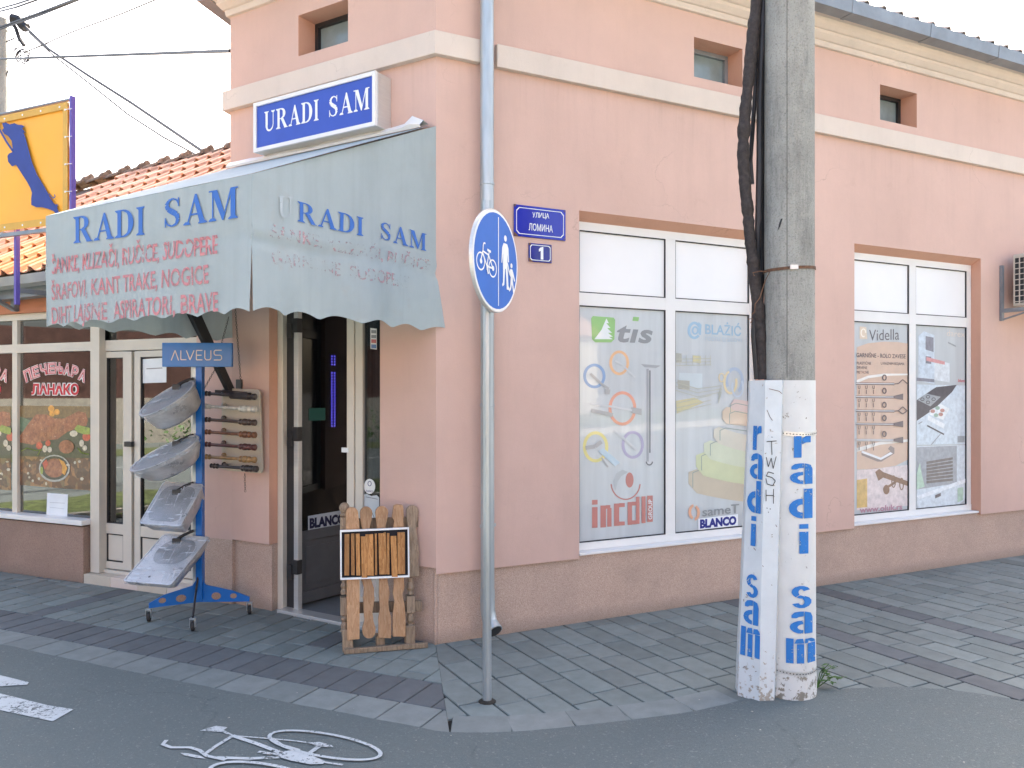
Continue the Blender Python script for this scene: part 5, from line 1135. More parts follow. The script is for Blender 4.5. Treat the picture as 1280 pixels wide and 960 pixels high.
# ------------------------------------------------------------------ yellow banner on its frame
BO = .62
bn = thing('banner_sign', 'yellow banner with dark blue animal silhouette laced to a violet frame above the roof gutter', 'banner', NF.P(3, BO, 3.3))
bp = lambda x, y, o=BO: NF.P(*ins(NF.px(x, y, o), o))
(ub0, zb1) = NF.px(90, 124, BO); zb0 = NF.px(58, 287, BO)[1]; ub1 = ub0 + 2.3
zt_ = zb1; 
g = G(); NU = 24; NZ = 16
g.loft([[NF.P(ub0 + .03 + (ub1 - ub0 - .06) * i / NU, BO + noise.noise(Vector((i * .25, j * .2, 4))) * .012 - .004 * abs(math.sin(i * .8)) * (j in (0, NZ)), zb0 + .03 + (zt_ - zb0 - .05) * j / NZ) for i in range(NU + 1)] for j in range(NZ + 1)], cap=False, closed=False); obj('cloth', g, 'banner', bn, smooth=True)
g = G()
for a, b, c, d in ((ub0 + .03, ub1 - .03, zt_ - .075, zt_ - .02), (ub0 + .03, ub1 - .03, zb0 + .03, zb0 + .085), (ub0 + .03, ub0 + .085, zb0 + .085, zt_ - .075)): g.fbox(NF, a, b, BO + .014, BO + .0165, c, d)
obj('hem', g, 'banner_edge', bn)
g = G(); g.fbox(NF, ub0 - .018, ub0 + .003, BO - .02, BO + .02, zb0 - .25, zt_ + .02); obj('post', g, 'purple_edge', bn)
g = G(); g.fbox(NF, ub0 - .0, ub1, BO - .02, BO + .015, zt_ - .006, zt_ + .006); obj('rail', g, 'gutter', bn)
g = G(); g.fbox(NF, ub0 - .0, ub1, BO - .02, BO + .015, zb0 - .02, zb0 + .01); obj('rail', g, 'gutter', bn)
um_ = NF.px(15, 340, BO)[0]
g = G(); g.fbox(NF, um_ - .012, um_ + .014, BO - .06, BO - .025, 2.42, zt_); obj('post', g, 'purple_edge', bn)
g = G(); g.fbox(NF, um_ - .012, um_ + .014, -.0, BO - .061, 2.52, 2.56); g.fbox(NF, ub0 - .02, ub0 + .01, -.2, BO - .021, zb0 - .2, zb0 - .16); obj('stay', g, 'gutter', bn)
for k in range(5):
    z_ = zb0 + .06 + (zt_ - zb0 - .14) * k / 4; g = G(); g.lathe(NF.P(ub0 + .055, BO + .017, z_), NF.n, [(0, .009), (.003, .007)], 8); g.tube([NF.P(ub0 + .055, BO + .02, z_), NF.P(ub0 - .03, BO + .024, z_ - .006)], .003, 4); obj('eyelet', g, 'signwhite', bn)
for k in range(8):
    g = G(); u_ = ub0 + .12 + k * .22; g.lathe(NF.P(u_, BO + .017, zt_ - .05), NF.n, [(0, .009), (.003, .007)], 8); g.lathe(NF.P(u_, BO + .017, zb0 + .055), NF.n, [(0, .009), (.003, .007)], 8); obj('eyelet', g, 'signwhite', bn)
sil = [(2.5, 154), (7, 153), (12, 155.5), (18, 154), (22, 156), (27, 156), (30.5, 158), (27.5, 160.5), (32, 166), (29, 165.5), (32, 173), (36, 188), (40, 203), (46, 218), (54, 231), (59, 240), (62, 246), (67, 254), (71, 257), (72, 262), (76, 268), (72, 269), (67, 264), (60, 261), (52, 259), (45, 259), (39, 256), (39, 248), (40, 241), (38, 235), (33, 226), (29, 220), (24.5, 213), (20, 206), (15, 208), (10, 202), (9.3, 195), (11, 192), (15.5, 190), (15.5, 183), (14.5, 176), (10, 170), (5, 167), (2.5, 163), (4.5, 160)]
g = G(); g.ppoly(NF, BO + .022, sil); g.pline(NF, BO + .0235, [(-8, 146), (0, 163), (8, 177), (16, 189)], 2.4); g.pline(NF, BO + .0237, [(57, 243), (63, 252), (68, 258)], 1.4); g.pline(NF, BO + .024, [(61, 242), (66, 248), (69, 246), (68, 243)], 1.1); g.pline(NF, BO + .0245, [(70, 257), (72, 256.5)], 3); obj('silhouette', g, 'navy', bn)
# ------------------------------------------------------------------ far utility pole and overhead lines
YP = 15.
up = thing('utility_pole', 'distant grey concrete utility pole at the left edge with a tangle of cables', 'utility pole', (P(1, 490, YP).x, YP, 0))
pb = P(1, 490, YP); g = G(); g.lathe((pb.x, YP, 0), (0, 0, 1), [(0, .14), (P(0, 24, YP).z, .11), (P(0, 20, YP).z, .04)], 14); obj('shaft', g, 'concrete', up, smooth=True)
def W_(x, y, Y=YP): return P(x, y, Y)
g = G()
for k in range(9):
    pts = []; cx_, cy_, rx_, ry_ = (27 + random.uniform(-6, 4), 70 + random.uniform(-5, 4), 9 + random.uniform(-3, 3), 8 + random.uniform(-3, 4)); a0 = random.random() * 6
    for i in range(12): a = a0 + i * .55; pts.append(W_(cx_ + math.cos(a) * rx_ * (1 - .03 * i), cy_ + math.sin(a) * ry_, YP - .1 + .02 * k))
    g.tube(pts, .008, 4)
obj('cable_coil', g, 'black', up)
g = G(); g.tube([W_(13, 15), W_(30, 17), W_(46, 22), W_(51, 34), W_(45, 47), W_(30, 57)], .008, 4); g.tube([W_(14, 26), W_(20, 36), W_(24, 48), W_(30, 57)], .035, 5); g.tube([W_(8, 38), W_(18, 47), W_(27, 54)], .01, 4); g.tube([W_(27, 30), W_(29, 44), W_(36, 46), W_(40, 40)], .007, 4); obj('cable_loop', g, 'black', up)
g = G(); g.tube([W_(15, 23), W_(23, 25), W_(28, 31), W_(33, 35)], .09, 8); obj('connector', g, 'black', up)
g = G(); g.tube([W_(10, 88), W_(8, 95), W_(4, 108), W_(0, 118)], .012, 4); g.tube([W_(14, 78), W_(22, 88), W_(28, 96), W_(32, 98)], .008, 4); obj('loose_wire', g, 'black', up)
def wire(lab, pts, r, Ys):
    g = G(); q = []
    for i in range(len(pts) - 1):
        for k in range(6):
            t = k / 6; q.append(P(pts[i][0] + (pts[i + 1][0] - pts[i][0]) * t, pts[i][1] + (pts[i + 1][1] - pts[i][1]) * t, Ys[0] + (Ys[1] - Ys[0]) * (i + t) / (len(pts) - 1)))
    q.append(P(*pts[-1], Ys[1])); g.tube(q, r * 1.5, 5); o = obj('overhead_wire', g, 'black', None); tag(o, lab, 'wire', 'overhead wires')
wire('level overhead wire running from the far pole to the corner building wall', [(-20, 74), (36, 72.5), (160, 68), (288, 63.5)], .012, (YP, 6.9))
wire('thick sagging double cable from the far pole down to the tiled roof', [(28, 30), (62, 62), (110, 94), (165, 129), (215, 163), (262, 195)], .015, (YP, 9.8))
wire('thin sagging wire just below the double cable to the tiled roof', [(36, 40), (64, 67), (110, 103), (160, 143), (205, 172), (252, 197)], .009, (YP, 9.7))
wire('topmost overhead wire crossing the upper left corner', [(-20, 16), (0, 10.5), (20, 5), (48, -4)], .010, (YP, 12))
wire('overhead wire second from the top left corner', [(-20, 19), (0, 14), (20, 9), (60, -5)], .010, (YP, 12))
wire('overhead wire rising right from beside the far pole head', [(-20, 42), (0, 34), (50, 16), (102, -4)], .012, (YP, 11))
wire('overhead wire third from the top, lower of a close pair', [(-20, 46), (0, 36.5), (50, 19), (110, -5)], .009, (YP, 11))
wire('pale overhead wire rising to the top edge over the roof', [(30, 66), (90, 40), (150, 18), (208, -6)], .007, (YP, 10))
wire('faint overhead wire just under the pale rising one', [(34, 64), (90, 44), (150, 21), (200, 0)], .005, (YP, 10.4))
wire('short low wire slanting up into the far pole', [(-25, 62), (0, 55.5), (18, 48)], .009, (YP, YP))

# ------------------------------------------------------------------ round sign on its post
spb = gp(609, 877)
rs = thing('cycle_path_sign', 'round blue cycle and pedestrian path sign on a galvanised post in front of the corner', 'traffic sign', spb)
g = G(); r = .0255; sec = [(math.cos(a) * r * k_, math.sin(a) * r * k_) for a, k_ in [(R(x), (1 if i % 2 else .93)) for i, x in enumerate(range(0, 360, 20))]]
g.loft([[spb + Vector((x + dx_, y, z)) for x, y in sec] for z, dx_ in ((0, 0), (1.3, -.002), (2.75, -.004))]); obj('post', g, 'post_steel', rs, smooth=True)
g = G(); g.lathe(spb, (0, 0, 1), [(0.001, .05), (.006, .045), (.012, .032)], 12); obj('collar', g, 'joint', rs)
sn = Vector((.905, -.425, 0)).normalized(); st_ = Vector((.425, .905, 0)).normalized(); sc_ = spb + Vector((.008, 0, 2.416)) + sn * .04; rad = .283
def disc(dist, r0, r1, off0, off1, nn=40): return [[sc_ + st_ * math.cos(2 * math.pi * k / nn) * rr + Vector((0, 0, math.sin(2 * math.pi * k / nn) * rr)) + sn * oo for k in range(nn)] for rr, oo in ((r0, off0), (r1, off1))]
g = G(); g.loft(disc(0, rad - .018, rad, .004, .004) [:1] + disc(0, rad - .004, rad, .006, 0) + disc(0, rad, rad - .014, -.012, -.016), cap=True); obj('rim', g, 'aluminium', rs, smooth=True)
g = G(); g.loft(disc(0, rad - .008, rad - .008, .0045, .0075), cap=True); obj('white_border', g, 'signwhite', rs)
for sd in (1,):
    g = G(); g.loft(disc(0, rad - .021, rad - .021, .005, .009), cap=True); obj('face', g, 'roundblue', rs)
def sp(x, y, e=.0105): return sc_ + st_ * (x * rad) + Vector((0, 0, y * rad)) + sn * e
def sring(g, cx, cy, rx, th, e, a0=0, a1=360, n_=24):
    for i in range(n_):
        a, b = R(a0 + (a1 - a0) * i / n_), R(a0 + (a1 - a0) * (i + 1) / n_); g.face([sp(cx + rx * math.cos(a), cy + rx * math.sin(a), e), sp(cx + rx * math.cos(b), cy + rx * math.sin(b), e), sp(cx + (rx - th) * math.cos(b), cy + (rx - th) * math.sin(b), e), sp(cx + (rx - th) * math.cos(a), cy + (rx - th) * math.sin(a), e)])
def sline(g, pts, w, e):
    for (x0, y0), (x1, y1) in zip(pts, pts[1:]):
        L = math.hypot(x1 - x0, y1 - y0); a, b = -(y1 - y0) / L * w / 2, (x1 - x0) / L * w / 2; g.face([sp(x0 + a, y0 + b, e), sp(x1 + a, y1 + b, e), sp(x1 - a, y1 - b, e), sp(x0 - a, y0 - b, e)]); e += .0001
g = G(); g.face([sp(.055, -.86), sp(.085, -.86), sp(.085, .86), sp(.055, .86)]); obj('dividing_line', g, 'signwhite', rs)
g = G(); sring(g, -.68, -.10, .175, .03, .0105); sring(g, -.18, -.17, .175, .03, .0105); sline(g, [(-.68, -.10), (-.60, .10), (-.36, .06), (-.43, -.16), (-.60, .06)], .035, .011); sline(g, [(-.36, .06), (-.18, -.17), (-.43, -.16)], .035, .0115); sline(g, [(-.60, .08), (-.585, .22), (-.55, .26), (-.50, .25)], .03, .012); sline(g, [(-.36, .05), (-.34, .13)], .03, .012)
sline(g, [(-.42, .15), (-.27, .13)], .045, .0123); g.face([sp(.0, 0, 0)] * 0 or [sp(-.46, -.13, .0126), sp(-.38, -.13, .0126), sp(-.40, -.24, .0126), sp(-.45, -.23, .0126)]); sline(g, [(-.43, -.2), (-.38, -.3)], .05, .013); sring(g, -.68, -.10, .05, .049, .0127, n_=10); sring(g, -.18, -.17, .05, .049, .0127, n_=10)
obj('bicycle_symbol', g, 'signwhite', rs)
g = G()
sring(g, .38, .50, .062, .0615, .0105, n_=14)
g.face([sp(*p) for p in [(.30, .40), (.46, .40), (.52, .32), (.545, .06), (.50, .04), (.47, .2), (.47, .0), (.52, -.42), (.56, -.46), (.55, -.50), (.44, -.50), (.40, -.1), (.37, -.1), (.33, -.42), (.25, -.46), (.23, -.42), (.27, -.38), (.27, .0), (.28, .2), (.235, .0), (.20, .0), (.23, .3)]])
sring(g, .66, .0, .05, .0495, .0105, n_=12)
g.face([sp(x, y, .0112) for x, y in [(.60, -.07), (.70, -.07), (.76, -.16), (.82, -.28), (.79, -.31), (.72, -.2), (.72, -.3), (.78, -.50), (.80, -.54), (.74, -.55), (.68, -.36), (.63, -.48), (.56, -.53), (.54, -.50), (.60, -.42), (.62, -.22), (.56, -.12), (.48, .04), (.46, .01), (.54, -.18)]])
obj('pedestrian_symbol', g, 'signwhite', rs)
g = G(); g.loft(disc(0, rad - .03, rad - .03, -.0165, -.019), cap=True); obj('back_plate', g, 'roundblue', rs)
for z in (2.3, 2.55):
    g = G(); g.abox(spb + Vector((.0, 0, z)), sn * .034, st_ * .036, (0, 0, .014)); obj('clamp', g, 'aluminium', rs)

# ------------------------------------------------------------------ concrete pole, its paint and straps
pc = Vector((1.572, 4.535, 0))
cpole = thing('concrete_pole', 'tall round concrete utility pole with white painted base and vertical blue stencilled words', 'utility pole', pc)
M['dark_concrete'] = simple('dark_seam_concrete', (.12, .12, .11), .95); X0 = Vector((.0018, 0, 0))  # dark strip along the pole's mould seam
def oncyl_(xpx, z):
    k = (xpx - (CX + FOC * pc.x / pc.y)) / (FOC * .139 / (pc.y - .02)); a = math.pi + math.atan2(pc.y, pc.x) + math.asin(k); r_ = .139 - .001 * z + .001
    return pc + Vector((math.cos(a) * r_, math.sin(a) * r_, z))
g = G(); PR = .139; nn = 28
def ringp(z, r, seam=True): return [pc + Vector((math.cos(a) * r * (1 - (.014 if abs(((math.degrees(a) - 262 + 180) % 360) - 180) < 8 else 0)), math.sin(a) * r, z)) for a in (2 * math.pi * k / nn for k in range(nn))]
g.loft([ringp(z, PR - .0010 * z) for z in [0, .5, 1, 1.5, 2, 3, 4, 5, 6.5]]); obj('shaft', g, 'concrete', cpole, smooth=True)
g = G(); q_ = [oncyl_(984, z) for z in (1.78, 2.5, 3.4, 4.6, 6.4)]; [g.face([a - X0, a + X0, b + X0, b - X0]) for a, b in zip(q_, q_[1:])]; obj('mould_seam', g, 'dark_concrete', cpole)
g = G(); g.loft([ringp(z, PR - .001 * z + .0035 + (.004 if z < .1 else 0)) for z in [.0, .06, .3, .6, 1, 1.4, 1.765]], cap=False); obj('painted_base', g, 'polepaint', cpole, smooth=True)
def oncyl(xpx, z, e=.0085):
    # point on the pole's street side seen from the pavement at angle a
    k = (xpx - (CX + FOC * pc.x / pc.y)) / (FOC * PR / (pc.y - .02)); k = max(-.999, min(.999, k)); view = math.atan2(pc.y, pc.x); a = math.pi + view + math.asin(k)
    return pc + Vector((math.cos(a) * (PR + e), math.sin(a) * (PR + e), z))
def stencil(ch):
    V = []; F = []
    def poly(p): b = len(V); V.extend(p); F.append(tuple(range(b, b + len(p))))
    def arc(cx, cy, rx, ry, tx, ty, a0, a1, n=8):
        for i in range(n):
            a, b = R(a0 + (a1 - a0) * i / n), R(a0 + (a1 - a0) * (i + 1) / n)
            poly([(cx + rx * math.cos(a), cy + ry * math.sin(a)), (cx + rx * math.cos(b), cy + ry * math.sin(b)), (cx + (rx - tx) * math.cos(b), cy + (ry - ty) * math.sin(b)), (cx + (rx - tx) * math.cos(a), cy + (ry - ty) * math.sin(a))])
    rect = lambda a, b, c, d: poly([(a, c), (b, c), (b, d), (a, d)])
    if ch == 'r': rect(.08, .5, 0, 1); poly([(.53, .62), (.53, .88), (.72, 1), (1, 1), (1, .7), (.74, .7)])
    elif ch == 'a':
        poly([(.08, .70), (.08, .84), (.22, .96), (.45, 1), (.62, 1), (.62, .78), (.4, .76), (.3, .70)]); poly([(.65, 0), (1, 0), (1, .72), (.92, .92), (.65, 1)])
        arc(.6, .3, .6, .3, .34, .17, 92, 268)
    elif ch == 'd': rect(.64, 1, 0, 1); arc(.6, .34, .6, .34, .34, .2, 92, 268)
    elif ch == 'i': rect(.05, .95, 0, .74); rect(.05, .95, .84, 1)
    elif ch == 's':
        arc(.48, .72, .44, .28, .32, .15, 20, 235); arc(.5, .28, .46, .28, .33, .15, -160, 70)
        poly([(.26, .5), (.45, .585), (.62, .52), (.62, .42), (.4, .44)])
    elif ch == 'm': rect(0, .26, 0, 1); rect(.37, .62, 0, .78); rect(.74, 1, 0, .8); poly([(.28, .8), (.36, .98), (.58, 1), (.62, .8)]); poly([(.64, .8), (.66, .98), (.86, 1), (.97, .92), (1, .82)])
    return V, F
YF = pc.y - PR
zpx = lambda y: EYE - (y - HY) / FOC * YF
for ch, x0, x1, y0, y1, ys in (('r', 990, 1010, 545, 572, 1), ('a', 987, 1012, 579, 605, 1), ('d', 986, 1012, 611, 648, 1), ('i', 997, 1008, 655, 692, 1), ('s', 988, 1012, 732, 760, 1), ('a', 987, 1012, 764, 792, 1), ('m', 983, 1015, 798, 829, 1)):
    v, f = stencil(ch); ym = 1; yn = 0; g = G()
    g.raw([oncyl(x0 + (x1 - x0) * a, zpx(y1 + (y0 - y1) * (b - yn) / (ym - yn))) for a, b in v], f); obj('stencil_letter', g, 'stencil', cpole)
for z, mt in ((1.472, 'aluminium'), (.155, 'aluminium')):
    g = G(); g.loft([[pc + Vector((math.cos(a) * r_, math.sin(a) * r_, z + zz + math.sin(a * 2 + 1) * .006)) for a in (2 * math.pi * k / 24 for k in range(24))] for r_, zz in ((PR + .004, -.012), (PR + .0065, -.012), (PR + .0065, .012), (PR + .004, .012))], cap=False); st = obj('perforated_strap', g, 'aluminium', cpole)
    g = G()
    for k in range(26): a = math.pi + math.pi * (k + .5) / 26; q_ = pc + Vector((math.cos(a) * (PR + .0068), math.sin(a) * (PR + .0068), z + math.sin(a * 2 + 1) * .006)); g.lathe(q_, (math.cos(a), math.sin(a), 0), [(0, .0036), (.0005, .0036)], 6)
    obj('strap_holes', g, 'dark', st, kind='stuff')
g = G(); g.loft([[pc + Vector((math.cos(a) * r_, math.sin(a) * r_, 2.39 + zz + math.sin(a + 1) * .008)) for a in (2 * math.pi * k / 24 for k in range(24))] for r_, zz in ((PR - .002, -.008), (PR + .003, -.008), (PR + .003, .008), (PR - .002, .008))], cap=False); obj('band_clamp', g, 'rust', cpole)
g = G(); g.abox(oncyl(992, 2.387, .006), (.022, 0, 0), (0, .004, 0), (0, 0, .012)); obj('clamp_buckle', g, 'aluminium', cpole)
g = G(); g.face([oncyl(979, zpx(272), .0005), oncyl(976, zpx(282), .0005), oncyl(973, zpx(287), .0005), oncyl(975, zpx(277), .0005), oncyl(977, zpx(272), .0005)]); obj('chip_mark', g, 'dark', cpole)
# ------------------------------------------------------------------ cable guard beside the pole
gb = gp(945, 873)
gu = thing('cable_guard', 'white painted folded metal cable guard leaning on the concrete pole with blue stencilled words', 'cable guard', gb)
YG = 4.42
def gsec(yl, xs, Ys): return [P(x, yl, Y) for x, Y in zip(xs, Ys)]
bot = [Vector((v.x, v.y, 0)) for v in (P(919, 868, 4.60), P(922, 868, 4.48), P(949, 868, 4.385), P(968, 868, 4.395), P(970, 868, 4.47))]
tz = 1.765
def atz(x, Y): return Vector(((x - CX) / FOC * Y, Y, tz))
top = [atz(936, 4.68), atz(938, 4.50), atz(957, 4.40), atz(978, 4.39), atz(980, 4.45)]
loops = []
for k in range(13):
    t = k / 12; L = []
    for b_, t_ in zip(bot, top):
        p = b_.lerp(t_, t); L.append(p + Vector((noise.noise(p * 3) * .004, noise.noise(p * 4 + Vector((5, 0, 0))) * .003, 0)))
    loops.append(L)
inner = [[Vector((p.x * .995 + .008, p.y + .006, p.z)) for p in L] for L in loops]
g = G(); g.loft(loops, cap=False, closed=False); g.loft(inner, cap=False, closed=False); obj('channel', g, 'guardpaint', gu)
def gface(i, s_, z, e=.003):     # on the guard's i-th fold, s_ across 0..1
    t = z / tz; a = bot[i].lerp(top[i], t); b = bot[i + 1].lerp(top[i + 1], t); d_ = (b - a).normalized(); n_ = Vector((d_.y, -d_.x, 0))
    if n_.y > 0: n_ = -n_
    return a.lerp(b, s_) + n_ * (e + .002)
def gz(y): return EYE - (y - HY) / FOC * 4.47
for ch, a0, a1, y0, y1 in (('r', .3, .85, 532, 562), ('a', .22, .95, 566, 598), ('d', .12, .9, 600, 640), ('i', .38, .68, 644, 681), ('s', .22, .88, 716, 745), ('a', .15, .9, 748, 778), ('m', .06, 1.0, 782, 818)):
    v, f = stencil(ch); ym = 1; yn = 0; g = G()
    g.raw([gface(1, a0 + (a1 - a0) * a, gz(y1 + (y0 - y1) * (b - yn) / (ym - yn))) for a, b in v], f); obj('stencil_letter', g, 'stencil', gu)
def strokes(g, pts, w, i=2):
    for (x0, y0), (x1, y1) in zip(pts, pts[1:]):
        L = math.hypot((x1 - x0) * .1, (y1 - y0) * .0045) or 1e-6; ax, ay = -(y1 - y0) * .0045 / L, (x1 - x0) * .1 / L
        dx_, dz_ = ax * w / .1 / 2, ay * w / .0045 / 2
        g.face([gface(i, a, gz(b), .004) for a, b in ((x0 + dx_, y0 - -dz_), (x1 + dx_, y1 + dz_), (x1 - dx_, y1 - dz_), (x0 - dx_, y0 - dz_))])
g = G()
for pts in ([(.12, 551), (.72, 550)], [(.42, 551), (.46, 567)], [(.12, 570), (.25, 582), (.42, 571), (.55, 584), (.72, 569)], [(.6, 590), (.25, 588), (.15, 593), (.5, 595), (.7, 599), (.55, 605), (.2, 603), (.12, 596)], [(.14, 610), (.16, 624)], [(.6, 609), (.62, 627)], [(.14, 617), (.62, 617)], [(.42, 545), (.46, 545.8)], [(.2, 632), (.25, 633)], [(.4, 633), (.45, 634)], [(.3, 637), (.34, 638)]): strokes(g, pts, .0045)
obj('graffiti', g, 'ink', gu)
g = G()
for pts in ([(.1, 512), (.3, 521), (.45, 525)], [(.2, 486), (.8, 489), (.98, 492)]): strokes(g, pts, .003)
for _ in range(14):
    x, y = random.random(), random.uniform(560, 860); strokes(g, [(x, y), (x + random.uniform(-.1, .15), y + random.uniform(-3, 3))], .003, random.choice((1, 2)))
obj('scratches', g, 'rust', gu)
# ------------------------------------------------------------------ cables on the pole
def cable(lab, pts, Y, r, wob=0, name='pole_cable', mat='black'):
    g = G(); q = []; 
    for i in range(len(pts) - 1):
        for k in range(5): t = k / 5; q.append((pts[i][0] + (pts[i + 1][0] - pts[i][0]) * t, pts[i][1] + (pts[i + 1][1] - pts[i][1]) * t))
    q.append(pts[-1]); q = [P(x, y, Y) for x, y in q]
    q = [p + Vector((noise.noise(p * 4) * wob, 0, 0)) for p in q]
    if wob:
        fine = []
        for a, b in zip(q, q[1:]):
            for k in range(3): fine.append(a.lerp(b, k / 3))
        fine.append(q[-1]); q = fine
    g.tube(q, [r * (1 + (noise.noise(p * 30) * .22 if wob else 0)) for p in q], 9); o = obj(name, g, mat, None, smooth=True); tag(o, lab, 'cable', 'cables fixed to the concrete pole')
M['wrap'] = simple('wrapped_cable_rubber', (.035, .028, .026), .75, nscale=40, namt=.5, bump=.8, bscale=60)
cable('thick wrinkled black cable bowing away left of the concrete pole', [(946, -20), (942, 30), (937, 80), (932, 150), (930, 200), (931, 240), (937, 290), (944, 340), (950, 400), (953, 440), (956, 474)], 4.55, .033, .012, mat='wrap')
cable('straight black cable tight against the left side of the concrete pole', [(955, -20), (952, 60), (950, 130), (950, 200), (948, 290), (945, 350), (943, 420), (947, 474)], 4.57, .021)
cable('second straight black cable between the thick one and the pole', [(950, -20), (947, 60), (943, 130), (938, 200), (940, 230)], 4.60, .013)
cable('black cable lying in the angle of the pole shaft', [(962, -20), (960, 60), (957, 150), (955, 240), (953, 330), (949, 400), (953, 474)], 4.62, .018)
g = G(); pts = [(943, 345), (941, 341), (950, 339), (962, 340), (957, 350), (953, 362), (950, 372), (944, 380), (943, 390), (940, 393)]; g.tube([P(x, y, 4.46) for x, y in pts], .0035, 5); g.tube([P(938, 404, 4.46), P(941, 398, 4.46), P(935, 399, 4.46)], .0025, 4); o = obj('tie_wire', g, 'rust', None); tag(o, 'rusty tie wire looped round the cables beside the pole clamp', 'wire')
# ------------------------------------------------------------------ weed at the pole foot
wd = thing('weed', 'small green weed growing at the foot of the white painted pole', 'plant', gp(1022, 862))
w0 = gp(1021, 860); fol = 0
for k, (dx_, dy_, h) in enumerate(((.05, .0, .14), (.09, .03, .12), (.02, .02, .10), (.12, -.03, .07), (.07, -.06, .05), (.14, .01, .06), (.04, -.04, .09))):
    tip = w0 + Vector((dx_ + .02, dy_, h)); g = G(); mid = w0.lerp(tip, .55) + Vector((0, 0, .03)); g.tube([w0, mid, tip], [.003, .0025, .0012], 5); stm = obj('stem', g, 'leaf', wd)
    for j in range(6):
        b_ = mid.lerp(tip, j / 5); a = random.random() * 6.28; L = random.uniform(.025, .05); d_ = Vector((math.cos(a), math.sin(a), random.uniform(-.3, .4))) * L; s_ = d_.cross(Vector((0, 0, 1))).normalized() * L * .28; ff = Vector((0, 0, -.006))
        g = G(); m1 = b_ + d_ * .45; g.raw([b_, m1 + s_ , b_ + d_ + ff, m1 - s_, m1 - Vector((0, 0, .003))], [(0, 4, 1), (4, 2, 1), (0, 3, 4), (4, 3, 2)]); obj('leaf', g, 'leaf', stm)
# ------------------------------------------------------------------ sink display stand
sp0 = Vector((P(249, 490, 6.1).x, 6.1, 0))
sd = thing('sink_display_stand', 'blue steel display stand on castors with a blue maker sign on top', 'display stand', sp0)
g = G(); X_ = Vector((1, 0, 0)); Y_ = Vector((0, 1, 0)); Z_ = Vector((0, 0, 1))
g.abox(sp0 + Vector((.008, 0, 1.03)), X_ * .024, Y_ * .03, Z_ * .91); obj('post', g, 'standblue', sd, bevel=.003)
g = G(); g.abox(sp0 + Vector((-.032, .01, 1.03)), X_ * .014, Y_ * .02, Z_ * .9); obj('slotted_rail', g, 'zinc', sd, bevel=.002)
def wingplate(tip, nm):
    d_ = flat(tip - sp0); L = d_.length; d_ = d_.normalized(); t_ = Vector((d_.y, -d_.x, 0)) * .006
    out = [(0, .10), (L, .10), (L, .135), (.25, .185), (.05, .23), (0, .30)]
    g = G(); g.prism([sp0 + d_ * a + Vector((0, 0, z)) - t_ for a, z in out], t_ * 2); w = obj('leg', g, 'standblue', sd)
    for a, r_ in ((.13, .028), (.26, .02), (.36, .013)):
        if a < L - .04: g = G(); c = sp0 + d_ * a + Vector((0, 0, .145)); s_ = -t_ if t_.y > 0 else t_; g.face([c + s_ * 1.15 + d_ * math.cos(q) * r_ * 1.3 + Z_ * math.sin(q) * r_ for q in [2 * math.pi * k / 12 for k in range(12)]]); obj('slot', g, 'plinth_brown', w)
    return tip
for tip, wy in ((gp(186, 777), 0), (gp(312, 768), 0)):
    wingplate(tip, 0)
tipf = gp(241, 789)
g = G(); g.tube([sp0 + Vector((0, -.02, .30)), sp0 + Vector((0, -.06, .2)), tipf + Z_ * .10], [.009, .009, .008], 6); obj('leg', g, 'black', sd)
for tp in (gp(186, 777), gp(312, 768), tipf):
    g = G(); g.lathe(tp + Vector((-.012, 0, .035)), (1, .25, 0), [(0, .03), (.004, .035), (.02, .035), (.024, .03)], 14); c_ = obj('castor', g, 'rubber', sd, smooth=True)
    g = G(); g.abox(tp + Vector((-.018, .0, .06)), X_ * .002, Y_ * .012, Z_ * .03); g.abox(tp + Vector((.018, .0, .06)), X_ * .002, Y_ * .012, Z_ * .03); g.abox(tp + Vector((0, 0, .09)), X_ * .02, Y_ * .014, Z_ * .004); obj('castor_fork', g, 'zinc', c_)
hy = 6.02; hd = Vector((1, .03, 0)).normalized(); h0, h1 = P(203, 458, hy), P(289, 459, hy); hh = P(203, 428, hy).z - h0.z
hc = (h0 + h1) / 2 + Z_ * hh / 2
g = G(); g.abox(hc + Y_ * .02, hd * (h1 - h0).length / 2, Y_ * .02, Z_ * hh / 2); hs = obj('header_sign', g, 'headblue', sd, bevel=.003)
HF = Fr((hc.x, hc.y), hd); 
g = G(); o_ = .002
# thin drawn capitals A (no bar) L V E U S
def seg(pts): g.pline(HF, o_, [(219 + x, 441 + y) for x, y in pts], 1.15)
a_ = [(-6, 9), (0, -4), (6, 9)]
for pts in ([(-5, 9.5), (-.2, -3), (4.2, 9.5)], [(7, -3), (7, 8.6), (14, 8.6)], [(14, -3), (18.5, 9), (23.5, -3)], [(34, -3), (26.5, -3), (26.5, 8.8), (34, 8.8)], [(26.5, 3), (33, 3)], [(37, -3), (37, 6.6), (38.6, 8.8), (43, 8.8), (44.6, 6.6), (44.6, -3)], [(58, -3.2), (50, -3.2), (48.6, -1.6), (48.6, 1.4), (50, 3), (56.5, 3), (58, 4.6), (58, 7.4), (56.5, 9), (48.4, 9)]): seg(pts)
obj('lettering', g, 'ltbeige', hs)
for y in (478, 548, 608, 668):
    g = G(); zc_ = P(249, y, 6.08).z; g.tube([sp0 + Vector((-.03, -.03, zc_ - sp0.z + .03)), sp0 + Vector((-.09, -.06, zc_ + .005)), sp0 + Vector((-.14, -.09, zc_ - .03))], .012, 6); g.abox(sp0 + Vector((-.13, -.10, zc_ - .035)), X_ * .03, Y_ * .012, Z_ * .02); obj('hook_arm', g, 'black', sd, bevel=.002)
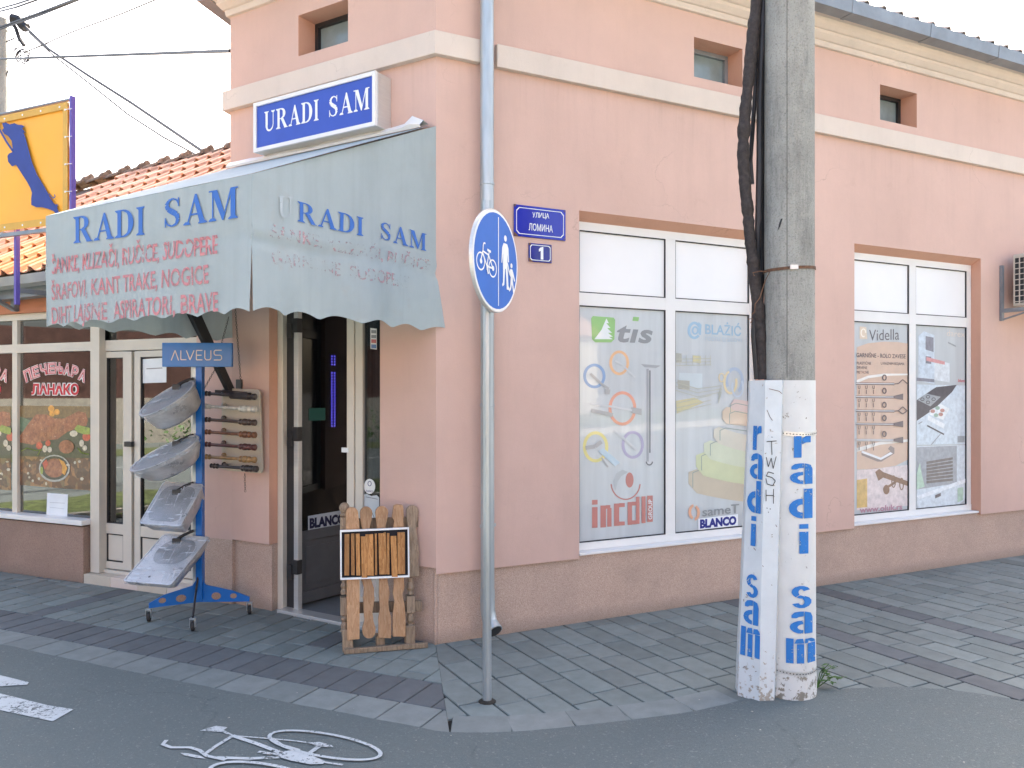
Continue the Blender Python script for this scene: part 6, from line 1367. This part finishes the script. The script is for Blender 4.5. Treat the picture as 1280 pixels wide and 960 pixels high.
# ------------------------------------------------------------------ sinks in their wrapping
def sink(name, lab, O, a, b, outline, depth, shrink=.72, inner=None, drain=None, rimw=.06):
    """O rim centre, a/b half axis vectors in the rim plane, outline in unit coordinates"""
    n_ = a.cross(b).normalized()
    if n_.dot(Vector((0, -.5, 1))) < 0: n_ = -n_
    t = thing(name, lab, 'sink', O, 'wrapped steel sinks hung on the stand')
    pt = lambda x, y, h: O + a * x + b * y + n_ * h
    def loop(k, h, sh=(0, 0), ol=outline): return [pt(x * k + sh[0], y * k + sh[1], h) for x, y in ol]
    g = G(); g.loft([loop(1, 0), loop(1.0, .006), loop(1 - rimw, .007), loop(1 - rimw - .01, 0)], cap=False); obj('rim', g, 'steel', t, smooth=True)
    io = inner or outline
    if inner:
        g = G(); k_ = 1 - rimw
        g.face(loop(k_, .001)); obj('drainer', g, 'steel', t)
        g = G(); g.loft([loop(1, .003, ol=io), loop(.97, -.01, ol=io), loop(.9, -depth * .8, ol=io), loop(.75, -depth, ol=io)], cap=False); 
        g2 = G(); g2.loft([[p + n_ * .006 for p in L] for L in (loop(1, .0, ol=io), loop(.6, .0, ol=io))]); 
    g = G(); g.loft([loop(1 - rimw * .8, -.001, ol=outline), loop(.93, -depth * .35), loop(shrink + .08, -depth * .85, ol=[(x + .06 * (1 if inner else 0), y) for x, y in outline]), loop(shrink - .05, -depth), loop(shrink - .25, -depth * 1.02)]); obj('bowl', g, 'steel', t, smooth=True)
    g = G(); g.face(loop(1 - rimw, .0012)); 
    if not inner:
        g = G(); g.loft([loop(.92, .002), loop(.86, -depth * .2 + .0), loop(.5, -depth * .28), loop(.1, -depth * .3)], cap=True); obj('basin', g, 'shaded_steel', t, smooth=True)
    else:
        sh = inner; c0 = (sum(p[0] for p in sh) / len(sh), sum(p[1] for p in sh) / len(sh))
        lp = lambda k, h: [pt(c0[0] + (x - c0[0]) * k, c0[1] + (y - c0[1]) * k, h) for x, y in sh]
        g = G(); g.loft([lp(1.04, .0035), lp(1.0, .0022), lp(.9, .0018), lp(.2, .0016)], cap=True); obj('basin', g, 'shaded_steel', t, smooth=True)
        if drain: 
            g = G(); g.face([pt(drain[0] + math.cos(q) * .05, drain[1] + math.sin(q) * .04, .005) for q in [2 * math.pi * k / 12 for k in range(12)]]); obj('drain_hole', g, 'dark', t)
    # cling film, slightly crumpled
    def wr(x, y): return .012 + noise.noise(Vector((x * 3, y * 3, O.z * 9))) * .008
    g = G(); rings = []
    for k in (1.015, .8, .6, .4, .2, .03): rings.append([pt(x * k, y * k, wr(x * k, y * k) if k < 1 else .002) for x, y in outline])
    rings = [[pt(x * 1.02, y * 1.02, -.02) for x, y in outline]] + rings
    g.loft(rings, cap=False); obj('wrapping', g, 'cling', t, smooth=True)
    e = G(); c_ = outline[len(outline) * 5 // 8]; base = pt(c_[0] * 1.0, c_[1] * 1.0, -.01); e.raw([base, base + a * -.12 + n_ * -.03, base + a * .03 + n_ * -.05, base + a * .14 + n_ * -.02], [(0, 1, 2), (0, 2, 3)]); obj('loose_wrapping', e, 'cling', t)
    return t
M['shaded_steel'] = simple('shaded_basin_steel', (.27, .285, .3), .3, metal=.5, nscale=5, namt=.35)  # sink steel with the shade of the bowl recess put into its colour
circ = [(math.cos(2 * math.pi * k / 32), math.sin(2 * math.pi * k / 32)) for k in range(32)]
def rrect(r, w=1., h=1., n_=5, cx_=0, cy_=0):
    out = []
    for qx, qy, a0 in ((1, 1, 0), (-1, 1, 90), (-1, -1, 180), (1, -1, 270)):
        for k in range(n_): a = R(a0 + 90 * k / (n_ - 1)); out.append((cx_ + qx * (w - r) + r * math.cos(a), cy_ + qy * (h - r) + r * math.sin(a)))
    return out
def frame_from(n, a):
    n = Vector(n).normalized(); a = Vector(a); a = (a - n * a.dot(n)).normalized(); b = n.cross(a).normalized(); return a, b
a, b = frame_from((-.40, -.44, .80), (.9, 0, .43)); sink('round_sink', 'round steel sink in plastic film, topmost on the blue stand', P(209, 498, 5.93), a * .225, b * .215, circ, .17, .74)
a, b = frame_from((-.36, -.40, .84), (.93, 0, .38)); sink('oval_sink', 'oval steel sink in plastic film, second from the top of the blue stand', P(206, 567, 5.92), a * .275, b * .185, circ, .15, .66)
def quad_sink(name, lab, c, depth, inner, drain, r=.16, shrink=.7):
    tl, tr, br, bl = c; O = (tl + tr + br + bl) / 4; a = (tr - tl + br - bl) / 4; b = (bl - tl + br - tr) / 4
    return sink(name, lab, O, a, b, rrect(r), depth, shrink, inner, drain, .035)
quad_sink('square_sink', 'squarish steel sink with deep rounded bowl in plastic film, third on the blue stand', (P(206, 602, 6.08), P(254, 606, 6.05), P(227, 658, 5.80), P(173, 655, 5.83)), .15, rrect(.4, .8, .8, 6), None, .12, .76)
quad_sink('drainer_sink', 'long steel sink with drainer in plastic film, lowest on the blue stand', (P(205, 667, 6.08), P(263, 672, 6.03), P(213, 732, 5.66), P(154, 727, 5.72)), .14, rrect(.5, .72, .5, 6, .05, -.3), (-.1, .75), .1, .6)
# ------------------------------------------------------------------ board of turned curtain rods
bd0 = P(303, 540, 6.24)
rb_ = thing('rod_sample_board', 'cream board with seven turned wooden curtain rods hung by chain beside the entrance', 'sample board', bd0)
BF = Fr((P(277, 500, 6.30).x, 6.30), tuple((P(327, 500, 6.16) - P(277, 500, 6.30))[:2]))
g = G(); c_ = [(277, 485), (322.5, 487), (324.5, 490), (328, 588), (326, 591.5), (285, 588.5), (277, 586)]
g.prism([BF.P(*ins(BF.px(x, y, 0), 0)) for x, y in c_], -BF.n * .018); obj('board', g, 'board', rb_, bevel=.003)
prof_l = [(0, .005), (.004, .014), (.012, .019), (.022, .014), (.028, .009), (.034, .015), (.046, .022), (.058, .017), (.064, .011), (.072, .018), (.084, .021), (.094, .015), (.1, .012)]
for y, mt, lab in ((493, 'rod_black', 'blackish rod with a dark wrapped sleeve'), (509, 'rod_white', 'white painted turned rod'), (525.5, 'rod_dark', 'dark brown turned rod'), (541, 'rod_brown', 'mid brown turned rod'), (556.5, 'rod_red', 'reddish brown turned rod'), (572, 'rod_tan', 'tan turned rod'), (583.5, 'rod_black', 'short black turned rod, lowest')):
    xl, xr = (253, 320) if mt != 'rod_black' or y < 500 else (263, 322)
    p0 = P(xl, y - 1.5, 6.25); p1 = P(xr, y + 3.0, 6.03); ax = p1 - p0; L = ax.length; k = L / .44
    s_ = [(d * .9, r_) for d, r_ in prof_l] + [(.105, .0125), (L - .17, .0125)]
    e_ = [(L - .165, .014), (L - .16, .02), (L - .148, .024), (L - .136, .018), (L - .13, .022), (L - .11, .028), (L - .09, .025), (L - .08, .021), (L - .068, .026), (L - .052, .022), (L - .045, .016), (L - .03, .024), (L - .008, .025), (L, .016)]
    g = G(); g.lathe(p0, ax, s_ + e_, 12); rd_ = obj('rod', g, mt, rb_, label=lab, smooth=True)
    g = G(); q0 = BF.P(BF.px(280, y - 3)[0], 0, BF.px(280, y - 3)[1]); q1 = p0.lerp(p1, .38); g.lathe(q0, q1 - q0, [(0, .02), (.01, .022), (.02, .014), ((q1 - q0).length * .5, .02), ((q1 - q0).length, .013)], 10); obj('holder', g, mt, rd_, smooth=True)
    if y < 500:
        g = G(); g.lathe(p0.lerp(p1, .55), ax, [(0, .029), (L * .34, .03)], 12); g.abox(p0.lerp(p1, .5) + Vector((0, .05, .01)), ax * .28, Y_ * .03, Z_ * .022); obj('sleeve', g, 'rod_black', rd_)
def chain(pts, nm='chain', par=rb_):
    g = G(); a = pts[0]; 
    for a, b in zip(pts, pts[1:]):
        n_ = int((b - a).length / .017)
        for k in range(n_):
            c = a.lerp(b, (k + .5) / n_); d_ = (b - a).normalized() * .011; s_ = (Vector((.006, 0, 0)) if k % 2 else Vector((0, .006, 0)))
            g.tube([c - d_, c - d_ * .5 + s_, c + d_ * .5 + s_, c + d_], .0018, 4); g.tube([c - d_, c - d_ * .5 - s_, c + d_ * .5 - s_, c + d_], .0018, 4)
    obj(nm, g, 'black', par)
chain([P(294, 386, 6.22), P(301.5, 484, 6.2)]); chain([P(286, 396, 6.22), P(268, 463, 6.22), P(252, 492, 6.22)]); chain([P(306, 592, 6.2), P(306.5, 615, 6.2)])

# ------------------------------------------------------------------ rack of fence pickets and turned posts
r0 = gp(430, 817); r1 = gp(530, 809); RF = Fr(r0, tuple((r1 - r0)[:2])); RT = .09      # leans back by RT over its height
pk = thing('picket_rack', 'wooden rack of unpainted fence pickets and turned posts standing by the entrance', 'display rack', r0)
def rp(x, y, o): 
    # leaning plane through the base plank: solve on the upright plane, then lean and re-solve once
    oo = o
    for _ in range(4): u, z = RF.px(x, y, oo); oo = o - .11 * z
    return RF.P(u, oo, z)
def picket(outl, mt, lab=None, o=.03, th=.022):
    g = G(); f = [rp(x, y, o) for x, y in outl]; g.prism(f, -RF.n * th); return obj('picket', g, mt, pk, label=lab, bevel=.002, seg=1)
def arch(xa, xb, y, n_=7, up=1): c = (xa + xb) / 2; r_ = (xb - xa) / 2; return [(c + r_ * math.cos(math.pi - math.pi * k / n_), y - up * r_ * math.sin(math.pi * k / n_)) for k in range(n_ + 1)]
picket(arch(432, 448, 642) + [(449.5, 660), (449.5, 799), (434, 800.5), (432.5, 660)], 'wood', 'straight picket with a plain round top')
picket(arch(450, 465.5, 641) + [(464.5, 650), (462, 660), (463, 675), (464, 725), (467.5, 735), (468, 750), (465.5, 765), (467, 777), (469.5, 785)] + arch(453, 469.5, 790, 7, -1)[::-1] + [(453, 785), (455.5, 775), (454.5, 762), (454, 748), (455, 735), (452, 725), (452.5, 660), (450.5, 650)], 'wood', 'picket with rounded bulb at both ends')
picket(arch(469, 485.5, 641) + [(484, 650), (482, 658), (484.5, 725), (487, 742), (485.5, 755), (487, 765), (489, 772), (489, 798), (473, 797.5), (473, 772), (475, 762), (473.5, 745), (474, 725), (471, 658), (470, 650)], 'wood', 'picket with swirling knotty grain')
picket([(492, 632), (496, 630.5), (502, 631), (504, 632.5), (505, 645), (504, 650), (505, 662), (505, 722), (505.5, 735), (503, 743), (505.5, 755), (507, 770), (507, 796), (491, 796), (491, 768), (493, 752), (491, 742), (492.5, 730), (491, 660), (493, 652), (490, 646)], 'wood', 'picket with a blunt flat top')
picket(arch(508, 523, 639) + [(522, 650), (520, 657), (522, 675), (524, 690), (522.5, 700), (524, 712), (524, 720.5), (510, 721), (510, 660), (508.5, 650)], 'woodgrey', 'short grey wavy picket at the right', o=.0)
def turned(xc, segs, mt, o, lab=None):      # segs: (y, half width px, square?)
    g = G(); kk = rp(xc, 700, o).y / FOC
    rnd = [s_ for s_ in segs if not s_[2]]; 
    cur = []
    def flush():
        if len(cur) > 1:
            pts = [rp(xc, y, o) for y, w in cur]; ax = pts[-1] - pts[0]; g.lathe(pts[0], ax, [((p - pts[0]).dot(ax.normalized()), w * kk) for p, (y, w) in zip(pts, cur)], 12)
        cur.clear()
    i = 0
    while i < len(segs):
        y, w, sq = segs[i]
        if sq:
            flush(); y2 = segs[i + 1][0]; a_, b_ = rp(xc, y, o), rp(xc, y2, o); g.abox((a_ + b_) / 2, RF.d * w * kk, RF.n * w * kk, (b_ - a_) / 2); i += 2
        else: cur.append((y, w)); i += 1
    flush(); return obj('turned_post', g, mt, pk, label=lab, bevel=.002, seg=1)
turned(430.5, [(628, 1.5, 0), (629.5, 4.5, 0), (632.5, 6.3, 0), (636, 6.5, 0), (639.5, 4.8, 0), (641.5, 3.6, 0), (643, 6, 0), (645, 5.5, 0), (646, 5.2, 1), (722, 5.2, 1), (723, 4, 0), (728, 3, 0), (732, 5, 0), (736, 3.2, 0), (739, 4.8, 0), (743, 4.4, 0), (746, 5, 1), (768, 5, 1), (769, 3, 0), (773, 5, 0), (777, 3, 0), (781, 4.6, 0), (786, 4, 0), (789, 5.5, 0)], 'woodgrey', -.02, 'turned post with a ball top at the left')
turned(513, [(722, 4, 0), (727, 3.2, 0), (731, 4.6, 0), (735, 5.2, 0), (739, 3, 0), (743, 4, 0), (744, 5.2, 1), (765, 5.2, 1), (766, 3.2, 0), (771, 4.6, 0), (775, 4.8, 0), (779, 3, 0), (782, 4.6, 0), (784, 5.2, 0)], 'woodgrey', -.02, 'turned post standing at the right')
def block(x0, x1, y0, y1, o0, o1, mt='woodgrey', nm='base_block'):
    g = G(); u0, z1_ = RF.px(x0, y0, o0); u1, z0_ = RF.px(x1, y1, o0); g.fbox(RF, u0, u1, o1, o0, max(0.002, z0_), z1_); return obj(nm, g, mt, pk, bevel=.003, seg=1)
block(428.5, 441.5, 788, 815, .0, -.09); block(470.5, 481, 795, 812, -.03, -.10); block(507, 519, 783, 809, .0, -.07)
g = G(); g.fbox(RF, -.0, .545, .004, .03, .003, .036); g.fbox(RF, .0, .06, -.42, .003, .003, .04); obj('base_plank', g, 'woodgrey', pk, bevel=.003, seg=1)
for y in (655, 760):
    g = G(); a_, b_ = rp(432, y, -.035), rp(527, y - 3, -.035); g.abox((a_ + b_) / 2, (b_ - a_) / 2, RF.n * .012, Z_ * .035); obj('rail', g, 'woodgrey', pk, bevel=.002, seg=1)
g = G(); p_ = rp(525, 652, -.04); g.lathe(p_ - Z_ * .03, (0, 0, 1), [(0, .012), (.012, .022), (.03, .012), (.042, .024), (.056, .02), (.066, .008)], 10); obj('finial', g, 'board', pk, smooth=True)
g = G(); a_ = rp(460, 725, -.01); g.prism([rp(451, 724, -.015), rp(468.5, 724, -.015), rp(470, 730, -.015), rp(468, 738, -.015), rp(470, 746, -.015), rp(451, 746, -.015)], -RF.n * .006); obj('price_card', g, 'paper', pk)
# framed board of strip samples standing in front of the pickets
fb0 = rp(468, 724, .06)
fs = thing('strip_sample_frame', 'white edged black board with twelve honey coloured wood strips leaning on the picket rack', 'sample board', fb0)
g = G(); g.prism([rp(x, y, .05) for x, y in ((426, 664.2), (510.5, 660.5), (511, 720.5), (426.5, 723.7))], -RF.n * .012); obj('backing', g, simple('black_felt', (.012, .012, .016), .9), fs)
O4 = [(425, 663), (511.3, 659.3), (512, 721.5), (425.5, 725)]; I4 = [(427, 665.2), (509.7, 661.5), (510.2, 719.3), (427.3, 722.6)]
for i in range(4):
    j = (i + 1) % 4; g = G(); g.prism([rp(*O4[i], .063), rp(*O4[j], .063), rp(*I4[j], .063), rp(*I4[i], .063)], -RF.n * .018); obj('frame', g, 'signwhite', fs)
cx0 = lambda v: 410 + v * .2189; cy0 = lambda v: 610 + v * .2189
for a_, b_, t_, e_, ln in ((95, 127, 265, 500, -1), (131, 156, 262, 498, 2), (158, 186, 263, 500, 4), (187, 224, 278, 512, 6), (214, 238, 266, 500, 12), (235, 263, 265, 502, 4), (267, 284, 262, 497, 2), (288, 333, 260, 494, 5), (318, 335, 254, 490, 8), (336, 356, 260, 494, 0), (357, 395, 275, 508, 8), (397, 444, 254, 492, 1)):
    g = G(); k_ = .056 + random.random() * .004; g.prism([rp(cx0(a_), cy0(t_), k_ + .008), rp(cx0(b_ - 5), cy0(t_ - 1), k_ + .008), rp(cx0(b_ - 5 + ln), cy0(e_), k_ + .008), rp(cx0(a_ + ln), cy0(e_), k_ + .008)], -RF.n * .012); obj('wood_strip', g, 'strip', fs, bevel=.001, seg=1)
# ------------------------------------------------------------------ the other side of the street, behind the camera (seen in the glass)
g = G(); g.fbox(Fr((-20, -7.0), (1, 0)), 0, 50, 0, .25, 0, .12); 
g = G(); g.abox((5, -7.15, .03), X_ * 40, Y_ * .15, Z_ * .06); obj('kerb', g, 'farwall', None, kind='structure')
g = G(); g.face([(-40, -7.3, .08), (50, -7.3, .08), (50, -9.3, .08), (-40, -9.3, .08)]); obj('far_pavement', g, 'farwall', None, kind='structure')
g = G(); rows = []
for j in range(5): rows.append([(x, -9.3 - j * .8, .1 + .12 * j + noise.noise(Vector((x * .8, j, 0))) * .12) for x in range(-40, 51, 1)])
g.loft(rows, cap=False, closed=False); obj('grass_verge', g, 'grass', None, kind='structure')
fw = thing('far_house', 'dark brick house with pale plastered base across the street', 'building', (0, -14, 0))
g = G(); g.abox((-6, -14.6, .65), X_ * 16, Y_ * .6, Z_ * .65); obj('base_wall', g, 'farwall', fw)
g = G(); g.abox((-6, -14.7, 2.35), X_ * 16, Y_ * .6, Z_ * 1.05); obj('brick_wall', g, 'brick', fw)
g = G(); g.prism([(-22.5, -13.7, 3.4), (-22.5, -19.5, 3.4), (-22.5, -16.6, 5.2)], X_ * 33); obj('roof', g, 'tile', fw)
f2 = thing('far_house', 'pale plastered house across the street to the right', 'building', (18, -14, 0))
g = G(); g.abox((24, -16, 2.4), X_ * 11, Y_ * 2, Z_ * 2.4); obj('wall', g, 'farwall', f2)
for k in range(5):
    g = G(); g.abox((15 + k * 4, -13.98, 2.2), X_ * .6, Y_ * .03, Z_ * .8); obj('window', g, 'dark', f2)
g = G(); g.prism([(12.5, -13.6, 4.8), (12.5, -18.4, 4.8), (12.5, -16, 6.6)], X_ * 23); obj('roof', g, 'tile', f2)
# the street to the left, outside the frame, mirrored in the grill shop's glass
g = G(); rows = []
for j in range(6): rows.append([(-7.6 - j * .5 + x * .02, 1.5 + x * .35, .06 + .05 * min(j, 5 - j) + noise.noise(Vector((x * .7, j * .9, 3))) * .05) for x in range(0, 22)])
g.loft(rows, cap=False, closed=False); obj('grass_island', g, 'grass', None, kind='structure')
g = G(); g.abox((-7.5, 5.2, .05), X_ * .08, Y_ * 3.9, Z_ * .07); obj('kerb', g, 'farwall', None, kind='structure')
g = G(); g.face([(-16.1, -6, .008), (-15.95, -6, .008), (-14.6, 9, .008), (-14.75, 9, .008)]); obj('lane_line', g, 'road_paint', None, kind='structure')
g = G(); g.face([(-22, -8, .02), (-19.5, -8, .02), (-17.8, 9, .02), (-20.5, 9, .02)]); obj('far_verge', g, 'grass', None, kind='structure')
f3 = thing('garden_wall', 'pale rubble wall with dark red brick top on the far left side of the street', 'wall', (-24, 0, 0))
g = G(); g.abox((-24, 0, .75), X_ * .3, Y_ * 11, Z_ * .75); obj('base_wall', g, 'farwall', f3)
g = G(); g.abox((-24.2, 0, 2.6), X_ * .3, Y_ * 11, Z_ * 1.1); obj('brick_wall', g, 'brick', f3)
for k, (x, y) in enumerate(((-22.4, 3.2), (-22.2, -.6), (-22.6, 6.2), (-22.8, -4.2))):
    t = thing('shrub', 'low %s shrub before the pale rubble wall across the left street' % ('dry', 'green', 'tall thin', 'spreading')[k], 'shrub', (x, y, 0), 'shrubs by the rubble wall')
    g = G()
    for _ in range(260):
        p = Vector((x + random.gauss(0, .45), y + random.gauss(0, .6), abs(random.gauss(.3, .35)))); a = Vector([random.uniform(-.09, .09) for _ in range(3)]); b = Vector([random.uniform(-.09, .09) for _ in range(3)]); g.face([p, p + a, p + a + b, p + b])
    obj('foliage', g, 'leaf', t, kind='stuff')
    g = G(); g.tube([(x, y, 0), (x + .05, y, .5)], [.03, .01], 5); obj('stem', g, 'woodgrey', t)
# grit and litter
g = G()
for _ in range(150):
    x, y = random.uniform(-2.5, 5.5), random.uniform(3.4, 7.2)
    if not (wall_side((x, y), A, -.02) and wall_side((x, y), B, -.02)): continue
    r_ = random.uniform(.002, .007); a = random.random() * 6; g.face([(x + math.cos(a + k * 2.1) * r_ * random.uniform(.6, 1.6), y + math.sin(a + k * 2.1) * r_, .0105 + random.random() * .003) for k in range(3)])
obj('litter', g, 'board', None, kind='stuff')
